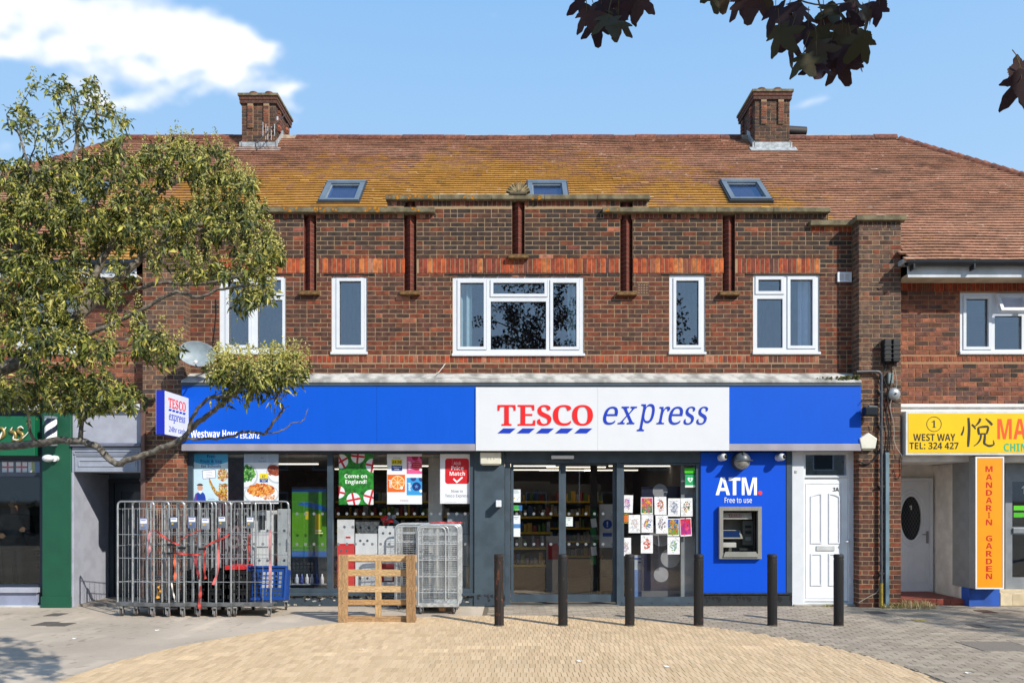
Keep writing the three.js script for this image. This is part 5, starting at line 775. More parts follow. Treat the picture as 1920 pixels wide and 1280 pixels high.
// yellow takeaway sign
{
  const z = 0.30, s = thing('yellow_sign', 'yellow takeaway fascia sign with black address and red lettering', 'sign'), x0 = X(1699, z), x1 = 11.9, y0 = Y(853, z), y1 = Y(771, z);
  part('box', bx(x0, x1, y0, y1, 0.14, z, 0.005), mat(0xd9d9d4, { lo: 0.9, rough: 0.4 }), s); const o = [X(1703.5, z), x1 - 0.03, Y(848.5, z), Y(775, z)]; part('yellow_face', bx(...o, z, z + 0.004, 0), mat(0xf0c402, { lo: 0.96, size: 1.4, rough: 0.35 }), s); const fz = z + 0.004, K = mat(0x2b2412, { p: null, rough: 0.5 }), RED = mat(0xee5410, { p: null, rough: 0.5 }), GRN = mat(0x1fae7f, { p: null, rough: 0.5 });
  const T = (str, f, r, m, n = 'lettering') => part(n, letters(str, f, box4(r, fz), fz, 0.002), m, s); T('WEST WAY', SANSB, [1713, 1792, 813, 826.5], K); T('TEL: 324 427', SANSB, [1706, 1798, 829, 842], K); T('1', SERIFB, [1747.5, 1756, 788, 801.5], K);
  const ringS = new THREE.RingGeometry(0.112, 0.122, 36); ringS.translate(X(1752, fz), Y(795, fz), fz + 0.002); part('ring', flat(mapUV(ringS)), K, s); T('MANDARIN', SANSB, [1871, 2066, 785, 823], RED); T('CHINESE TAKE AWAY', SANSB, [1883, 2060, 831, 846], GRN);
  // the character, brush stroke by brush stroke (grid 0..100, tapered)
  const st = [[[22, 98], [24, 60], [22, 20], [21, 2], 5, 4], [[8, 70], [6, 55], [2, 44], [1, 40], 2, 4], [[32, 76], [38, 70], [42, 64], [43, 60], 4, 2], [[58, 96], [55, 86], [48, 76], [42, 70], 5, 1.5], [[74, 96], [80, 90], [88, 82], [94, 74], 2, 5], [[52, 66], [52, 58], [53, 50], [54, 42], 4, 4], [[52, 66], [64, 68], [76, 69], [82, 69], 3, 4], [[82, 69], [81, 60], [79, 52], [77, 44], 4, 3], [[54, 44], [62, 45], [70, 45], [77, 46], 2.5, 2.5], [[60, 42], [58, 28], [50, 14], [38, 4], 4, 1.5], [[72, 43], [71, 28], [70, 14], [76, 8], 4, 4], [[76, 8], [84, 5], [92, 6], [99, 9], 4, 3], [[99, 9], [99, 14], [98, 18], [97, 24], 3, 1]];
  const cx0 = X(1803, fz), cw = X(1865, fz) - cx0, cy0 = Y(838.5, fz), ch = Y(782, fz) - cy0, brush = [];
  for (const [a, b, c, d, w0, w1] of st) { const cv = new THREE.CatmullRomCurve3([a, b, c, d].map(([x, y]) => V(cx0 + x / 100 * cw, cy0 + y / 100 * ch, 0))), L = [], Rr = []; for (let k = 0; k <= 12; k++) { const t = k / 12, p = cv.getPoint(t), tg = cv.getTangent(t), n = V(-tg.y, tg.x, 0), w = (w0 + (w1 - w0) * t) / 100 * cw * 0.85 * (0.8 + 0.3 * Math.sin(t * 3.1)); L.push(new THREE.Vector2(p.x + n.x * w, p.y + n.y * w)); Rr.unshift(new THREE.Vector2(p.x - n.x * w, p.y - n.y * w)); } const g = new THREE.ExtrudeGeometry(new THREE.Shape([...L, ...Rr]), { depth: 0.002, bevelEnabled: false }); g.translate(0, 0, fz + brush.length * 0.00005); brush.push(flat(mapUV(g))); }
  part('character', brush, K, s);
  const v = thing('orange_sign', 'tall orange sign with red letters running down beside the takeaway entrance', 'sign'), vz = 0.30, vo = box4([1829.5, 1883, 856, 1104], vz); part('box', bx(vo[0] - 0.005, vo[1], vo[2], vo[3], 0.14, vz, 0.005), mat(0x9a9a98, { lo: 0.9, rough: 0.4 }), v); part('frame', ring(vo, grow(vo, -0.022), vz + 0.0005, vz + 0.008), mat(0xe6e4de, { p: null, rough: 0.4 }), v); part('orange_face', bx(...grow(vo, -0.023), vz + 0.001, vz + 0.004, 0), mat(0xf79b0a, { lo: 0.96, rough: 0.35, size: 1.2 }), v);
  const LR = mat(0xc22a08, { p: null }), ys = [879, 894, 909, 923.5, 937.5, 952, 965.5, 979, 1009, 1023, 1037.5, 1052, 1066, 1080]; 'MANDARINGARDEN'.split('').forEach((c, k) => { const w = c === 'I' ? 1.8 : c === 'M' ? 6.6 : 5.8; part('letter', letters(c, SANSB, box4([1855 - w, 1855 + w, ys[k] - 5.4, ys[k] + 5.4], vz), vz + 0.004, 0.002), LR, v); });
}
// ================================================================ left wing: barber shop
{
  const b = wingL, x1 = -5.97, x0 = -12.2, y0 = Y(752), y1 = Y(527), wh = [X(30, -0.02), X(150, -0.02), Y(661, -0.02), Y(549, -0.02)], list = [];
  part('wall', slab(rectShape(x0, x1, y0 - 0.2, y1 + 0.12), [wh], -0.3, -0.0065), WINGMORTAR, b); const sl = [x0, x1, Y(678), Y(667)], st = [x0, x1, Y(546), Y(527)];
  laid(list, { o: V(0, 0, 0), u0: x0, u1: x1, v0: y0, v1: y1, holes: [wh, sl, st], tones: () => rnd() < 0.12 ? ['dark'] : ['wing'] }); laid(list, { o: V(0, 0, 0), u0: sl[0], u1: sl[1], v0: sl[2], v1: sl[3], upright: true, tones: () => ['pale', Math.floor(rnd() * 2) * 4] }); laid(list, { o: V(0, 0, 0), u0: st[0], u1: st[1], v0: st[2], v1: st[3], upright: true, tones: () => ['red', Math.floor(rnd() * 3) * 2] });
  layBricks(list, b, 200); windowUnit(b, [30, 150, 549, 661], [[42, 84, 560, 650, 1], [98, 138, 592, 650, 0], [98, 138, 560, 578, 1]]);
  part('upstairs_room', [bx(x0, x1, 3.85, 3.95, -4, -0.31, 0), bx(x0, x1, 5.5, 5.6, -3, -0.31, 0), bx(x0, x1, 3.9, 5.6, -4.1, -4, 0), bx(x1, x1 + 0.05, 3.9, 5.6, -4, -0.31, 0), bx(x0 - 0.1, x0, 0, 5.5, -8, 0, 0)], mat(0xb5b8b8, { lo: 0.9 }), b);
  part('soffit', bx(-12.68, x1 - 0.01, Y(517, 0.4), Y(517, 0.4) + 0.02, 0.002, 0.4, 0), mat(0xc9b89e, { lo: 0.85 }), b); part('fascia_board', bx(-12.69, x1 - 0.01, Y(520, 0.42), Y(499, 0.42), 0.401, 0.425, 0.004), mat(0xd4d9de, { lo: 0.85 }), b); part('gutter', rod(V(-12.69, Y(493, 0.49), 0.488), V(x1 + 0.05, Y(493, 0.49), 0.488), 0.058, 10), mat(0x23282e, { lo: 0.85, rough: 0.3 }), b);
  // roof window half hidden by the tree is on the slope; ground floor:
  const GREEN = mat(0x0f523a, { p: 'blotch', lo: 0.9, size: 1.2, rough: 0.6, bump: 0.002 }), LAV = mat(0xa6a9b6, { p: 'blotch', lo: 0.9, size: 1, rough: 0.75, bump: 0.001 }), NAVY = mat(0x2c3444, { lo: 0.9, rough: 0.5 }), DGREEN = mat(0x0f6240, { lo: 0.93, rough: 0.45 });
  const pz = 0.26, gx0 = X(78, pz), gx1 = X(132, pz);
  part('white_ledge', bx(x0, x1 - 0.002, Y(768, 0.3), Y(757, 0.3), -0.02, 0.3, 0.006), mat(0xdfe1e3, { lo: 0.75, size: 0.5 }), b);
  part('green_pilaster', bx(gx0, gx1, 0, Y(768.5, pz), -0.2, pz, 0.008), GREEN, b); part('pilaster_base', bx(gx0 - 0.015, gx1 + 0.004, 0, Y(1118, pz), -0.1, pz + 0.018, 0.006), GREEN, b);
  part('green_fascia', bx(x0, X(64, 0.3), Y(854, 0.3), Y(780, 0.3), 0.05, 0.30, 0.006), DGREEN, b); part('fascia_frame', bx(x0, gx0 - 0.002, Y(860, 0.2), Y(769, 0.2), -0.1, 0.16, 0), NAVY, b);
  part('shop_frame', slab(rectShape(x0, gx0 - 0.002, 0.32, Y(861, 0.1)), [[x0 + 0.3, X(75, 0.1), 0.36, Y(893, 0.1)], [x0 + 0.3, X(75, 0.1), Y(886, 0.1), Y(864, 0.1)]], 0.05, 0.12), NAVY, b);
  part('pane', bx(x0 + 0.3, X(75, 0.1), 0.361, Y(893.5, 0.1), 0.075, 0.083, 0), glass({ ior: 1.5, color: 0xd6dcdc }), b); part('pane', bx(x0 + 0.3, X(75, 0.1), Y(886, 0.1), Y(864.5, 0.1), 0.075, 0.083, 0), SHOPGLASS, b);
  part('sill', bx(x0, X(72, 0.2), 0.235, 0.315, 0.0, 0.24, 0.008), LAV, b); part('stall_riser', bx(x0, X(68, 0.2), 0.02, 0.232, 0.0, 0.19, 0.006), mat(0x8f96ad, { lo: 0.9 }), b); part('riser_foot', bx(x0, X(76, 0.25), 0, 0.03, 0, 0.24, 0.004), mat(0xcfcfcf, { lo: 0.8 }), b);
  // grey entrance
  const ez = 0.24, ex0 = gx1 + 0.003, ex1 = x1 - 0.003;
  part('entrance_board', bx(ex0, ex1, Y(831, ez), Y(768.5, ez), -0.1, ez - 0.02, 0.006), LAV, b); part('entrance_shade_rail', bx(ex0, ex1, Y(837, ez), Y(832, ez), -0.1, ez + 0.06, 0.01), mat(0x6f7485, { lo: 0.9 }), b);
  part('entrance_header', bx(ex0, ex1, Y(885, ez), Y(838, ez), -0.1, ez, 0.006), mat(0x9aa0ae, { lo: 0.9, rough: 0.7 }), b); for (const [a, c, d, e] of [[138, 262, 845, 851], [141, 262, 853, 884]]) part('header_moulding', ring(box4([a, d > 852 ? 258 : 258, d, e === 851 ? 851.5 : e], ez), grow(box4([a, 258, d, e === 851 ? 851.5 : e], ez), -0.015), ez, ez + 0.018), mat(0x9aa0ae, { lo: 0.9 }), b); void 0;
  part('header_inner_moulding', ring(box4([147, 254, 862, 874], ez), grow(box4([147, 254, 862, 874], ez), -0.014), ez, ez + 0.014), mat(0xa9aebb, { lo: 0.9 }), b);
  part('left_jamb', bx(ex0 - 0.02, ex0 + 0.03, 0, Y(885, ez), -0.85, ez - 0.001, 0.006), LAV, b); part('alcove_lining', [bx(ex0, ex1, 2.2, 2.24, -0.85, -0.1, 0), bx(ex1 - 0.02, ex1, 0, 2.2, -0.85, -0.02, 0), bx(ex0, ex1, 2.1, 2.2, -0.95, -0.85, 0)], mat(0x54606a, { lo: 0.9 }), b); part('alcove_floor', bx(ex0, ex1, 0.0, 0.035, -0.85, 0.1, 0.005), mat(0x9f958a, { lo: 0.7 }), b);
  // room of the barber shop
  part('barber_room', [bx(x0, gx1, 0, 2.9, -3.4, -3.3, 0), bx(gx1 - 0.06, gx1 - 0.01, 0, 2.6, -3.3, -0.2, 0), bx(x0, gx1, 2.55, 2.62, -3.3, 0.05, 0), bx(x0, gx1, 0, 0.02, -3.3, 0.05, 0)], mat(0x55524e, { lo: 0.85 }), b);
  const dd = sub('entrance_door', b, [0, 0.035, -0.85]); const D0 = ex0 + 0.12, D1 = ex1 - 0.03; part('frame', ring([ex0 + 0.03, ex1 - 0.02, 0, 2.07], [D0, D1, 0.03, 2.0], -0.05, 0.03), mat(0x2a343e, { lo: 0.9 }), dd); part('leaf', slab(rectShape(D0 + 0.004, D1 - 0.004, 0.034, 1.996), [[D0 + 0.12, (D0 + D1) / 2 - 0.04, 0.95, 1.85], [(D0 + D1) / 2 + 0.04, D1 - 0.12, 0.95, 1.85]], -0.045, 0.0), mat(0x2e3945, { lo: 0.9, rough: 0.4 }), dd);
  for (const q of [[D0 + 0.12, (D0 + D1) / 2 - 0.04], [(D0 + D1) / 2 + 0.04, D1 - 0.12]]) { part('pane', bx(q[0], q[1], 0.95, 1.85, -0.03, -0.025, 0), new THREE.MeshStandardMaterial({ color: 0x39444e, roughness: 0.1 }), dd); part('panel_moulding', ring([q[0], q[1], 0.15, 0.75], [q[0] + 0.025, q[1] - 0.025, 0.175, 0.725], 0, 0.012), mat(0x2e3945, { lo: 0.9 }), dd); }
  // gold script on the green fascia: the end of the shop's name
  const gold = mat(0x8f7d47, { p: null, rough: 0.4, metal: 0.5 }), gw = mat(0xe8e6dc, { p: null, rough: 0.4 }), sc = thing('script_lettering', 'gold and white script letters on the green barber fascia', 'lettering'), sz = 0.302;
  const cur = (pts, w, m, z) => part('stroke', tube(new THREE.CatmullRomCurve3(pts.map(([a, c]) => V(X(a, sz), Y(c, sz), z))).getPoints(26), Array.from({ length: 27 }, (_, k) => w * (0.35 + 0.65 * Math.sin(Math.PI * (k + 2) / 30))), 6), m, sc);
  cur([[-8, 806], [4, 803], [8, 815], [2, 822]], 0.03, gold, sz + 0.012); cur([[12, 801], [2, 816], [-6, 832], [-14, 838]], 0.018, gw, sz + 0.02); cur([[22, 802], [20, 808], [27, 811], [29, 819], [24, 826]], 0.032, gold, sz + 0.012); cur([[41, 804], [36, 802], [34, 808], [42, 814], [41, 822], [32, 826], [25, 822]], 0.03, gold, sz + 0.012); cur([[24, 801], [21, 808], [28, 813], [26, 823], [38, 824], [48, 817], [54, 810]], 0.012, gw, sz + 0.024); cur([[45, 804], [40, 800], [34, 804], [38, 811]], 0.012, gw, sz + 0.024);
}
// barber pole, lamp, bunting
{
  const p = thing('barber_pole', 'black and white striped barber pole beside the green pilaster', 'barber pole', [X(93, 0.42), Y(808, 0.42), 0.40]), r = 0.088; const t = print(256, 256, (g, w, h) => { g.fillStyle = '#1d2536'; g.fillRect(0, 0, w, h); g.fillStyle = '#f2f3f4'; for (let k = -2; k < 4; k++) { g.beginPath(); g.moveTo(0, k * 128 + 64); g.lineTo(w, k * 128 - 64); g.lineTo(w, k * 128); g.lineTo(0, k * 128 + 128); g.fill(); } }); t.wrapS = t.wrapT = THREE.RepeatWrapping; t.repeat.set(2, 1);
  const c = new THREE.CylinderGeometry(r, r, 0.40, 28, 1, true); part('striped_drum', flat(c), new THREE.MeshStandardMaterial({ map: t, roughness: 0.3 }), p); part('end_cap', [-0.215, 0.215].map((y) => flat(mapUV(new THREE.CylinderGeometry(r + 0.008, r + 0.008, 0.035, 24).translate(0, y, 0)))), mat(0x98a0a8, { p: null, metal: 0.6, rough: 0.3 }), p); part('bracket', [bx(-0.03, 0.03, -0.225, -0.2, -0.16, 0, 0), bx(-0.03, 0.03, 0.2, 0.225, -0.16, 0, 0), bx(-0.09, 0.09, -0.25, 0.25, -0.17, -0.15, 0)], mat(0x2c3444, { p: null }), p);
  const l = thing('security_lamp', 'small white oval lamp on the green pilaster', 'lamp', [X(92, 0.36), Y(859, 0.36), 0.262]), s = new THREE.SphereGeometry(0.09, 18, 12); s.scale(1, 0.65, 0.9); s.translate(-0.02, 0, 0.1); part('shade', flat(mapUV(s)), UPVC, l); part('back_plate', rod(V(0.05, 0, 0), V(0.05, 0, 0.06), 0.05, 16), UPVC, l);
  const bz = 0.02, fl = (px, kind, label) => { const z = bz, o = box4([px, px + 21, 866, 885], z), t = print(64, 56, (g, w, h) => { if (kind === 0) { g.fillStyle = '#e9e6e4'; g.fillRect(0, 0, w, h); g.fillStyle = '#b9232e'; g.fillRect(w / 2 - 5, 0, 10, h); g.fillRect(0, h / 2 - 5, w, 10); } else { g.fillStyle = '#d8dcdf'; g.fillRect(0, 0, w, h); g.fillStyle = '#9aa22c'; g.fillRect(w * 0.3, 0, w * 0.3, h); g.fillStyle = '#3c6a9c'; g.fillRect(w * 0.6, 0, w * 0.4, h); } }); single('bunting_flag', label, 'flag', sheet(...o, z), new THREE.MeshStandardMaterial({ map: t, roughness: 0.9 }), 'flags in the barber window'); };
  fl(3, 0, 'red cross flag at the left end of the barber window row'); fl(29, 0, 'red cross flag in the middle of the barber window row'); fl(52, 1, 'yellow and blue flag at the right end of the barber window row');
}
// ================================================================ bollards
{
  const R0 = 0.066, H = 0.985, z = groundZ(1172.5), paint = mat(0x1c1c1f, { p: 'blotch', lo: 0.55, hi: 1, size: 0.35, rough: 0.5, bump: 0.003, bsize: 0.3 }), worn = mat(0x3a2f2b, { p: 'blotch', lo: 0.3, hi: 1, size: 0.22, rough: 0.75, bump: 0.004, bsize: 0.2 });
  const names = ['rust-worn black bollard in front of the slate pilaster', 'black bollard in front of the gap between the sliding door leaves', 'black bollard in front of the window with children\'s drawings, near the door', 'black bollard in front of the post left of the blue board', 'black bollard in front of the right edge of the blue cash machine board', 'black bollard in front of the white door, last in the row'];
  const rx = [936, 1055.5, 1181, 1310, 1448.5, 1573];
  rx.forEach((px, k) => {
    const b = thing('bollard', names[k], 'bollard', [X(px, z), 0, z], 'row of bollards'), lean = (hash2(k, 2, 3) - 0.5) * 0.012; b.rotation.z = lean;
    const prof = [[0, -0.05], [R0, -0.05], [R0, H - 0.075], [R0 - 0.005, H - 0.07], [R0 - 0.005, H - 0.06], [R0 + 0.001, H - 0.055], [R0 + 0.001, H - 0.012], [R0 - 0.012, H - 0.001], [0, H]].map((p) => new THREE.Vector2(...p));
    part('post', flat(new THREE.LatheGeometry(prof, 24)), k === 0 ? worn : paint, b);
    const col = new THREE.TorusGeometry(R0 + 0.002, 0.006, 6, 24); col.rotateX(Math.PI / 2); col.translate(0, 0.008, 0); part('foot_seal', flat(mapUV(col)), mat(0x6e675d, { lo: 0.6, size: 0.1 }), b);
    const q = []; for (let j = 0; j < (k === 0 ? 30 : 12); j++) { const a = rr(-0.2, 3.4), y = k === 0 ? rr(0.05, 0.95) : rnd() < 0.6 ? rr(0.0, 0.12) : rr(0.1, 0.97), g = new THREE.CircleGeometry(rr(0.006, k === 0 ? 0.028 : 0.016), 6), p = g.attributes.position; for (let i = 1; i < p.count; i++) p.setXY(i, p.getX(i) * rr(0.5, 1.1), p.getY(i) * rr(0.6, 1.8)); const pos = V(0, y, R0 + 0.0012); g.translate(pos.x, pos.y, pos.z); g.rotateY(a - Math.PI / 2); q.push(flat(mapUV(g))); }
    part('rust_patches', q, mat(0x6b4434, { lo: 0.5, size: 0.08, rough: 0.95 }), b).userData.kind = 'stuff';
  });
}
// ================================================================ roll cages
const ZINC = mat(0xc9cdcf, { p: 'blotch', lo: 0.7, size: 0.3, rough: 0.38, metal: 0.55 }), DECK = mat(0x77797a, { p: 'blotch', lo: 0.7, size: 0.4, rough: 0.6, metal: 0.3 });
const REDSTRAP = mat(0xbf443c, { lo: 0.8, size: 0.2, rough: 0.8, side: THREE.DoubleSide }), PINKSTRAP = mat(0xc48488, { lo: 0.8, size: 0.2, rough: 0.8, side: THREE.DoubleSide });
function castor(parent, x, z, turn, light) {
  const c = sub('castor', parent, [x, 0, z]); c.rotation.y = turn;
  const w = new THREE.CylinderGeometry(0.055, 0.055, 0.034, 20); w.rotateZ(Math.PI / 2); w.translate(0, 0.055, -0.03); part('wheel', flat(mapUV(w)), mat(light ? 0x8d8988 : 0x55504d, { lo: 0.7, size: 0.1, rough: 0.6 }), c);
  const hub = new THREE.CylinderGeometry(0.026, 0.026, 0.04, 14); hub.rotateZ(Math.PI / 2); hub.translate(0, 0.055, -0.03); part('hub', flat(mapUV(hub)), mat(0x8d5f55, { lo: 0.7 }), c);
  const s = new THREE.Shape([[-0.05, 0.14], [0.03, 0.14], [-0.01, 0.045], [-0.045, 0.045]].map((p) => new THREE.Vector2(...p))); const f = (o) => { const g = new THREE.ExtrudeGeometry(s, { depth: 0.004, bevelEnabled: false }); g.rotateY(Math.PI / 2); g.translate(o, 0, 0); return flat(mapUV(g)); };
  part('fork', [f(-0.026), f(0.022), bx(-0.03, 0.03, 0.138, 0.15, -0.05, 0.05, 0)], ZINC, c);
}
function cageModel(label) {
  const c = thing('roll_cage', label, 'roll cage', [0, 0, 0], 'row of nested roll cages'), W = 0.60, D = 0.78, H = 1.71, r = 0.0145;
  part('deck', [bx(-W / 2 - 0.02, W / 2 + 0.02, 0.155, 0.215, D / 2 - 0.07, D / 2 + 0.01, 0.01), bx(-W / 2 - 0.02, W / 2 + 0.02, 0.155, 0.2, -D / 2 - 0.01, -D / 2 + 0.05, 0.01), bx(-W / 2 - 0.02, -W / 2 + 0.05, 0.16, 0.205, -D / 2 + 0.05, D / 2 - 0.07, 0.006), bx(-W / 2 + 0.06, W / 2, 0.185, 0.2, -D / 2 + 0.05, D / 2 - 0.07, 0)], DECK, c);
  for (const s of [1, -1]) {
    const z = s * (D / 2 - 0.01), p = sub('side_panel', c); part('tube_frame', pipe([V(-W / 2, 0.17, z), V(-W / 2, H, z), V(W / 2, H, z), V(W / 2, 0.17, z)], r, 0.07, 8), ZINC, p);
    const rods = []; for (let k = 1; k < 5; k++) { const x = -W / 2 + W * k / 5; rods.push(rod(V(x, 0.2, z), V(x, H - 0.01, z), 0.0034, 5)); } for (const y of [0.52, 0.87, 1.22]) rods.push(rod(V(-W / 2, y, z + s * 0.006), V(W / 2, y, z + s * 0.006), 0.0055, 5)); part('wire_grid', rods, ZINC, p);
  }
  const back = sub('end_panel', c), x = -W / 2 - 0.008, rods = []; for (let k = 1; k < 6; k++) { const z = -D / 2 + D * k / 6; rods.push(rod(V(x, 0.2, z), V(x, 1.6, z), 0.004, 5)); } for (const y of [0.5, 1.05, 1.6]) rods.push(rod(V(x, y, -D / 2), V(x, y, D / 2), 0.006, 5)); part('wire_grid', rods, ZINC, back);
  for (const [a, b, l] of [[W / 2 - 0.03, D / 2 - 0.03, 1], [-W / 2 + 0.05, D / 2 - 0.03, 0], [W / 2 - 0.03, -D / 2 + 0.04, 0], [-W / 2 + 0.05, -D / 2 + 0.04, 0]]) castor(c, a, b, 0.35, l);
  return c;
}
{
  const posts = [287, 315.5, 344, 373, 404, 432, 507], zf = groundZ(1158) - 0.03, W = 0.60, D = 0.78, turn = -0.17;
  const ord = ['leftmost of the nested wire roll cages by the dark doorway', 'second from left of the nested wire roll cages', 'third from left of the nested wire roll cages', 'fourth from left of the nested wire roll cages', 'fifth from left of the nested wire roll cages', 'sixth from left of the nested wire roll cages', 'rightmost nested wire roll cage, holding crates and blue basket'];
  const proto = cageModel(ord[0]);
  posts.forEach((px, k) => {
    const c = k ? copyOf(proto, ord[k], [0, 0, 0]) : proto, t = k === 6 ? -0.05 : turn + (hash2(k, 5, 5) - 0.5) * 0.06, z = k === 6 ? zf - 0.02 : zf;
    const off = V(W / 2, 0, D / 2).applyAxisAngle(UY, t); c.rotation.y = t; c.position.set(X(px, z) - off.x, 0, z - off.z);
  });
  // document pouches and ratchet straps hanging on the cages
  const z0 = zf + 0.02, strap = (name, label, pts, w, m) => { const q = new Quads(), P = new THREE.CatmullRomCurve3(pts.map(([a, b, dz = 0]) => V(X(a, z0 + dz), Y(b, z0 + dz), z0 + dz))).getPoints(18), tw = rr(0, 6), wh = C(0xffffff); for (let k = 0; k < 18; k++) { const d = P[k + 1].clone().sub(P[k]).normalize(), n = V(-d.y, d.x, 0).multiplyScalar(w / 2), tn = (i) => V(n.x, n.y, 0.35 * w * Math.sin(i * 0.7 + tw)); q.quad(P[k].clone().sub(tn(k)), P[k + 1].clone().sub(tn(k + 1)), P[k + 1].clone().add(tn(k + 1)), P[k].clone().add(tn(k)), wh, [0, k * 0.04], [0, k * 0.04 + 0.04], [0.03, k * 0.04 + 0.04], [0.03, k * 0.04]); } const g = q.build(); g.deleteAttribute('color'); return single(name, label, 'strap', g, m, 'straps on the roll cages'); };
  strap('strap', 'red strap slanting down between the first and second cages', [[289, 993], [305, 1005], [322, 1016], [336, 1021]], 0.026, REDSTRAP); strap('strap', 'long red strap stretched level across the cages', [[326, 1037], [345, 1038], [362, 1040], [375, 1039]], 0.03, REDSTRAP); strap('strap', 'red strap rising right towards the fifth cage', [[380, 1029], [395, 1018], [415, 1010], [430, 1001]], 0.026, REDSTRAP);
  strap('strap', 'orange-red strap end hanging in the second cage', [[327, 1038, 0.01], [327, 1055, 0.02], [328, 1072, 0.0], [327, 1088, 0.01]], 0.032, mat(0xe06a45, { lo: 0.85, side: THREE.DoubleSide })); strap('strap', 'faded pink strap hanging in the first cage', [[281, 995], [278, 1012], [280, 1028], [277, 1042]], 0.03, PINKSTRAP); strap('strap', 'dark red strap hanging below the level strap', [[366, 1042], [367, 1060, 0.02], [371, 1075, 0.02], [373, 1086]], 0.034, mat(0x8e2830, { lo: 0.8, side: THREE.DoubleSide })); strap('strap', 'long red strap hanging to the deck of the fourth cage', [[376, 1098], [375, 1115, 0.02], [373, 1130, 0.03], [374, 1142, 0.04]], 0.036, REDSTRAP); strap('strap', 'pale red strap hanging inside the fifth cage', [[410, 990], [409, 1030, -0.05], [408, 1070, -0.02], [399, 1096]], 0.034, mat(0xcf6a68, { lo: 0.8, side: THREE.DoubleSide })); strap('strap', 'pink strap hanging on the right post of the last cage', [[506, 992], [505, 1030], [506, 1070], [504, 1102]], 0.03, PINKSTRAP); strap('strap', 'red strap dangling near the blue basket', [[468, 1000, -0.2], [466, 1020, -0.2], [467, 1038, -0.2], [465, 1052, -0.2]], 0.03, REDSTRAP); strap('strap', 'thin red strap between third and fourth cages', [[340, 1011], [352, 1003], [365, 998], [376, 993]], 0.012, REDSTRAP); strap('strap', 'red strap hanging in the middle of the nested cages', [[383, 1030, -0.05], [384, 1050, -0.03], [383, 1070, -0.05], [385, 1085, -0.03]], 0.03, REDSTRAP);
  strap('strap', 'pale knotted strap end in the second cage', [[321, 1092], [323, 1105], [326, 1118], [328, 1128]], 0.02, mat(0xd9d4cc, { lo: 0.8, side: THREE.DoubleSide })); strap('strap', 'orange ribbon tied in the first cage', [[296, 1099], [300, 1108, 0.03], [295, 1114], [296, 1122]], 0.035, mat(0xd99a3a, { lo: 0.8, side: THREE.DoubleSide }));
  const pouch = (px, py, label, c) => { const o = box4([px, px + 15, py, py + 22], z0 + 0.01), t = print(64, 96, (g) => { g.fillStyle = c; g.fillRect(0, 0, 64, 96); g.fillStyle = '#e9e9ee'; g.fillRect(6, 10, 52, 34); g.fillStyle = '#3b57a8'; g.fillRect(10, 16, 40, 7); g.fillStyle = '#c9a13c'; g.fillRect(12, 52, 16, 14); g.fillStyle = '#4a4f63'; for (let k = 0; k < 5; k++) g.fillRect(8, 70 + k * 5, 44 - 5 * (k % 3), 2); }); single('document_pouch', label, 'pouch', sheet(...o, z0 + 0.01, 0.004), new THREE.MeshStandardMaterial({ map: t, roughness: 0.4 }), 'pouches on the roll cages'); };
  pouch(261, 971, 'clear document pouch on the leftmost cage', '#7d86a0'); pouch(318, 968, 'dark document pouch on the second cage', '#4a5566'); pouch(352, 968, 'blue-grey document pouch on the third cage', '#5c6a8c'); pouch(377, 970, 'document pouch with orange print on the fourth cage', '#8a8f98'); pouch(408, 967, 'plain grey document pouch on the fifth cage', '#5d666c'); pouch(461, 968, 'grey document pouch on the sixth cage', '#6d757a');
  for (const [px, py, label] of [[320, 1021, 'black buckle at the end of the slanting strap'], [341, 1027, 'black buckle right of the slanting strap'], [319, 1037, 'black buckle at the left end of the level strap'], [379, 1029, 'black buckle at the foot of the rising strap']]) single('strap_buckle', label, 'buckle', bx(X(px - 7, z0), X(px + 7, z0), Y(py + 2, z0), Y(py - 2, z0), z0 - 0.01, z0 + 0.02, 0.004), BLACK, 'buckles on the straps');
  // stacked black crates behind the wires
  const CR = mat(0x0f0f11, { p: null, rough: 0.55 });
  const crate = (x, y, z, label) => { const c = thing('black_crate', label, 'crate', [x, y, z], 'black crates in the roll cages'), w = 0.19, d = 0.26, h = 0.145; part('shell', [slab(rectShape(-w, w, 0, h), [-0.14, -0.08, -0.02, 0.04, 0.10].map((q) => [q, q + 0.035, 0.03, 0.09]), d - 0.008, d), bx(-w, w, 0, h, -d, -d + 0.008, 0), bx(-w, -w + 0.008, 0, h, -d + 0.009, d - 0.009, 0), bx(w - 0.008, w, 0, h, -d + 0.009, d - 0.009, 0), bx(-w + 0.009, w - 0.009, 0.004, 0.012, -d + 0.009, d - 0.009, 0)], CR, c); part('rim', ring([-w - 0.008, w + 0.008, -d - 0.008, d + 0.008], [-w, w, -d, d], h - 0.014, h).rotateX(-Math.PI / 2).translate(0, 0, 0), CR, c); };
  const zc = zf - 0.44; for (const [px, n, where] of [[378, 3, 'left'], [418, 3, 'middle'], [455, 3, 'right']]) for (let k = 0; k < n; k++) crate(X(px, zc), 0.22 + k * 0.152, zc - 0.02 * k, `${['lowest', 'second', 'topmost'][k]} black crate of the ${where} stack in the cages`);
  single('red_tray', 'flat red tray on top of the black crates', 'tray', [bx(X(430, zc), X(466, zc), Y(1066, zc), Y(1059, zc), zc - 0.2, zc + 0.2, 0.006)], mat(0xd02a2c, { lo: 0.85, rough: 0.5 }));
  // blue shopping basket leaning in the last cage
  const b = thing('blue_basket', 'blue plastic lattice basket leaning in the rightmost cage', 'basket', [X(497, zf - 0.25), 0.235, zf - 0.25]); b.rotation.set(-0.22, -0.05, 0); b.scale.set(0.86, 0.92, 0.6); const BB = mat(0x0f428f, { lo: 0.85, rough: 0.4 });
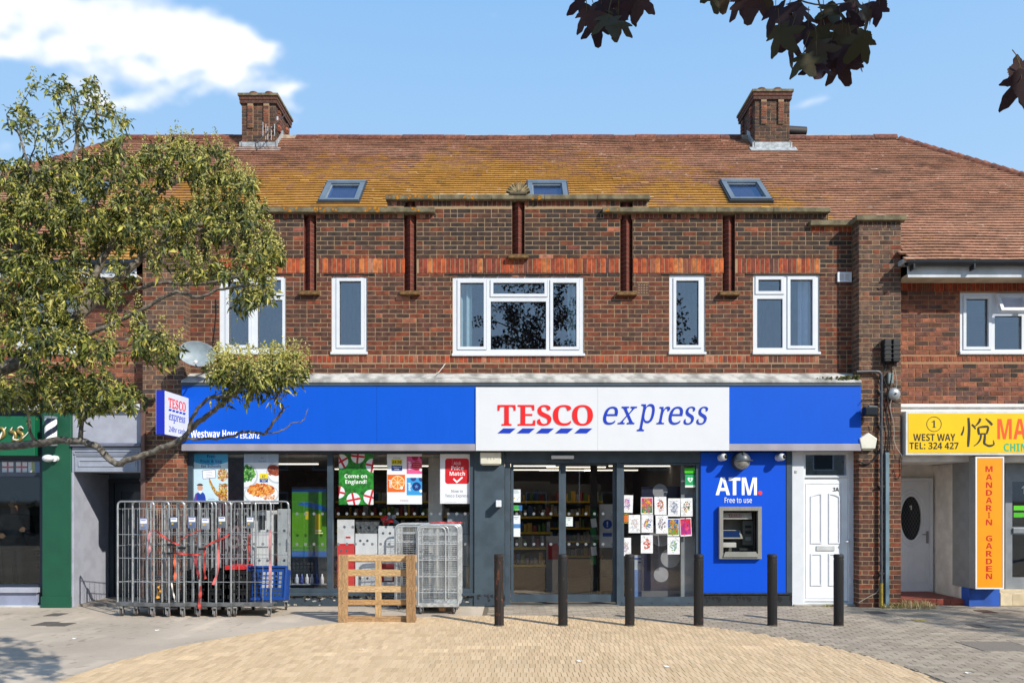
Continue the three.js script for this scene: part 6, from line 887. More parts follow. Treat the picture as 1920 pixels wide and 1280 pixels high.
  const hs = []; for (let i = 0; i < 8; i++) for (let j = 0; j < 6; j++) hs.push([-0.3 + i * 0.074, -0.3 + i * 0.074 + 0.052, 0.05 + j * 0.07, 0.05 + j * 0.07 + 0.05]); part('lattice_face', slab(rectShape(-0.34, 0.34, 0, 0.52), hs, 0, 0.012), BB, b); part('rim', [bx(-0.36, 0.36, 0.515, 0.55, -0.02, 0.06, 0.01), bx(-0.36, -0.325, 0, 0.52, -0.02, 0.05, 0.008), bx(0.325, 0.36, 0, 0.52, -0.02, 0.05, 0.008), bx(-0.36, 0.36, -0.02, 0.02, -0.02, 0.06, 0.008)], BB, b); for (const s of [-1, 1]) part('side_wall', bx(s * 0.3425 - 0.0075, s * 0.3425 + 0.0075, 0, 0.5, -0.3, -0.02, 0), BB, b);
}
// ================================================================ pallet standing on edge
{
  const z = groundZ(1167), x0 = X(634, z), x1 = X(778, z), H = Y(1040, z), p = thing('wooden_pallet', 'pale wooden pallet standing on its edge before the shop window', 'pallet', [x0, 0, z]), W = x1 - x0; p.rotation.x = -0.02;
  const tones = [0xb8946a, 0xa8845c, 0xcba878, 0xd4b284, 0xc49a68].map((c) => mat(c, { p: 'wood', lo: 0.66, hi: 1.08, size: 0.5, rough: 0.85, bump: 0.0015, bp: 'wood', bsize: 0.5 }));
  const board = (name, a, b, c, d, e, f, k, wob = 0.004) => { const g = new RoundedBoxGeometry(b - a, d - c, f - e, 2, 0.004); g.translate((a + b) / 2, (c + d) / 2, (e + f) / 2); const pos = g.attributes.position; const horiz = b - a > d - c; for (let i = 0; i < pos.count; i++) { const t = horiz ? pos.getX(i) : pos.getY(i); const n = (noise(t * 3 + k * 9, k, 11) - 0.5) * wob; if (horiz) pos.setY(i, pos.getY(i) + n); else pos.setX(i, pos.getX(i) + n * 2); } g.computeVertexNormals(); if (horiz) { part(name, flat(mapUV(g)), tones[k % 5], p); } else { const q = flat(mapUV(g)), u = q.attributes.uv; for (let i = 0; i < u.count; i++) { const s = u.getX(i); u.setXY(i, u.getY(i), s); } part(name, q, tones[k % 5], p); } };
  board('bearer', 0, 0.125, 0, H, -0.085, 0.0, 0, 0.006); board('bearer', W - 0.125, W, 0, H, -0.085, 0.0, 1, 0.008); board('bearer', W * 0.5 - 0.04, W * 0.5 + 0.045, 0.02, H - 0.02, -0.145, -0.088, 2, 0.004);
  const rows = [[1042, 1055], [1069, 1081], [1100, 1111.5], [1126, 1136], [1157, 1167]].map(([a, b]) => [Y(b, z), Y(a, z)]);
  rows.forEach(([a, b], k) => { const lo = Math.max(0, a), hi = b; if (k === 0) board('slat', 0.004, W - 0.002, H - 0.098, H - 0.002, -0.112, -0.0865, 3); else board('slat', 0.01, W - 0.01, lo, hi, -0.112, -0.0865, k + 1); board('rear_slat', 0.0, W, lo, hi, -0.172, -0.147, k + 2); });
  for (const [a, b] of rows) for (const q of [0.06, W - 0.06]) part('nail_head', rod(V(q, (a + b) / 2, 0.0), V(q, (a + b) / 2, 0.003), 0.006, 8), mat(0x5b5148, { p: null, metal: 0.5 }), p);
}
// ================================================================ white wire trolleys
{
  const WZ = mat(0xd3d7d8, { p: 'blotch', lo: 0.75, size: 0.25, rough: 0.35, metal: 0.35 });
  const model = (label, pos, turn) => {
    const c = thing('wire_trolley', label, 'trolley', pos, 'white wire trolleys'), W = 0.62, D = 0.42, H = 1.35; c.rotation.y = turn;
    for (const [z, inner] of [[D / 2, true], [-D / 2, false]]) { const p = sub('wire_panel', c); part('tube_frame', [pipe([V(-W / 2, 0.13, z), V(-W / 2, H, z), V(W / 2, H, z), V(W / 2, 0.13, z)], 0.0145, 0.1, 8), ...(inner ? [pipe([V(-W / 2 + 0.02, 0.14, z + 0.012), V(-W / 2 + 0.02, H - 0.03, z + 0.012), V(0.12, H - 0.03, z + 0.012), V(0.12, 0.2, z + 0.012)], 0.0125, 0.08, 8)] : [])], WZ, p); const w = []; for (let y = 0.17; y < H - 0.03; y += 0.032) w.push(rod(V(-W / 2, y, z), V(W / 2, y, z), 0.0028, 4)); for (let x = -W / 2 + 0.08; x < W / 2; x += 0.105) w.push(rod(V(x, 0.14, z - 0.004), V(x, H, z - 0.004), 0.0032, 4)); part('wire_grid', w, WZ, p); }
    for (const y of [0.33, 0.57, 0.82, 1.06, 1.2]) { const w = [rod(V(-W / 2, y, D / 2), V(W / 2, y, D / 2), 0.009, 6), rod(V(-W / 2, y, -D / 2), V(W / 2, y, -D / 2), 0.009, 6)]; for (let k = 0; k < 12; k++) { const x = -W / 2 + 0.02 + k * (W - 0.04) / 11; w.push(rod(V(x, y, -D / 2), V(x, y, D / 2), 0.0035, 4)); } part('shelf', w, WZ, c); }
    for (const s of [-1, 1]) { const w = []; for (let y = 0.16; y < H - 0.05; y += 0.06) w.push(rod(V(s * W / 2, y, -D / 2), V(s * W / 2, y, D / 2), 0.0035, 4)); part('end_wires', w, WZ, c); }
    part('base', [bx(-W / 2 - 0.01, W / 2 + 0.01, 0.11, 0.165, D / 2 - 0.02, D / 2 + 0.015, 0.008), bx(-W / 2 - 0.01, W / 2 + 0.01, 0.12, 0.135, -D / 2, D / 2 - 0.021, 0)], WZ, c); for (const [x, z, l] of [[-W / 2 + 0.06, D / 2 - 0.02, 0], [W / 2 - 0.06, D / 2 - 0.02, 0], [-W / 2 + 0.06, -D / 2 + 0.05, 0], [W / 2 - 0.06, -D / 2 + 0.05, 0]]) castor(c, x, z, 0.5, l); c.children.filter((o) => o.name === 'castor').forEach((o) => o.scale.setScalar(0.8));
  };
  const z = groundZ(1152); model('front white wire trolley behind the standing pallet', [X(822, z - 0.22), 0, z - 0.24], 0.02); model('rear white wire trolley, nearer the window, left of the front one', [X(776, z - 0.5), 0, z - 0.74], 0.05); model('third white wire trolley tucked behind on the right', [X(829, z - 0.75), 0.0, z - 0.66], 0.03);
  single('red_bag_roll', 'crumpled red plastic lying on top of the wire trolleys', 'plastic', (() => { const q = []; for (let k = 0; k < 8; k++) { const g = new THREE.IcosahedronGeometry(rr(0.03, 0.055), 1); g.scale(rr(1, 2), 0.35, rr(0.8, 1.3)); g.rotateY(rr(0, 3)); g.translate(X(812 + k * 7, z - 0.6), 1.365 + rr(0, 0.012), z - 0.64 + rr(-0.06, 0.06)); q.push(flat(mapUV(g))); } return q; })(), mat(0xd84a4c, { lo: 0.7, size: 0.1, rough: 0.35 }));
  single('wood_block', 'short wooden block wedged under the front wire trolley', 'wood', rod(V(X(823, z), 0.085, z - 0.14), V(X(833, z), 0.085, z - 0.12), 0.05, 9), mat(0xb98d62, { p: 'wood', lo: 0.7, size: 0.3 }));
}
// ================================================================ things set in or lying on the pavement
{
  const cover = (a, b, c, d, label, color, name = 'inspection_cover') => { const z0 = groundZ(c), z1 = groundZ(d), x0 = X(a, (z0 + z1) / 2), x1 = X(b, (z0 + z1) / 2), t = thing(name, label, 'cover', [(x0 + x1) / 2, 0, (z0 + z1) / 2], 'covers in the pavement'), w = (x1 - x0) / 2, dp = Math.abs(z1 - z0) / 2; part('frame', ring([-w, w, -dp, dp], [-w + 0.015, w - 0.015, -dp + 0.015, dp - 0.015], 0, 0.006).rotateX(-Math.PI / 2), mat(color, { lo: 0.6, size: 0.2, metal: 0.2 }), t); part('plate', bx(-w + 0.017, w - 0.017, 0, 0.0045, -dp + 0.017, dp - 0.017, 0), mat(color, { p: 'grain', lo: 0.55, size: 0.12, rough: 0.8, bump: 0.004, bsize: 0.08 }), t); };
  cover(90, 118, 1150, 1155, 'small dark metal cover nearest the green pilaster', 0x7a756d); cover(70, 100, 1166, 1173, 'left of two dark square covers in the left pavement', 0x7d776f); cover(97, 132, 1168, 1174, 'right of two dark square covers in the left pavement', 0x79736b); cover(1628, 1658, 1146, 1151, 'small grey cover at the foot of the right pier', 0x78736b); cover(1836, 1862, 1144, 1149, 'reddish stopcock cover below the orange sign', 0x6a4d40); cover(1822, 1848, 1171, 1177, 'oval-patterned iron cover in the right paving', 0x857c70); cover(1818, 1925, 1203, 1221, 'large recessed paving-filled drain cover at the right edge', 0xa99f92);
  const yz = groundZ(1164); single('yellow_paving_marker', 'small yellow tile set in the grey paving at right', 'marker', bx(X(1716, yz), X(1738, yz), 0.002, 0.007, yz - 0.11, yz + 0.07, 0), mat(0xc9b46a, { lo: 0.7, size: 0.1 }));
  [[677, 1219, 'white scrap of paper on the tan blocks at left'], [294, 1183, 'small white scrap on the grey tarmac'], [1250, 1251, 'white scrap on the tan blocks in front of the third bollard'], [1087, 1241, 'tiny scrap on the tan blocks before the door'], [1817, 1264, 'white scrap on grey paving at lower right'], [139, 1199, 'tiny white scrap on the left tarmac']].forEach(([px, py, label], k) => { const z = groundZ(py), g = new THREE.PlaneGeometry(0.05, 0.035, 3, 2); g.rotateX(-Math.PI / 2); const p = g.attributes.position; for (let i = 0; i < p.count; i++) p.setXYZ(i, p.getX(i) + (hash2(i, k, 4) - 0.5) * 0.02, 0.008 + hash2(i, k, 5) * 0.014, p.getZ(i) + (hash2(i, k, 6) - 0.5) * 0.02); g.translate(X(px, z), 0, z); g.computeVertexNormals(); single('litter_scrap', label, 'litter', flat(mapUV(g)), mat(0xf0efea, { p: null, side: THREE.DoubleSide }), 'scraps of litter'); });
  // dry weeds at the foot of the pier
  const q = new Quads(), blade = (x, z, h, lean, col) => { const a = rr(0, 6.28), w = rr(0.002, 0.005), d = V(Math.cos(a), 0, Math.sin(a)), s = V(-d.z, 0, d.x).multiplyScalar(w), b = V(x, 0, z), m = b.clone().addScaledVector(d, lean * 0.4).add(V(0, h * 0.6, 0)), t = b.clone().addScaledVector(d, lean).add(V(0, h, 0)); q.quad(b.clone().sub(s), b.clone().add(s), m.clone().add(s), m.clone().sub(s), col, [0, 0], [0, 0], [0, 0], [0, 0]); q.tri(m.clone().sub(s), m.clone().add(s), t, col, [0, 0], [0, 0], [0, 0]); };
  const straw = [C(0xc4b080), C(0xd6c494), C(0xb09c68), C(0x8f9450), C(0x75803c)]; for (let k = 0; k < 620; k++) { const u = rnd(), px = 1655 + u * 100, z = 0.28 - 0.12 * rnd() + (px > 1700 ? rr(-0.05, 0.16) : rr(0, 0.12)); blade(X(px, z), z, rr(0.03, 0.13) * (px > 1690 && px < 1740 ? 1.2 : 0.8), rr(0.02, 0.14), px < 1690 && rnd() < 0.4 ? straw[3 + (k % 2)] : pick(straw.slice(0, 3))); } for (let k = 0; k < 90; k++) { const px = rr(1545, 1570), z = rr(0.1, 0.16); blade(X(px, z), z, rr(0.02, 0.05), 0.03, pick(straw.slice(2))); }
  const m = part(numbered('dry_weeds'), q.build(), new THREE.MeshStandardMaterial({ vertexColors: true, roughness: 0.9, side: THREE.DoubleSide }), scene); m.userData = { kind: 'stuff', label: 'dry straw-coloured weeds at the foot of the right pier', category: 'weeds' };
}
// ================================================================ posters behind the left window
const PZ = 0.045;
const poster = (name, label, px, tex, z = PZ, category = 'poster', group = 'posters in the shop windows') => single(name, label, category, sheet(...box4(px, z), z), new THREE.MeshStandardMaterial({ map: tex, roughness: 0.75 }), group);
const T = (g, s, x, y, font, color, align = 'center') => { g.font = font; g.fillStyle = color; g.textAlign = align; g.fillText(s, x, y); };
const round = (g, x, y, w, h, r) => { g.beginPath(); g.moveTo(x + r, y); g.arcTo(x + w, y, x + w, y + h, r); g.arcTo(x + w, y + h, x, y + h, r); g.arcTo(x, y + h, x, y, r); g.arcTo(x, y, x + w, y, r); g.closePath(); };
const disc = (g, x, y, r, c) => { g.fillStyle = c; g.beginPath(); g.arc(x, y, r, 0, 7); g.fill(); };
const dabs = (g, n, f) => { for (let k = 0; k < n; k++) { const [x, y, r, c] = f(k); g.fillStyle = c; g.beginPath(); g.ellipse(x, y, r, r * rr(0.4, 1), rr(0, 3), 0, 7); g.fill(); } };
poster('poster', 'pale blue poster about free fruit and veg for schools', [362, 427, 848, 941], print(420, 600, (g, w, h) => {
  g.fillStyle = '#cfe9f4'; g.fillRect(0, 0, w, h); g.fillStyle = '#35a8d8'; g.fillRect(0, 0, w, 100); g.beginPath(); g.ellipse(w / 2, 60, w * 0.62, 88, 0, 0, 7); g.fill();
  T(g, 'Free', 215, 66, 'bold 50px sans-serif', '#14357e'); T(g, 'Fruit & Veg', 215, 124, 'bold 50px sans-serif', '#14357e'); T(g, 'for Schools', 215, 182, 'bold 46px sans-serif', '#2d5c96');
  // a figure covered in fruit, holding a card
  dabs(g, 900, () => { const t = rnd(), b = rnd(); let x, y; if (b < 0.5) { x = 360 + (rnd() - 0.5) * 100; y = 380 + rnd() * 220; } else if (b < 0.72) { const a = rr(0, 6.28), r = 62 * Math.sqrt(rnd()); x = 355 + r * Math.cos(a); y = 270 + r * 1.2 * Math.sin(a); } else { x = 195 + t * 130; y = 340 + 170 * Math.sin(t * 1.9) * (t < 0.5 ? 0.9 : 0.95) + rr(-24, 24); } return [x, y, rr(4, 11), pick(['#c98a1e', '#e0a82c', '#a8551c', '#8d3a1a', '#d8bb3a', '#6d8c2c', '#b5321f', '#e8c860'])]; });
  g.save(); g.translate(190, 265); g.rotate(-0.1); g.strokeStyle = '#3a4f94'; g.lineWidth = 6; g.fillStyle = '#fff'; round(g, -78, -52, 156, 100, 8); g.fill(); g.stroke(); g.fillStyle = '#9aa3bb'; for (let k = 0; k < 4; k++) g.fillRect(-44, -28 + k * 18, 88, 5); g.restore();
  disc(g, 82, 430, 34, '#d9a58a'); g.fillStyle = '#3a2c24'; g.beginPath(); g.ellipse(80, 402, 38, 26, 0, Math.PI, 0); g.fill(); g.fillStyle = '#fff'; g.fillRect(66, 462, 36, 22); g.fillStyle = '#2447b0'; g.beginPath(); g.moveTo(4, 600); g.quadraticCurveTo(10, 490, 60, 482); g.lineTo(84, 506); g.lineTo(108, 482); g.quadraticCurveTo(150, 492, 152, 600); g.fill(); g.fillStyle = '#c4352f'; g.fillRect(20, 500, 14, 90); g.fillStyle = '#7d8cae'; g.fillRect(180, 560, 80, 6);
}));
poster('poster', 'white poster with plates of food and a yellow price flash', [457, 522, 850, 944], print(420, 600, (g, w, h) => {
  g.fillStyle = '#e9eef2'; g.fillRect(0, 0, w, h); g.fillStyle = '#b5c8dd'; g.fillRect(0, 0, w, 110); T(g, 'fire', 220, 60, '24px sans-serif', '#44597c'); T(g, 'meal deal', 220, 100, '22px sans-serif', '#44597c');
  disc(g, 20, 270, 150, '#c3ccd6'); disc(g, 14, 262, 138, '#eef1f3'); dabs(g, 380, () => { const a = rr(0, 6.28), r = 120 * Math.sqrt(rnd()); return [14 + r * Math.cos(a), 240 + r * 0.8 * Math.sin(a), rr(6, 18), pick(['#2f7a2c', '#4a9c3a', '#1f5e22', '#6db04a', '#84be5c'])]; });
  disc(g, 400, 230, 130, '#c3ccd6'); disc(g, 402, 222, 116, '#f1f3f4'); g.fillStyle = '#8d3b22'; g.beginPath(); g.ellipse(370, 200, 90, 62, 0.3, 0, 7); g.fill(); dabs(g, 120, () => [rr(300, 420), rr(170, 260), rr(5, 14), pick(['#a04a28', '#7a2f1c', '#b5623a', '#5c2417'])]);
  g.fillStyle = '#f2dc1e'; round(g, 190, 240, 100, 62, 8); g.fill(); g.fillStyle = '#17418d'; round(g, 190, 298, 100, 46, 6); g.fill(); T(g, '£7', 240, 286, 'bold 38px sans-serif', '#2a2a1a'); T(g, 'Clubcard', 240, 318, 'bold 18px sans-serif', '#fff'); T(g, 'Price', 240, 336, 'bold 17px sans-serif', '#fff');
  g.fillStyle = '#c6ccd0'; g.beginPath(); g.ellipse(210, 490, 214, 126, 0, 0, 7); g.fill(); g.fillStyle = '#f3f4f3'; g.beginPath(); g.ellipse(210, 482, 198, 112, 0, 0, 7); g.fill(); dabs(g, 420, () => { const a = rr(0, 6.28), r = Math.sqrt(rnd()); return [205 + 158 * r * Math.cos(a), 440 + 72 * r * Math.sin(a), rr(6, 20), pick(['#e07b22', '#cf5a17', '#f0a840', '#b5481a', '#e9c27a', '#d98f34'])]; }); dabs(g, 60, () => [rr(240, 370), rr(500, 550), rr(5, 14), pick(['#e9b78c', '#f0d2b0', '#c97f58'])]);
}));
poster('poster', 'green football poster reading Come on England', [635, 700, 849, 946], print(420, 620, (g, w, h) => {
  g.fillStyle = '#1f8a2a'; g.fillRect(0, 0, w, h); dabs(g, 900, () => [rr(0, w), rr(0, h), rr(6, 30), pick(['rgba(20,110,30,.5)', 'rgba(60,170,50,.35)', 'rgba(12,70,24,.4)', 'rgba(30,140,40,.5)'])]);
  for (const [x, y, r, a] of [[30, 100, 84, -0.5], [230, 40, 84, 0.1], [410, 150, 84, 0.2], [0, 470, 74, 0.2], [178, 560, 84, -0.2], [390, 530, 92, 0.25]]) { g.save(); g.translate(x, y); g.rotate(a); g.beginPath(); g.arc(0, 0, r, 0, 7); g.fillStyle = '#e9edf0'; g.fill(); g.clip(); g.fillStyle = '#c91f2e'; g.fillRect(-r, -12, 2 * r, 24); g.fillRect(-12, -r, 24, 2 * r); g.restore(); }
  T(g, 'Come on', 206, 300, 'bold 66px sans-serif', '#fff'); T(g, 'England!', 206, 368, 'bold 64px sans-serif', '#fff');
}));
poster('poster', 'white poster with pink, orange and blue fruit tiles', [725.5, 791, 849, 945], print(420, 620, (g, w, h) => {
  g.fillStyle = '#eef1f4'; g.fillRect(0, 0, w, h); const tile = (x, y, c, f) => { g.fillStyle = c; g.fillRect(x, y, 212, 212); g.save(); g.beginPath(); g.rect(x, y, 212, 212); g.clip(); g.translate(x, y); f(); g.save(); g.translate(30, 110); g.rotate(Math.PI / 2); T(g, 'pibol', 0, 8, 'bold 42px sans-serif', '#fff'); g.restore(); disc(g, 170, 160, 18, '#fff'); g.restore(); };
  tile(236, 42, '#e4619c', () => { disc(g, 120, 112, 58, '#c8153e'); for (let k = 0; k < 24; k++) disc(g, 80 + (k % 6) * 16, 70 + Math.floor(k / 6) * 24, 4, '#f6b5c0'); disc(g, 100, 10, 38, '#a81240'); disc(g, 190, 8, 34, '#a81240'); }); tile(4, 262, '#e86a1f', () => { disc(g, 124, 96, 82, '#fbe3b0'); disc(g, 124, 96, 72, '#e98f2e'); g.strokeStyle = '#fbe9c4'; g.lineWidth = 7; for (let k = 0; k < 8; k++) { g.beginPath(); g.moveTo(124, 96); g.lineTo(124 + 74 * Math.cos(k * 0.785), 96 + 74 * Math.sin(k * 0.785)); g.stroke(); } }); tile(236, 300, '#37a3e2', () => { disc(g, 118, 106, 52, '#14357c'); g.fillStyle = '#5e9ad8'; g.beginPath(); for (let k = 0; k < 10; k++) { const r = k % 2 ? 12 : 28, a = k * 0.628; g.lineTo(118 + r * Math.sin(a), 106 - r * Math.cos(a)); } g.fill(); disc(g, 80, 8, 34, '#1c4288'); disc(g, 180, 12, 36, '#1c4288'); });
  T(g, '2 for just', 118, 66, '22px sans-serif', '#33405c'); g.fillStyle = '#e3cf14'; round(g, 54, 78, 128, 62, 8); g.fill(); T(g, '£4.50', 118, 126, 'bold 44px sans-serif', '#23252a'); g.fillStyle = '#17418d'; round(g, 54, 150, 128, 66, 8); g.fill(); T(g, 'Clubcard', 118, 178, 'bold 24px sans-serif', '#fff'); T(g, 'Price', 118, 204, 'bold 24px sans-serif', '#fff'); T(g, 'TESCO', 206, 588, 'bold 30px serif', '#b98a90');
}));
poster('poster', 'white poster with red square reading Aldi Price Match', [825, 889, 849, 944], print(420, 620, (g, w, h) => {
  g.fillStyle = '#eceff2'; g.fillRect(0, 0, w, h); g.fillStyle = '#d31425'; round(g, 62, 66, 294, 312, 34); g.fill(); T(g, 'Aldi', 212, 146, '54px sans-serif', '#f6d9db'); T(g, 'Price', 212, 208, 'bold 66px sans-serif', '#fff'); T(g, 'Match', 212, 276, 'bold 66px sans-serif', '#fff'); g.strokeStyle = '#fff'; g.lineWidth = 20; g.lineCap = 'round'; g.beginPath(); g.moveTo(170, 320); g.lineTo(206, 356); g.lineTo(270, 302); g.stroke(); T(g, 'Now in', 208, 484, '46px sans-serif', '#23325c'); T(g, 'Tesco Express.', 212, 540, '46px sans-serif', '#23325c'); g.fillStyle = '#b9c0c8'; g.fillRect(60, 600, 140, 4);
}));
// ================================================================ children's drawings on the window by the door, on paper sheets
{
  const cells = [[1164, 1187, 928, 961, -0.03, 'drawing in pink and turquoise on the left', ['#d77fae', '#5fb7b0', '#8f8fd0', '#e6a0b8']], [1202, 1224.5, 932, 964, 0, 'fully coloured drawing, pink above green', ['#d13f78', '#3f7d4a', '#dfae2a', '#e27f2c', '#4a9a8a']], [1227.5, 1250, 931, 965, 0.02, 'drawing of a brown shape with red top', ['#b98546', '#c03a48', '#a87a4a']], [1253, 1276, 934, 968, -0.01, 'pencil letter with grey writing', ['#9aa3b5', '#8892a8']], [1277, 1299, 933.5, 968, 0.02, 'drawing with yellow middle and red foot', ['#dcc66a', '#d05a4a', '#6d8d4a', '#3a3f52']], [1179, 1201, 965, 999, 0, 'faint drawing in pale brown', ['#d8c6b0', '#c9b8c0', '#b8c6cc']], [1203, 1225, 965, 998.5, 0, 'drawing with rainbow stripes', ['#3f7fc0', '#d84a44', '#e8c83a', '#4a9a50', '#7a5aa8']], [1230, 1253, 966, 1000, 0.02, 'pencil drawing with a dark purple blot', ['#5c4a5e', '#9a8c94', '#c9c4c8']], [1252, 1274, 972, 1005, 0.01, 'fully coloured drawing, blue sky over green', ['#2f62b8', '#6d9a2e', '#c98a3a', '#e3c52c', '#d05a3a']], [1275.5, 1297, 971, 1005, 0.05, 'drawing mostly in bright red and magenta', ['#d8243c', '#c42a86', '#e8506a', '#7a2a90']], [1161, 1183.5, 1008, 1042, 0, 'pale drawing with a yellow patch low on the left', ['#d9d08a', '#b9a8c8', '#9aa8b8', '#d8b8b0']], [1202, 1224.5, 1003, 1037, 0, 'drawing of red shapes below the rainbow one', ['#c85a44', '#b8402e', '#d98a70']], [1252, 1275, 1006.5, 1039, 0, 'drawing of a green shape, lowest on the right', ['#6db04a', '#4a8a4a', '#8fc06a', '#5a7ab0']]];
  const atlas = print(1024, 1024, (g) => { cells.forEach(([, , , , , , cols], k) => { const x = (k % 4) * 256, y = Math.floor(k / 4) * 256; g.save(); g.beginPath(); g.rect(x, y, 256, 256); g.clip(); g.translate(x, y); const full = [1, 8, 9].includes(k); g.fillStyle = '#eff0f1'; g.fillRect(0, 0, 256, 256); if (full) { g.fillStyle = cols[0]; g.fillRect(14, 14, 228, 120); g.fillStyle = cols[1]; g.fillRect(14, 134, 228, 100); }
    dabs(g, full ? 130 : 70, () => { const a = rr(0, 6.28), r = (full ? 105 : 70) * Math.sqrt(rnd()); return [128 + r * Math.cos(a), 128 + r * 1.05 * Math.sin(a), rr(5, full ? 22 : 15), pick(cols)]; });
    g.lineWidth = 2.5; for (let q = 0; q < 26; q++) { g.strokeStyle = pick(['rgba(70,70,80,.55)', 'rgba(110,110,120,.5)']); g.beginPath(); let px = rr(30, 226), py = rr(20, 236); g.moveTo(px, py); for (let s = 0; s < 5; s++) { px += rr(-26, 26); py += rr(-18, 18); g.lineTo(px, py); } g.stroke(); } if (k === 3) { g.fillStyle = 'rgba(90,100,130,.6)'; for (let q = 0; q < 9; q++) g.fillRect(30, 40 + q * 22, rr(120, 200), 4); } g.restore(); }); });
  const paper = new THREE.MeshStandardMaterial({ map: atlas, roughness: 0.85 });
  cells.forEach(([a, b, c, d, turn, label], k) => {
    const z = 0.0295, o = box4([a, b, c, d], z), w = o[1] - o[0], h = o[3] - o[2], g = new THREE.PlaneGeometry(w, h, 6, 6), uv = g.attributes.uv, p = g.attributes.position; for (let i = 0; i < uv.count; i++) { uv.setXY(i, ((k % 4) + 0.01 + uv.getX(i) * 0.98) / 4, 1 - (Math.floor(k / 4) + 0.01 + (1 - uv.getY(i)) * 0.98) / 4); p.setZ(i, -0.012 * Math.abs(noise(p.getX(i) * 14 + k, p.getY(i) * 9, 5))); } g.computeVertexNormals(); g.rotateZ(turn); g.translate((o[0] + o[1]) / 2, (o[2] + o[3]) / 2, z);
    single('drawing', `child's ${label}`, 'drawing', flat(g), paper, 'drawings on the window');
  });
  const tagp = (px, draw, label, z = 0.029, w = 128, h = 160) => poster('notice', label, px, print(w, h, draw), z, 'notice', 'notices on the doors and window');
  tagp([1163.5, 1179, 963, 981], (g, w, h) => { g.fillStyle = '#222'; g.fillRect(0, 0, w, h); g.fillStyle = '#f2e23a'; for (let k = 0; k < 8; k++) { g.fillRect(k * 16 + (k % 2) * 0, (k % 2) * 10, 10, 10); g.fillRect(k * 16, h - 18 + (k % 2) * 8, 10, 10); } g.fillStyle = '#e8861c'; g.fillRect(6, 26, w - 12, h - 52); g.fillStyle = '#b3331c'; for (let k = 0; k < 5; k++) g.fillRect(18, 40 + k * 18, w - 36, 8); }, 'small orange warning notice with chequered edges on the window');
  tagp([1285, 1304, 889, 913.5], (g, w, h) => { g.fillStyle = '#1ea866'; g.fillRect(0, 0, w, h); g.fillStyle = '#eef7f0'; g.fillRect(0, h - 26, w, 26); g.beginPath(); g.moveTo(64, 100); g.bezierCurveTo(10, 60, 30, 20, 64, 46); g.bezierCurveTo(98, 20, 118, 60, 64, 100); g.fill(); g.fillStyle = '#1ea866'; g.beginPath(); g.moveTo(70, 40); g.lineTo(50, 72); g.lineTo(64, 72); g.lineTo(58, 94); g.lineTo(80, 62); g.lineTo(66, 62); g.fill(); }, 'green and white defibrillator notice at the top of the window');
  tagp([1284, 1303, 876.5, 887], (g, w, h) => { g.fillStyle = '#43c918'; g.fillRect(0, 0, w, h); g.fillStyle = '#2c9a0c'; g.fillRect(0, 0, w, 12); }, 'plain bright green label above the defibrillator notice', 0.029, 128, 72);
  tagp([960, 976, 917.5, 941.5], (g, w, h) => { g.fillStyle = '#e6edf0'; g.fillRect(0, 0, w, h); g.fillStyle = '#8fa9b9'; g.fillRect(10, 12, 80, 8); g.fillRect(10, 30, 100, 5); g.fillRect(10, 42, 90, 5); g.strokeStyle = '#9a9ea0'; g.lineWidth = 5; g.beginPath(); g.moveTo(70, 140); g.lineTo(112, 90); g.stroke(); disc(g, 30, 108, 12, '#d8b83a'); }, 'white notice high on the left sliding door', 0.0125);
  tagp([963, 979, 947, 957], (g, w, h) => { g.fillStyle = '#3fa652'; g.fillRect(0, 0, w, h); g.fillStyle = '#2a6aa8'; g.fillRect(w * 0.6, 0, w * 0.4, h); g.fillStyle = '#e8d860'; g.fillRect(20, h - 18, 70, 6); }, 'small green and blue sticker on the left sliding door', 0.0125, 128, 80);
  tagp([960, 975.5, 966, 1006], (g, w, h) => { g.fillStyle = '#e8eef1'; g.fillRect(0, 0, w, h); g.fillStyle = '#4b87c4'; g.fillRect(0, h * 0.4, w, h * 0.2); g.fillStyle = '#7d94a6'; g.fillRect(14, 24, 90, 10); g.fillRect(44, 48, 40, 6); g.fillRect(20, h * 0.47, 80, 8); }, 'tall white and blue notice low on the left sliding door', 0.0125, 128, 300);
  tagp([1059.5, 1074, 969, 986.5], (g, w, h) => { g.fillStyle = '#e4eceb'; g.fillRect(0, 0, w, h); g.fillStyle = '#7b8f92'; g.fillRect(20, 20, 90, 10); g.fillRect(44, 44, 40, 12); g.fillRect(20, 120, 30, 8); }, 'white notice on the right sliding door', -0.0375);
}
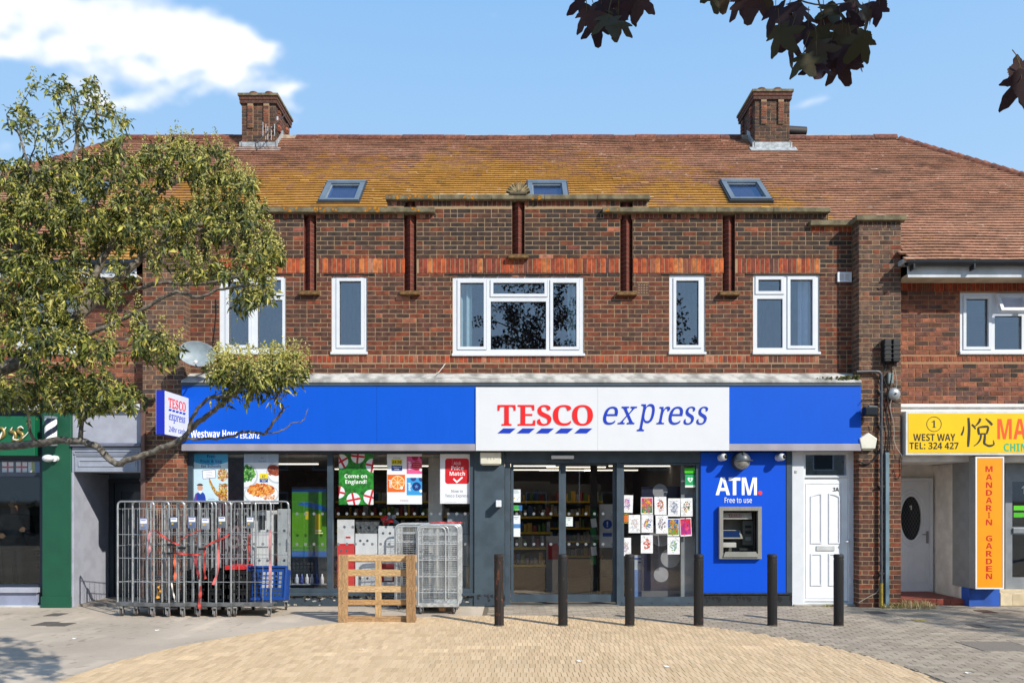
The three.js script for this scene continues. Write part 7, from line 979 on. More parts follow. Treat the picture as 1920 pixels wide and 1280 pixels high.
// ================================================================ inside the shop
{
  RectAreaLightUniformsLib.init();
  const lampM = new THREE.MeshStandardMaterial({ color: 0xffffff, emissive: 0xfff0d4, emissiveIntensity: 1.5 });
  const strips = [[-4.2, -1.6, 'left window, front row'], [-2.2, -2.4, 'left window, second row'], [-0.6, -1.8, 'slate pilaster'], [0.25, -2.4, 'left sliding door'], [1.3, -2.9, 'right sliding door'], [1.2, -4.4, 'right sliding door, further back'], [2.5, -2.4, 'window with drawings'], [0.6, -4.2, 'middle of the shop, at the back'], [-3.2, -3.8, 'left window, at the back'], [2.2, -4.4, 'window with drawings, at the back']];
  for (const [x, z, where] of strips) { const l = thing('ceiling_light', `lit ceiling strip behind the ${where}`, 'ceiling light', [x, 2.415, z], 'strip lights in the shop'); part('housing', bx(-0.62, 0.62, 0, 0.03, -0.05, 0.05, 0.004), UPVC, l); part('glowing_tube_light', bx(-0.6, 0.6, -0.022, -0.001, -0.03, 0.03, 0), lampM, l); const a = new THREE.RectAreaLight(0xfff0d4, 1.6, 1.2, 0.06); a.position.set(x, 2.385, z); a.lookAt(x, 0, z); scene.add(a); }
  const WM = mat(0xd9dddf, { lo: 0.9, rough: 0.5 }), RM = mat(0xd01c25, { lo: 0.92, rough: 0.5 }), GM = mat(0x8b959d, { lo: 0.9, rough: 0.45 });
  const bz = -0.16; // card display bins behind the window
  const bin = (a, b, top, label, m, head) => { const x0 = X(a, bz), x1 = X(b, bz), t = thing('card_display_bin', label, 'display bin', [(x0 + x1) / 2, 0.012, bz], 'card display bins'), w = (x1 - x0) / 2, h = Y(top, bz) - 0.012; part('box', [bx(-w, w, 0, h, -0.02, 0, 0), bx(-w, -w + 0.012, 0, h, -0.34, -0.021, 0), bx(w - 0.012, w, 0, h, -0.34, -0.021, 0), bx(-w, w, 0, 0.03, -0.34, -0.021, 0)], m, t); if (head) part('header_card', bx(-w, w, h, h + head, -0.34, -0.325, 0), WM, t); const q = []; for (const y of [h - 0.12, h * 0.36]) for (const x of [-w * 0.55, w * 0.1]) { const g = new THREE.CircleGeometry(0.022, 12); g.translate(x, y, 0.0012); q.push(flat(mapUV(g))); } part('punched_holes', q, mat(0x4c555c, { p: null }), t); return [t, w, h]; };
  { const [t, w, h] = bin(632, 664, 1019, 'red card display bin with white header behind the left of the pallet', RM, 0); part('header_card', [bx(-w, w, h, h + 0.40, -0.012, 0.0, 0.001)], WM, t); part('red_spot', bx(-0.02, 0.1, h + 0.0, h + 0.13, 0.0005, 0.004, 0), WM, t); part('red_cap', bx(0.0, 0.08, h + 0.09, h + 0.12, 0.0045, 0.006, 0), RM, t); }
  bin(666, 707, 1000, 'plain white card display bin in the middle of the window', WM, 0); { const [t, w, h] = bin(709, 749, 986, 'white card display bin with red label beside the trolleys', WM, 0); part('red_label', bx(-w + 0.02, w, 0.36, 0.66, 0.001, 0.006, 0), mat(0xa01722, { lo: 0.9 }), t); part('print_patch', [bx(-0.06, 0.02, 0.48, 0.54, 0.0065, 0.0075, 0)], mat(0xe6c92a, { p: null }), t); part('print_patch', [bx(-0.08, 0.06, 0.38, 0.46, 0.0065, 0.0075, 0)], mat(0xd9d4c6, { p: null }), t); }
  { const t = thing('folding_crate', 'dark folding crate standing on the white display bin', 'crate', [X(688, bz), Y(999, bz), bz - 0.16]); const s = new THREE.Shape([[-0.16, 0], [0.16, 0], [0.21, 0.2], [-0.21, 0.2]].map((p) => new THREE.Vector2(...p))); const g = new THREE.ExtrudeGeometry(s, { depth: 0.01, bevelEnabled: false }); part('front', flat(mapUV(g.translate(0, 0, 0.14))), mat(0x5d6468, { lo: 0.6, size: 0.15 }), t); const g2 = new THREE.ExtrudeGeometry(s, { depth: 0.01, bevelEnabled: false }); part('back', flat(mapUV(g2.translate(0, 0, -0.14))), BLACK, t); part('rim', [rod(V(-0.21, 0.2, 0.15), V(0.21, 0.2, 0.15), 0.01), rod(V(-0.21, 0.2, -0.14), V(-0.21, 0.2, 0.15), 0.01), rod(V(0.21, 0.2, -0.14), V(0.21, 0.2, 0.15), 0.01)], BLACK, t); }
  { const t = thing('parcel_heap', 'heap of red and white packets on the right display bin', 'packets', [X(728, bz), Y(985, bz) + 0.0, bz - 0.17]); for (let k = 0; k < 9; k++) { const g = bx(-0.06, 0.06, -0.03, 0.03, -0.035, 0.035, 0.012); g.rotateZ(rr(-0.7, 0.7)); g.rotateY(rr(0, 3)); g.translate(rr(-0.11, 0.11), 0.04 + rr(0, 0.11), rr(-0.08, 0.1)); part('packet', g, pick([RM, WM, mat(0xb9737a, { p: null }), GM]), t); } }
  const tall = (name, a, b, top, bot, z, d, m, label, cat) => { const x0 = X(a, z), x1 = X(b, z), t = thing(name, label, cat, [(x0 + x1) / 2, 0.012, z]), w = (x1 - x0) / 2, h = Y(top, z) - 0.012; part('body', bx(-w, w, 0, h, -d, 0, 0.015), m, t); return [t, w, h]; };
  { const [t, w, h] = tall('white_machine', 838, 879, 961, 1105, -0.2, 0.45, mat(0x9aa3a8, { lo: 0.9, rough: 0.4 }), 'tall pale machine under the price match poster', 'machine'); part('panel_line', [bx(-w + 0.01, w - 0.01, h - 0.36, h - 0.35, 0.0, 0.003, 0), bx(-w + 0.01, w - 0.01, h - 0.9, h - 0.89, 0.0, 0.003, 0)], mat(0x4f575c, { p: null }), t); part('control_plate', bx(-0.05, 0.06, h - 0.62, h - 0.57, 0.0, 0.004, 0), mat(0x3b4248, { p: null }), t); }
  { const [t, w, h] = tall('white_dispenser', 472, 510, 957, 1105, -0.22, 0.4, WM, 'white dispenser with small dark screen behind the cages', 'machine'); part('dark_screen', bx(-0.07, 0.05, h - 0.32, h - 0.08, 0.0, 0.006, 0.002), mat(0x2b2f33, { p: null, rough: 0.2 }), t); part('slot', bx(-0.1, 0.1, h - 0.62, h - 0.6, 0, 0.004, 0), mat(0x5b6267, { p: null }), t); }
  { const [t, w, h] = tall('grey_cabinet', 519, 541, 954, 1105, -0.22, 0.4, mat(0xa9b1b5, { lo: 0.9 }), 'narrow grey cabinet left of the green cooler', 'cabinet'); part('handle', bx(w - 0.03, w - 0.015, h - 0.7, h - 0.5, 0, 0.02, 0.003), GM, t); }
  { const [t, w, h] = tall('coffee_machine', 402, 458, 862, 1105, -0.3, 0.6, mat(0x3d1620, { lo: 0.88, rough: 0.35 }), 'dark maroon coffee machine with white vertical lettering', 'coffee machine'); for (const [s, f, r, m] of [['COSTA', SANSB, [0.25, 1.25, -0.06, 0.12], mat(0x7e6f72, { p: null })], ['COFFEE', SANSB, [0.42, 0.95, -0.19, -0.12], mat(0xa89a9c, { p: null })]]) { const g = letters(s, f, [r[0], r[1], r[2], r[3]], 0.002, 0.003); g.rotateZ(Math.PI / 2); part('lettering', g.translate(0.1, 0.45, 0), m, t); } }
  { const z = -0.3, [t, w, h] = tall('green_cooler', 546, 613, 912, 1105, z, 0.6, mat(0x1a2226, { lo: 0.9, rough: 0.4 }), 'tall drinks cooler with green and blue printed panel', 'cooler'); const tx = print(256, 512, (g, W, H) => { g.fillStyle = '#2f6a14'; g.fillRect(0, 0, W, H); g.fillStyle = '#477d10'; g.fillRect(0, H * 0.35, W, H * 0.5); g.fillStyle = '#0f4f92'; g.fillRect(0, 0, W, 24); g.beginPath(); g.ellipse(170, 150, 130, 40, 0.25, Math.PI, 0); g.fill(); g.fillRect(0, H - 44, W, 44); g.fillStyle = '#b3a21a'; g.fillRect(170, 190, 40, 150); g.fillRect(100, 170, 24, 60); g.fillStyle = '#d9d9b0'; g.fillRect(174, 310, 44, 10); g.fillRect(170, 330, 60, 8); }); part('printed_panel', sheet(-w + 0.01, w - 0.01, h - 1.18, h - 0.04, 0.004, 0.004), new THREE.MeshStandardMaterial({ map: tx, roughness: 0.4 }), t); part('lower_shelf', bx(-w + 0.01, w - 0.01, 0.3, 0.32, 0.0, 0.05, 0), GM, t); for (let k = 0; k < 6; k++) { const g = new THREE.LatheGeometry([[0, 0], [0.03, 0], [0.032, 0.09], [0.014, 0.13], [0.012, 0.16], [0, 0.16]].map((p) => new THREE.Vector2(...p)), 10); g.translate(-w + 0.1 + k * 0.085, 0.32, 0.03); part('bottle', flat(mapUV(g)), mat([0xb9c4d8, 0x2a3f8c, 0xc9ccd6][k % 3], { lo: 0.7, size: 0.08, rough: 0.3 }), t); } }
  { const z = -0.12, x0 = X(1126, -1.5), t = thing('notice_stand', 'white framed notice with blue exclamation mark inside the right door', 'notice stand', [X(1139, -1.5), 0.012, -1.5]); void z; void x0; part('board', bx(-0.15, 0.15, 0.85, 1.65, -0.02, 0, 0.004), WM, t); const c = new THREE.CircleGeometry(0.085, 24); c.translate(0, 1.28, 0.002); part('blue_disc', flat(mapUV(c)), mat(0x1c49a0, { p: null }), t); part('mark', letters('!', SANSB, [-0.014, 0.014, 1.23, 1.33], 0.0025, 0.002), WM, t); part('blue_strip', bx(-0.085, 0.085, 1.05, 1.12, 0.001, 0.003, 0), mat(0x1c49a0, { p: null }), t); part('post', [bx(-0.17, -0.15, 0, 1.7, -0.03, 0.01, 0), bx(0.15, 0.17, 0, 1.7, -0.03, 0.01, 0), bx(-0.17, 0.17, 0, 0.03, -0.15, 0.12, 0)], mat(0x6d5a45, { p: 'wood', lo: 0.7, size: 0.4 }), t); part('leaflet_box', bx(-0.15, 0.15, 0.3, 0.62, -0.12, 0.02, 0.006), mat(0x8d7a62, { lo: 0.8 }), t); }
  { const t = thing('green_bunting_pillar', 'dark pillar hung with green football bunting inside the right door', 'pillar', [X(1114, -1.3), 0.012, -1.3]); part('pillar', bx(-0.06, 0.06, 0, 2.4, -0.1, 0.0, 0), mat(0x23262a, { lo: 0.8 }), t); for (let k = 0; k < 6; k++) { const g = bx(-0.05, 0.05, 0, 0.16, 0.002, 0.008, 0); g.rotateZ(rr(-0.15, 0.15)); part('flag', g.translate(rr(-0.01, 0.01), 0.55 + k * 0.17, 0), mat([0x1d6a35, 0xc9ccc8, 0x17552c][k % 3], { lo: 0.8 }), t); } }
  // shelving with goods
  const gondola = (x, z, w, label) => { const t = thing('shelving_unit', label, 'shelves', [x, 0.012, z]); part('back_panel', bx(-w, w, 0, 2.1, -0.4, -0.38, 0), mat(0x4a4c4e, { lo: 0.9 }), t); part('plinth', bx(-w, w, 0, 0.42, -0.38, 0.0, 0), mat(0x6d4a36, { p: 'wood', lo: 0.7, size: 0.5 }), t); for (const y of [0.45, 0.78, 1.08, 1.38, 1.68]) { part('shelf_board', bx(-w, w, y, y + 0.02, -0.38, 0, 0), GM, t); part('price_strip', bx(-w, w, y - 0.012, y + 0.032, 0.001, 0.008, 0), mat(0xc9a62c, { lo: 0.85, size: 0.3 }), t); }
    const goods = [], cols = [0x8d2f2a, 0xb9b2a0, 0x2d4f7a, 0x5c7a3a, 0xc9a03a, 0x3a2c28, 0x9c9ca2]; const by = cols.map(() => []); for (const y of [0.45, 0.78, 1.08, 1.38, 1.68]) for (let u = -w + 0.02; u < w - 0.06;) { const ww = rr(0.05, 0.1), hh = rr(0.12, 0.24); by[Math.floor(rnd() * cols.length)].push(rnd() < 0.5 ? bx(u, u + ww, y + 0.021, y + 0.02 + hh, -0.2, -0.03, 0.004) : flat(mapUV(new THREE.CylinderGeometry(ww / 2.2, ww / 2.2, hh, 10).translate(u + ww / 2, y + 0.021 + hh / 2, -0.08)))); u += ww + 0.008; } void goods; by.forEach((g, k) => { if (g.length) { const m = part('packed_goods', g, mat(cols[k], { lo: 0.7, size: 0.1, rough: 0.5 }), t); m.userData.kind = 'stuff'; } }); };
  gondola(X(993, -2.2), -2.2, 0.42, 'lit shelves with yellow price strips seen through the left door'); gondola(-2.9, -3.0, 1.6, 'long dark shelves behind the left window'); gondola(0.85, -4.6, 1.2, 'shelves at the back of the shop behind the doors');
  { const t = thing('price_match_panel', 'pale panel with red price square beside the shelves', 'panel', [X(1037, -1.7), 0.012, -1.7]); part('panel', bx(-0.13, 0.13, 0, 1.05, -0.03, 0, 0.003), mat(0x8f8a86, { lo: 0.9 }), t); part('red_square', bx(-0.09, 0.11, 0.62, 0.92, 0.001, 0.004, 0.001), mat(0x9a1f22, { lo: 0.9 }), t); }
  { const t = thing('decal_panel', 'dark panel with grey discs standing behind the drawings', 'panel', [X(1250, -0.25), 0.012, -0.25]); part('panel', bx(-0.42, 0.25, 0.2, 1.95, -0.04, 0, 0.003), mat(0x1c2038, { lo: 0.9, rough: 0.4 }), t); for (const [px, py, r] of [[1238, 921, 14], [1240, 1002, 22], [1257, 1046, 18], [1240, 1077, 14]]) { const g = new THREE.CircleGeometry(r / 112, 32); g.translate(X(px, -0.25) - X(1250, -0.25), Y(py, -0.25) - 0.012, 0.002); part('grey_disc', flat(mapUV(g)), mat(0x8d8f94, { lo: 0.9 }), t); } part('foot', bx(-0.42, 0.25, 0, 0.2, -0.3, 0, 0.004), mat(0x55585c, { p: null }), t); }
  { const t = thing('blue_card_bin', 'pale blue card bin with stepped lettering panel low in the window', 'display bin', [X(1208, -0.3), 0.012, -0.3]); part('box', bx(-0.22, 0.2, 0, 0.55, -0.35, 0, 0.004), mat(0x4f74a8, { lo: 0.9 }), t); const g = bx(-0.26, 0.22, 0.55, 0.8, -0.02, -0.005, 0.003); g.rotateZ(0.05); part('header', g, mat(0xa9b4c0, { lo: 0.9 }), t); part('print_bar', [bx(-0.2, 0.0, 0.72, 0.75, -0.004, -0.002, 0), bx(-0.1, 0.12, 0.66, 0.69, -0.004, -0.002, 0), bx(0.02, 0.2, 0.6, 0.63, -0.004, -0.002, 0)], mat(0x24408c, { p: null }), t); }
  single('window_return_panel', 'grey white panel standing inside the right edge of the window', 'panel', bx(X(1277, -0.08), X(1304, -0.08), 0.012, 2.44, -0.14, -0.08, 0.003), mat(0x7f868a, { lo: 0.88 }));
}
// ================================================================ trees
const PZv = (px, py, Z) => V((px - 960) * Z / F, EYE + (HORIZON - py) * Z / F, CAMZ - Z);
// grows twigs from given limbs to given tips; returns the wood and the tips with their directions
function growTree(limbs, tips, o) {
  const nodes = [], add = (p, parent, r = 0) => (nodes.push({ p, parent, kids: 0, n: 0, min: r }), nodes.length - 1);
  for (const { pts, r0, r1, from } of limbs) {
    const c = new THREE.CatmullRomCurve3(pts).getPoints(pts.length * 5); let last = -1;
    if (from) { let best = 1e9; nodes.forEach((n, i) => { const d = n.p.distanceTo(pts[0]); if (d < best) { best = d; last = i; } }); }
    c.forEach((p, k) => { last = add(p.clone().add(V(rr(-1, 1), rr(-1, 1), rr(-1, 1)).multiplyScalar(o.step * 0.06)), last, r0 + (r1 - r0) * k / (c.length - 1)); });
  }
  const near = (p) => { let b = 1e9, w = 0; for (let i = 0; i < nodes.length; i++) { const d = nodes[i].p.distanceToSquared(p); if (d < b) { b = d; w = i; } } return [w, Math.sqrt(b)]; };
  const order = tips.map((t) => [t, near(t.p)[1]]).sort((a, b) => a[1] - b[1]), ends = [];
  for (const [t] of order) {
    const [w, d] = near(t.p); if (d < 0.02) continue; const n = Math.max(2, Math.round(d / o.step)), a = nodes[w].p, mid = a.clone().lerp(t.p, 0.5).add(V(rr(-0.2, 0.2), rr(-0.15, 0.05) + (o.rise ?? 0.1), rr(-0.2, 0.2)).multiplyScalar(d * 0.8));
    const cv = new THREE.QuadraticBezierCurve3(a.clone(), mid, t.p.clone()); let last = w; for (let k = 1; k <= n; k++) last = add(cv.getPoint(k / n).add(k < n ? V(rr(-1, 1), rr(-1, 1), rr(-1, 1)).multiplyScalar(o.step * 0.12) : V(0, 0, 0)), last);
    ends.push({ ...t, node: last, dir: cv.getTangent(1), from: cv.getPoint(1 - Math.min(1, (o.leafy ?? 0.2) / d)) });
  }
  for (const e of ends) for (let i = e.node; i >= 0; i = nodes[i].parent) nodes[i].n++;
  const kids = nodes.map(() => []); nodes.forEach((n, i) => { if (n.parent >= 0) kids[n.parent].push(i); });
  const rad = (i) => Math.max(nodes[i].min, o.twig * Math.pow(Math.max(1, nodes[i].n), 0.42)), geos = [], seen = new Set();
  const run = (start, parent) => { const pts = [], rs = []; if (parent >= 0) { pts.push(nodes[parent].p); rs.push(Math.min(rad(parent), rad(start) * 1.25)); } let i = start; while (i !== undefined) { pts.push(nodes[i].p); rs.push(rad(i)); const ks = kids[i].slice().sort((a, b) => nodes[b].n + nodes[b].min * 1e4 - nodes[a].n - nodes[a].min * 1e4); for (const k of ks.slice(1)) seen.add([k, i]); i = ks[0]; } if (pts.length > 1) { rs[rs.length - 1] *= 0.4; geos.push(tube(pts, rs, rs[0] > 0.02 ? 9 : rs[0] > 0.006 ? 6 : 4)); } };
  nodes.forEach((n, i) => { if (n.parent < 0) run(i, -1); }); for (const [k, i] of seen) run(k, i);
  return { geos, ends };
}
function leafInto(q, b, dir, side, L, W, col, droop) {
  const n = dir.clone().cross(side).normalize(), m = b.clone().addScaledVector(dir, L * 0.45).addScaledVector(n, -0.03 * L), tip = b.clone().addScaledVector(dir, L).add(V(0, -droop * L, 0)), l = m.clone().addScaledVector(side, W / 2).addScaledVector(n, 0.12 * L), r = m.clone().addScaledVector(side, -W / 2).addScaledVector(n, 0.12 * L), u = [0, 0];
  q.tri(b, l, m, col, u, u, u); q.tri(b, m, r, col, u, u, u); q.tri(l, tip, m, col, u, u, u); q.tri(m, tip, r, col, u, u, u);
}
const rdir = () => { const z = rr(-1, 1), a = rr(0, 6.283), s = Math.sqrt(1 - z * z); return V(s * Math.cos(a), z, s * Math.sin(a)); };
function foliage(ends, { n, L, W, cols, droop = 0.25, bloom = 0, bias = 0.6, spread = 0.03 }) {
  const q = new Quads();
  for (const e of ends) {
    const k = Math.round(n * (e.dense ?? 1) * rr(0.7, 1.3));
    for (let i = 0; i < k; i++) {
      const b = e.from.clone().lerp(e.p, Math.sqrt(rnd())).addScaledVector(rdir(), spread), d = rdir().addScaledVector(e.dir, bias).add(V(0, -0.25, 0)).normalize(), s = d.clone().cross(rdir()).normalize(), sz = L * rr(0.6, 1.15);
      leafInto(q, b, d, s, sz, W * sz / L * rr(0.8, 1.2), shade(pick(cols), rr(0.75, 1.2)), droop * rr(0.3, 1.6));
    }
    if (bloom && rnd() < bloom * (e.bloom ?? 0.2)) { const c = C(0xbdb765); for (let i = 0; i < 44; i++) { const u = rnd(), b = e.p.clone().add(V(rr(-1, 1) * 0.03 * (1 - u * 0.6), u * 0.12, rr(-1, 1) * 0.03 * (1 - u * 0.6))), d = rdir(); leafInto(q, b, d, d.clone().cross(rdir()).normalize(), 0.014, 0.010, shade(c, rr(0.7, 1.25)), 0); } }
  }
  return q.build();
}
const BARK = mat(0xa2988a, { p: 'blotch', lo: 0.5, hi: 1, size: 0.12, rough: 0.95, bump: 0.004, bsize: 0.08 });
const leafMat = (t, o = {}) => new THREE.MeshPhysicalMaterial({ vertexColors: true, roughness: 0.55, transmission: t, thickness: 0, side: THREE.DoubleSide, ...o });
const inBlob = ([px, py, Z, rx, ry, n, dense = 1, bloom = 0.2, dz = 0.45]) => Array.from({ length: n }, () => { const d = rdir().multiplyScalar(Math.cbrt(rnd())); const zz = Z + d.z * dz; return { p: PZv(px + d.x * rx, py + d.y * ry, zz), dense, bloom }; });
{
  const t = thing('street_tree', 'small leafy tree with a low bare limb reaching in from the left', 'tree', [0, 0, 0]);
  const trunk = V(-3.9, 0, CAMZ - 5.1), P = (a, Z0, Z1) => a.map(([x, y], k) => PZv(x, y, Z0 + (Z1 - Z0) * k / (a.length - 1)));
  const limbs = [{ pts: [trunk, V(-3.88, 0.7, CAMZ - 5.08), V(-3.8, 1.4, CAMZ - 5.05), V(-3.72, 1.95, CAMZ - 5.0)], r0: 0.105, r1: 0.08 },
    { pts: [V(-3.72, 1.95, CAMZ - 5.0), ...P([[-110, 836], [-30, 840], [60, 832], [130, 826], [180, 836], [214, 868], [245, 860], [295, 843], [340, 824], [362, 800]], 4.85, 4.5)], r0: 0.029, r1: 0.013, from: true },
    { pts: P([[362, 800], [398, 772], [424, 750], [446, 728], [462, 700]], 4.5, 4.4), r0: 0.017, r1: 0.006, from: true }, { pts: P([[340, 824], [352, 812], [360, 780], [395, 745], [425, 742], [460, 715]], 4.5, 4.3), r0: 0.012, r1: 0.004, from: true },
    { pts: P([[345, 822], [395, 823], [432, 818], [457, 809], [480, 812], [500, 814], [530, 806], [548, 794], [568, 788], [577, 766]], 4.5, 4.6), r0: 0.009, r1: 0.002, from: true }, { pts: P([[497, 813], [510, 795], [528, 770], [543, 760]], 4.6, 4.5), r0: 0.004, r1: 0.002, from: true },
    { pts: [V(-3.72, 1.95, CAMZ - 5.0), V(-3.6, 2.3, CAMZ - 5.05), ...P([[-20, 705], [45, 675], [95, 645], [140, 600], [190, 552], [240, 505], [300, 458], [360, 432], [430, 438]], 5.05, 5.2)], r0: 0.062, r1: 0.008, from: true },
    { pts: P([[95, 645], [150, 632], [205, 610], [270, 578], [330, 548], [372, 556], [420, 540], [480, 535]], 5.0, 4.7), r0: 0.018, r1: 0.005, from: true }, { pts: P([[190, 552], [235, 548], [300, 530], [345, 532], [400, 530], [455, 515]], 5.1, 4.8), r0: 0.016, r1: 0.005, from: true },
    { pts: [V(-3.6, 2.3, CAMZ - 5.05), ...P([[-60, 560], [20, 480], [85, 400], [130, 320], [145, 240], [128, 165]], 5.2, 5.6)], r0: 0.05, r1: 0.004, from: true }, { pts: P([[140, 600], [195, 480], [255, 400], [320, 345], [390, 318]], 5.1, 5.5), r0: 0.03, r1: 0.006, from: true }, { pts: P([[85, 400], [60, 330], [40, 270], [28, 230]], 5.3, 5.6), r0: 0.012, r1: 0.003, from: true }];
  const blobs = [[125, 165, 5.5, 80, 40, 20, 0.6, 0.1], [40, 218, 5.5, 34, 30, 10, 0.8], [175, 205, 5.5, 50, 42, 14, 0.6], [95, 250, 5.5, 75, 45, 20, 0.6], [215, 250, 5.4, 45, 40, 14, 0.7], [100, 325, 5.4, 85, 40, 40, 0.9], [230, 320, 5.4, 95, 55, 60], [330, 300, 5.4, 70, 48, 46, 1, 0.5], [400, 325, 5.3, 55, 55, 36, 1, 0.5], [455, 350, 5.2, 32, 34, 14, 1, 0.9],
    [40, 430, 5.3, 85, 85, 95, 1.2], [150, 420, 5.3, 95, 75, 90, 1.2], [270, 420, 5.2, 95, 65, 76], [380, 415, 5.1, 85, 55, 50, 1, 0.4], [465, 430, 5.0, 45, 55, 34, 1.1, 0.8], [500, 490, 5.0, 32, 34, 20, 1, 0.9], [430, 505, 4.9, 75, 32, 34, 0.7, 0.7], [330, 490, 5.0, 70, 35, 22, 0.7], [485, 545, 4.8, 34, 30, 16, 0.9, 0.6], [450, 570, 4.8, 18, 22, 5, 1],
    [60, 545, 5.1, 100, 65, 90, 1.2], [170, 520, 5.1, 80, 50, 34], [230, 590, 5.0, 40, 40, 10, 0.8], [70, 640, 4.9, 105, 55, 66, 1.1], [190, 660, 4.8, 65, 45, 18], [60, 725, 4.8, 100, 42, 56, 1.1, 0.1], [175, 735, 4.8, 65, 34, 34, 1.1, 0.1], [300, 655, 4.7, 42, 30, 18, 1, 0.6], [255, 630, 4.8, 25, 25, 6, 1], [20, 745, 4.8, 55, 24, 28, 1.1], [140, 758, 4.8, 75, 16, 22, 0.9], [230, 745, 4.8, 45, 26, 16, 1, 0.1], [15, 350, 5.4, 50, 50, 30, 1],
    [480, 702, 4.4, 70, 28, 64, 0.5, 0.8, 0.3], [540, 695, 4.4, 40, 28, 30, 0.5, 1, 0.2], [425, 702, 4.4, 45, 30, 28, 0.5, 0.8, 0.2], [470, 742, 4.4, 80, 18, 26, 0.3, 0.1, 0.2], [-120, 480, 5.2, 110, 190, 110, 1.1], [-100, 700, 5.0, 100, 60, 40]];
  const { geos, ends } = growTree(limbs, blobs.map((b) => { const c = b.slice(); c[5] = Math.round(c[5] * 1.2); return c; }).flatMap(inBlob), { step: 0.09, twig: 0.0021, rise: 0.05, leafy: 0.16 });
  part('trunk', geos, BARK, t);
  part('crown', foliage(ends, { n: 19, L: 0.05, W: 0.021, cols: [C(0x4a561d), C(0x626c22), C(0x8a8f30), C(0xb0ac48), C(0x384517), C(0x525e1e), C(0xc2b95a), C(0x747c28)], bloom: 1, droop: 0.35, bias: 0.7 }), leafMat(0.3, { roughness: 0.55 }), t).userData.kind = 'stuff';
}
{
  const t = thing('purple_maple', 'dark purple-leaved maple whose lobed leaves hang in along the top edge', 'tree', [0, 0, 0]), limbs = [{ pts: [V(4.4, 0, 17.6), V(4.35, 1.5, 17.5), V(4.2, 3.2, 17.4), V(3.8, 5, 17.2), V(3.4, 7, 17), V(3.2, 9.6, 17)], r0: 0.22, r1: 0.05 }, { pts: [V(4.2, 3.2, 17.4), V(3.4, 4.2, 15), V(2.2, 4.35, 12.6), V(1.5, 4.0, 10.9), V(1.05, 3.72, 10.0), V(0.6, 3.62, 9.7)], r0: 0.07, r1: 0.008, from: true }, { pts: [V(2.2, 4.35, 12.6), V(1.9, 4.3, 11), V(1.75, 3.95, 10.2), V(1.8, 3.72, 9.9)], r0: 0.02, r1: 0.006, from: true }, { pts: [V(3.8, 5, 17.2), V(5.5, 6.4, 16), V(7, 7.4, 15.5)], r0: 0.08, r1: 0.02, from: true }, { pts: [V(3.4, 7, 17), V(1, 8, 16.6), V(-0.6, 8.6, 16.6)], r0: 0.08, r1: 0.02, from: true }, { pts: [V(3.4, 6, 17), V(4, 7, 14.6), V(4.4, 7.4, 13.6)], r0: 0.06, r1: 0.02, from: true }];
  const tips = []; for (const [x, y, z, a, b, c, n] of [[3.0, 8.6, 17, 4.0, 3.2, 2.6, 230], [5.2, 7.0, 14.9, 1.9, 1.7, 1.5, 90], [0.4, 8.3, 16.8, 2.0, 2.0, 1.6, 70], [3.0, 5.6, 14.2, 1.6, 1.0, 1.6, 60], [1.6, 4.35, 11.2, 0.8, 0.35, 0.9, 30], [2.9, 11.3, 17.4, 2.2, 1.4, 1.6, 40]]) for (let k = 0; k < n; k++) { const d = rdir().multiplyScalar(Math.cbrt(rnd())); tips.push({ p: V(x + d.x * a, y + d.y * b, z + d.z * c) }); }
  const { geos, ends } = growTree(limbs, tips, { step: 0.3, twig: 0.006, rise: 0.05, leafy: 0.55 }); part('trunk', geos, BARK, t);
  const cols = [C(0x2a1418), C(0x341a1a), C(0x23180f), C(0x2f2a12), C(0x1d1012)]; part('crown', foliage(ends, { n: 30, L: 0.12, W: 0.11, cols, spread: 0.2, bias: 0.3 }), leafMat(0.1), t).userData.kind = 'stuff';
  // lobed leaves close to the camera, each its own blade
  const blade = (v) => { const s = new THREE.Shape(), pts = []; for (let k = 0; k <= 84; k++) { const a = -Math.PI / 2 + 0.12 + (2 * Math.PI - 0.24) * k / 84; let r = 0; for (const [c, w, h] of [[Math.PI / 2, 0.30, 1], [Math.PI / 2 - 0.93, 0.27, 0.84], [Math.PI / 2 + 0.93, 0.27, 0.84], [Math.PI / 2 - 1.95, 0.3, 0.5], [Math.PI / 2 + 1.95, 0.3, 0.5]]) { const d = Math.abs(a - c); r = Math.max(r, h * Math.pow(clamp(1 - d / (w * 2.6)), 0.8)); } r = Math.max(r, 0.27) * (1 + 0.055 * (k % 4 === 0 ? 1 : k % 4 === 2 ? -0.7 : 0)); pts.push(new THREE.Vector2(r * Math.cos(a), r * Math.sin(a))); } s.setFromPoints(pts); const g = new THREE.ShapeGeometry(s), p = g.attributes.position; for (let i = 0; i < p.count; i++) { const x = p.getX(i), y = p.getY(i); p.setZ(i, -0.28 * Math.abs(x) * (0.6 + 0.2 * v) - 0.22 * y * y * (v % 2 ? 1 : 0.4) + 0.05 * Math.sin(7 * x + v)); } g.computeVertexNormals(); return flat(mapUV(g)); };
  const shapes = [0, 1, 2].map(blade), lm = [0x3a1c20, 0x462a24, 0x2f161b, 0x40391a, 0x4a381e].map((c) => new THREE.MeshPhysicalMaterial({ color: c, roughness: 0.9, transmission: 0.2, thickness: 0, side: THREE.DoubleSide })), stalks = [];
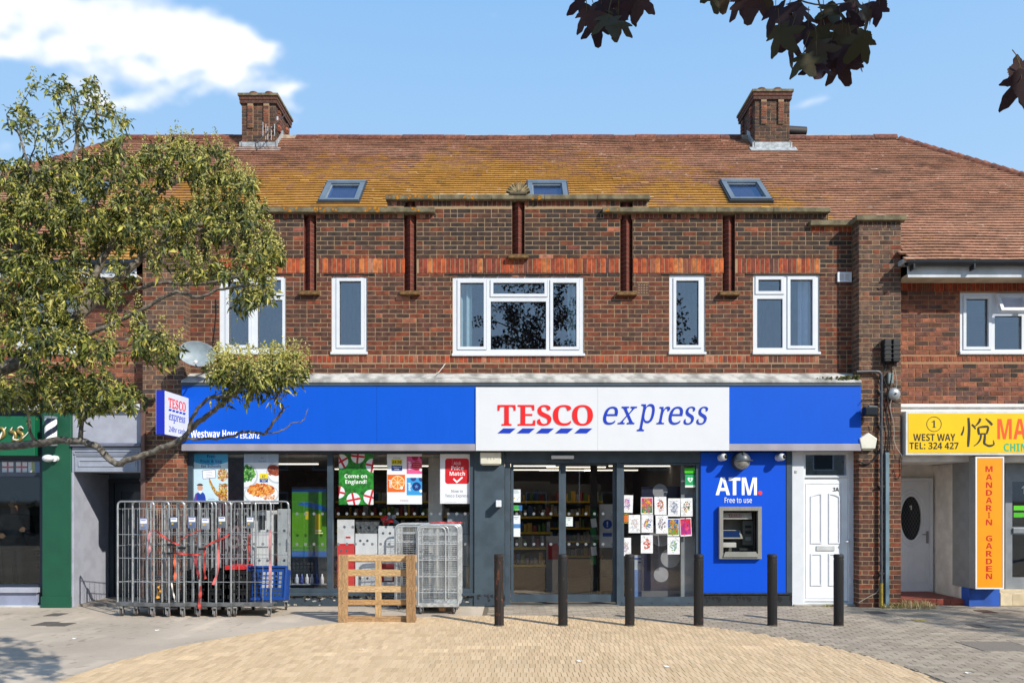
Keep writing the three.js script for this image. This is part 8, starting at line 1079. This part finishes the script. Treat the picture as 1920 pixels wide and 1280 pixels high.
  const at = [[1088, 0, 2.5, 0.3], [1100, 22, 2.45, 0.4], [1128, 8, 2.5, -0.2], [1142, 34, 2.4, 0.15], [1160, 28, 2.5, -0.1], [1182, 2, 2.5, -0.5], [1205, -6, 2.5, -0.4], [1118, 40, 2.6, 0.1], [1340, -22, 2.5, 0.2], [1360, -30, 2.5, 0], [1390, -8, 2.6, 0.3], [1415, -10, 2.5, -0.2], [1455, 20, 2.5, 0.5], [1462, 58, 2.4, 0.55], [1478, 34, 2.6, 0.1], [1484, 72, 2.45, 0.15], [1500, 10, 2.6, -0.2], [1516, 52, 2.55, 0.1], [1508, 108, 2.4, 0.2], [1532, 84, 2.45, -0.05], [1532, 116, 2.4, -0.1], [1546, 40, 2.6, 0.3], [1560, 92, 2.5, -0.4], [1562, 12, 2.6, 0], [1580, 56, 2.5, -0.2], [1596, 82, 2.45, -0.6], [1588, 100, 2.5, -0.1], [1606, 40, 2.55, -0.5], [1622, 72, 2.4, -0.7], [1630, 22, 2.5, -0.9], [1650, 10, 2.5, -1.2], [1575, 116, 2.55, 0.3], [1612, 92, 2.6, -0.3], [1540, 62, 2.5, 0.4], [1430, -14, 2.55, 0.5], [1602, 5, 2.6, -0.2], [1912, 128, 2.4, 1.25], [1916, 148, 2.35, 0.55], [1940, 120, 2.5, 0.2]];
  at.forEach(([px, py, Z, a], k) => { const m = new THREE.Mesh(shapes[k % 3], lm[k % 5]), s = px > 1900 ? 0.115 : rr(0.08, 0.1); m.name = 'leaf'; m.position.copy(PZv(px, py, Z)); m.scale.setScalar(s); m.rotation.set(rr(-0.5, 0.35), rr(-0.7, 0.7), Math.PI + a); m.castShadow = true; t.add(m); const top = m.position.clone().add(V(rr(-0.015, 0.015), 0.07, rr(-0.02, 0.02))); stalks.push(tube([top, m.position.clone().add(V(0, 0.03, 0)), m.position.clone()], [0.0016, 0.0014, 0.001], 4)); });
  for (const [a, b] of [[[[1400, -60], [1470, -14], [1530, 8], [1590, 4], [1650, -22]], 2.58], [[[1520, -50], [1535, 0], [1545, 40], [1552, 78]], 2.6], [[[1060, -40], [1110, -12], [1170, -16]], 2.55], [[[1990, 40], [1950, 90], [1916, 122]], 2.45]]) part('twig', tube(new THREE.CatmullRomCurve3(a.map(([x, y]) => PZv(x, y, b))).getPoints(14), Array.from({ length: 15 }, (_, k) => 0.0035 - 0.00012 * k), 5), BARK, t);
  const sm = mat(0x5a4a28, { p: null }); for (const g of stalks) part('leaf_stalk', g, sm, t);
}
{
  const t = thing('pavement_tree', 'tree standing out of view at right whose shadow falls on the paving', 'tree', [0, 0, 0]), tips = []; for (const [x, y, z, a, b, c, n] of [[16.1, 9.1, 10.1, 1.4, 1.5, 1.4, 220]]) for (let k = 0; k < n; k++) { const d = rdir().multiplyScalar(Math.cbrt(rnd())); tips.push({ p: V(x + d.x * a, y + d.y * b, z + d.z * c) }); }
  const { geos, ends } = growTree([{ pts: [V(16, 0, 10.1), V(16.05, 3, 10.1), V(16, 6, 10.1), V(16.1, 9, 10.1)], r0: 0.13, r1: 0.04 }], tips, { step: 0.25, twig: 0.004, leafy: 0.4 }); part('trunk', geos, BARK, t); part('crown', foliage(ends, { n: 22, L: 0.10, W: 0.055, cols: [C(0x3d5a17), C(0x4c6a1c), C(0x2c4712)], spread: 0.08 }), leafMat(0.2), t).userData.kind = 'stuff';
}
// ================================================================ the far side of the street, seen only mirrored in the glass
{
  const house = (x, w, h, wall, label) => { const b = thing('house', label, 'house', [x, 0, 34], 'houses across the street'), m = mat(wall, { lo: 0.8, size: 1.5 }), hs = []; const ws = []; for (let k = 0; k < 3; k++) for (const y of [1, 3.6]) ws.push([-w / 2 + 0.8 + k * (w - 1.2) / 3, -w / 2 + 2.1 + k * (w - 1.2) / 3, y, y + 1.3]); const door = ws.splice(2, 1)[0]; hs.push(...ws, [door[0], door[1] - 0.3, 0.05, 2.1]); const g = slab(rectShape(-w / 2, w / 2, 0, h), hs, 0, 0.3); part('wall', [g, bx(-w / 2, w / 2, 0, h, 5.7, 6, 0), bx(-w / 2, -w / 2 + 0.3, 0, h, 0.3, 5.7, 0), bx(w / 2 - 0.3, w / 2, 0, h, 0.3, 5.7, 0)], m, b); for (const q of ws) { const k = sub('window', b); part('frame', ring(q, grow(q, -0.08), 0.02, 0.1), UPVC, k); part('pane', bx(...grow(q, -0.08), 0.05, 0.06, 0), new THREE.MeshStandardMaterial({ color: 0x20262c, roughness: 0.1 }), k); } part('door', bx(door[0], door[1] - 0.3, 0.05, 2.1, 0.06, 0.12, 0), mat(0x3a4a52, { lo: 0.9 }), b); const r = new THREE.Shape([[-0.4, h - 0.05], [6.4, h - 0.05], [3, h + 2.6]].map((p) => new THREE.Vector2(...p))), rg = new THREE.ExtrudeGeometry(r, { depth: w + 0.4, bevelEnabled: false }); rg.rotateY(-Math.PI / 2); rg.translate(w / 2 + 0.2, 0, 0); part('roof', flat(mapUV(rg)), mat(0x6b4236, { lo: 0.7, size: 0.5 }), b); };
  house(-21, 9.4, 5.4, 0xd8d4cb, 'white rendered house across the street, far left when mirrored'); house(-11, 9.6, 5.4, 0x7a5040, 'brown brick house across the street, left of middle'); house(-0.8, 9.8, 5.6, 0x86604c, 'reddish brick house across the street, in the middle'); house(9.5, 9.6, 5.4, 0x6d4c3f, 'dark brick house across the street, right of middle'); house(19.6, 9.4, 5.4, 0xb9b2a6, 'grey rendered house across the street, far right'); 
  const q = new Quads(); for (let k = 0; k < 5200; k++) { const x = rr(-26, 26), y = rr(0.1, 1.7), z = rr(28.4, 29.2), d = rdir(); leafInto(q, V(x, y, z), d, d.clone().cross(rdir()).normalize(), 0.2, 0.13, shade(C(0x2f4416), rr(0.7, 1.3)), 0.1); } const hd = thing('hedge', 'long clipped hedge in front of the houses across the street', 'hedge'); part('foliage', q.build(), leafMat(0), hd); part('stems', bx(-26, 26, 0, 1.45, 28.6, 29.0, 0), mat(0x1c1d10, { p: null }), hd);
}
// ================================================================ barber, dim behind the window
{
  const field = (res, size, cx, cy, cz, f) => { const mc = new MarchingCubes(res, new THREE.MeshStandardMaterial(), false, false, 60000); mc.isolation = 0; const h = res / 2; for (let k = 0; k < res; k++) for (let j = 0; j < res; j++) for (let i = 0; i < res; i++) mc.field[i + j * res + k * res * res] = -f(cx + (i - h) / h * size, cy + (j - h) / h * size, cz + (k - h) / h * size); mc.update(); const n = mc.count, g = new THREE.BufferGeometry(), p = mc.positionArray.slice(0, n * 3), nn = mc.normalArray.slice(0, n * 3); for (let i = 0; i < n * 3; i += 3) { p[i] = cx + p[i] * size; p[i + 1] = cy + p[i + 1] * size; p[i + 2] = cz + p[i + 2] * size; } g.setAttribute('position', new THREE.BufferAttribute(p, 3)); g.setAttribute('normal', new THREE.BufferAttribute(nn, 3)); return mapUV(g); };
  const cap = (x, y, z, [a, b, c, ra, d, e, f, rb]) => { const ux = d - a, uy = e - b, uz = f - c, t = clamp(((x - a) * ux + (y - b) * uy + (z - c) * uz) / (ux * ux + uy * uy + uz * uz)); return Math.hypot(x - a - ux * t, y - b - uy * t, z - c - uz * t) - ra - (rb - ra) * t; };
  const join = (list, k) => (x, y, z) => { let d = 9; for (const c of list) { const e = cap(x, y, z, c), h = clamp(0.5 + 0.5 * (d - e) / k); d = d * (1 - h) + e * h - k * h * (1 - h); } return d; };
  const arm = (s, reach) => [[s * 0.19, 1.40, 0, 0.055, s * 0.25, 1.14, 0.04, 0.042], [s * 0.25, 1.14, 0.04, 0.042, s * 0.16, reach, 0.30, 0.03]], leg = (s) => [[s * 0.09, 0.92, 0, 0.09, s * 0.1, 0.5, 0.02, 0.06], [s * 0.1, 0.5, 0.02, 0.058, s * 0.11, 0.08, -0.02, 0.04], [s * 0.11, 0.05, -0.04, 0.042, s * 0.13, 0.045, 0.16, 0.032]];
  const torso = [[0, 1.0, 0, 0.13, 0, 1.18, 0, 0.125], [0, 1.18, 0, 0.13, 0, 1.34, 0, 0.14], [-0.13, 1.38, 0, 0.075, 0.13, 1.38, 0, 0.075], [-0.07, 0.95, 0, 0.11, 0.07, 0.95, 0, 0.11]], neck = [[0, 1.4, 0, 0.058, 0, 1.53, 0.01, 0.052]];
  const hand = (s, y) => { const out = [[s * 0.16, y, 0.3, 0.03, s * 0.145, y + 0.01, 0.37, 0.034]]; for (let k = 0; k < 4; k++) { const x = s * (0.115 + k * 0.019); out.push([x, y + 0.012, 0.385, 0.009, x, y - 0.006, 0.425 - 0.006 * Math.abs(k - 1), 0.0085], [x, y - 0.006, 0.425 - 0.006 * Math.abs(k - 1), 0.0085, x, y - 0.038, 0.43, 0.007]); } out.push([s * 0.118, y, 0.34, 0.011, s * 0.098, y - 0.012, 0.385, 0.009]); return out; };
  const p = thing('person', 'person in black clothes standing inside the barber shop window', 'person', [-8.55, 0.02, -0.55]); p.rotation.y = 0.5;
  const headF = (x, y, z) => { const el = (a, b, c, rx, ry, rz) => (Math.hypot((x - a) / rx, (y - b) / ry, (z - c) / rz) - 1) * Math.min(rx, ry, rz), sm = (a, b, k) => { const h = clamp(0.5 + 0.5 * (b - a) / k); return b * (1 - h) + a * h - k * h * (1 - h); }; let d = sm(el(0, 1.665, -0.01, 0.077, 0.105, 0.098), el(0, 1.605, 0.03, 0.055, 0.062, 0.06), 0.04); d = sm(d, cap(x, y, z, [0, 1.665, 0.085, 0.008, 0, 1.635, 0.104, 0.014]), 0.015); for (const s of [-1, 1]) { d = Math.max(d, -(Math.hypot(x - s * 0.031, y - 1.668, z - 0.1) - 0.019)); d = Math.min(d, Math.hypot(x - s * 0.031, y - 1.668, z - 0.077) - 0.0135); d = sm(d, el(s * 0.08, 1.65, -0.01, 0.012, 0.032, 0.02), 0.008); } d = sm(d, cap(x, y, z, [-0.02, 1.597, 0.083, 0.007, 0.02, 1.597, 0.083, 0.007]), 0.006); return sm(d, join(neck, 0.02)(x, y, z), 0.03); };
  const skin = mat(0x9c7058, { p: null, rough: 0.6 }), black = mat(0x14141a, { lo: 0.85, rough: 0.9 });
  part('body', [field(84, 0.95, 0, 0.9, 0.1, join([...torso, ...arm(1, 1.22), ...arm(-1, 1.12), ...leg(1), ...leg(-1), ...neck], 0.04)), field(72, 0.17, 0, 1.64, 0.01, headF), field(60, 0.1, 0.14, 1.21, 0.37, join(hand(1, 1.22), 0.008)), field(60, 0.1, -0.14, 1.11, 0.37, join(hand(-1, 1.12), 0.008))], skin, p);
  const sleeve = (s, r) => arm(s, r).map(([a, b, c, d, e, f, g, h], k) => k ? [a, b, c, d + 0.014, a + (e - a) * 0.25, b + (f - b) * 0.25, c + (g - c) * 0.25, h + 0.02] : [a, b, c, d + 0.016, e, f, g, h + 0.016]), out = (l, k) => l.map(([a, b, c, r, d, e, f, s]) => [a, b, c, r + k, d, e, f, s + k]);
  part('shirt', field(84, 0.5, 0, 1.2, 0.05, join([...out(torso, 0.014), ...sleeve(1, 1.22), ...sleeve(-1, 1.12)], 0.04)), black, p); part('trousers', field(84, 0.6, 0, 0.52, 0.05, join(out([...leg(1), ...leg(-1), torso[3]], 0.016), 0.03)), black, p);
  part('hair', field(60, 0.16, 0, 1.69, -0.01, (x, y, z) => Math.max((Math.hypot(x / 0.087, (y - 1.685) / 0.105, (z + 0.018) / 0.108) - 1) * 0.087, -(y - 1.66 - (z > 0.02 ? (z - 0.02) * 0.9 : -0.06)))), mat(0x17120f, { p: null, rough: 0.8 }), p);
  const c = thing('barber_chair', 'dark barber chair inside the window beside the person', 'chair', [-8.05, 0.02, -1.0]); const LE = mat(0x1d1d20, { lo: 0.8, rough: 0.4 }), CH = mat(0xa9adb0, { p: null, metal: 0.8, rough: 0.25 }); part('seat', bx(-0.26, 0.26, 0.5, 0.64, -0.25, 0.27, 0.04), LE, c); const bk = bx(-0.25, 0.25, 0.66, 1.2, -0.3, -0.18, 0.04); part('backrest', bk, LE, c); part('headrest', bx(-0.12, 0.12, 1.24, 1.4, -0.28, -0.2, 0.03), LE, c); for (const s of [-1, 1]) part('armrest', bx(s * 0.3 - 0.04, s * 0.3 + 0.04, 0.74, 0.8, -0.2, 0.22, 0.02), LE, c); part('pedestal', [rod(V(0, 0.04, 0), V(0, 0.5, 0), 0.05, 14), flat(mapUV(new THREE.CylinderGeometry(0.3, 0.32, 0.04, 24).translate(0, 0.02, 0)))], CH, c); part('footrest', bx(-0.18, 0.18, 0.16, 0.19, 0.34, 0.5, 0.01), CH, c);
}
renderer.render(scene, camera);
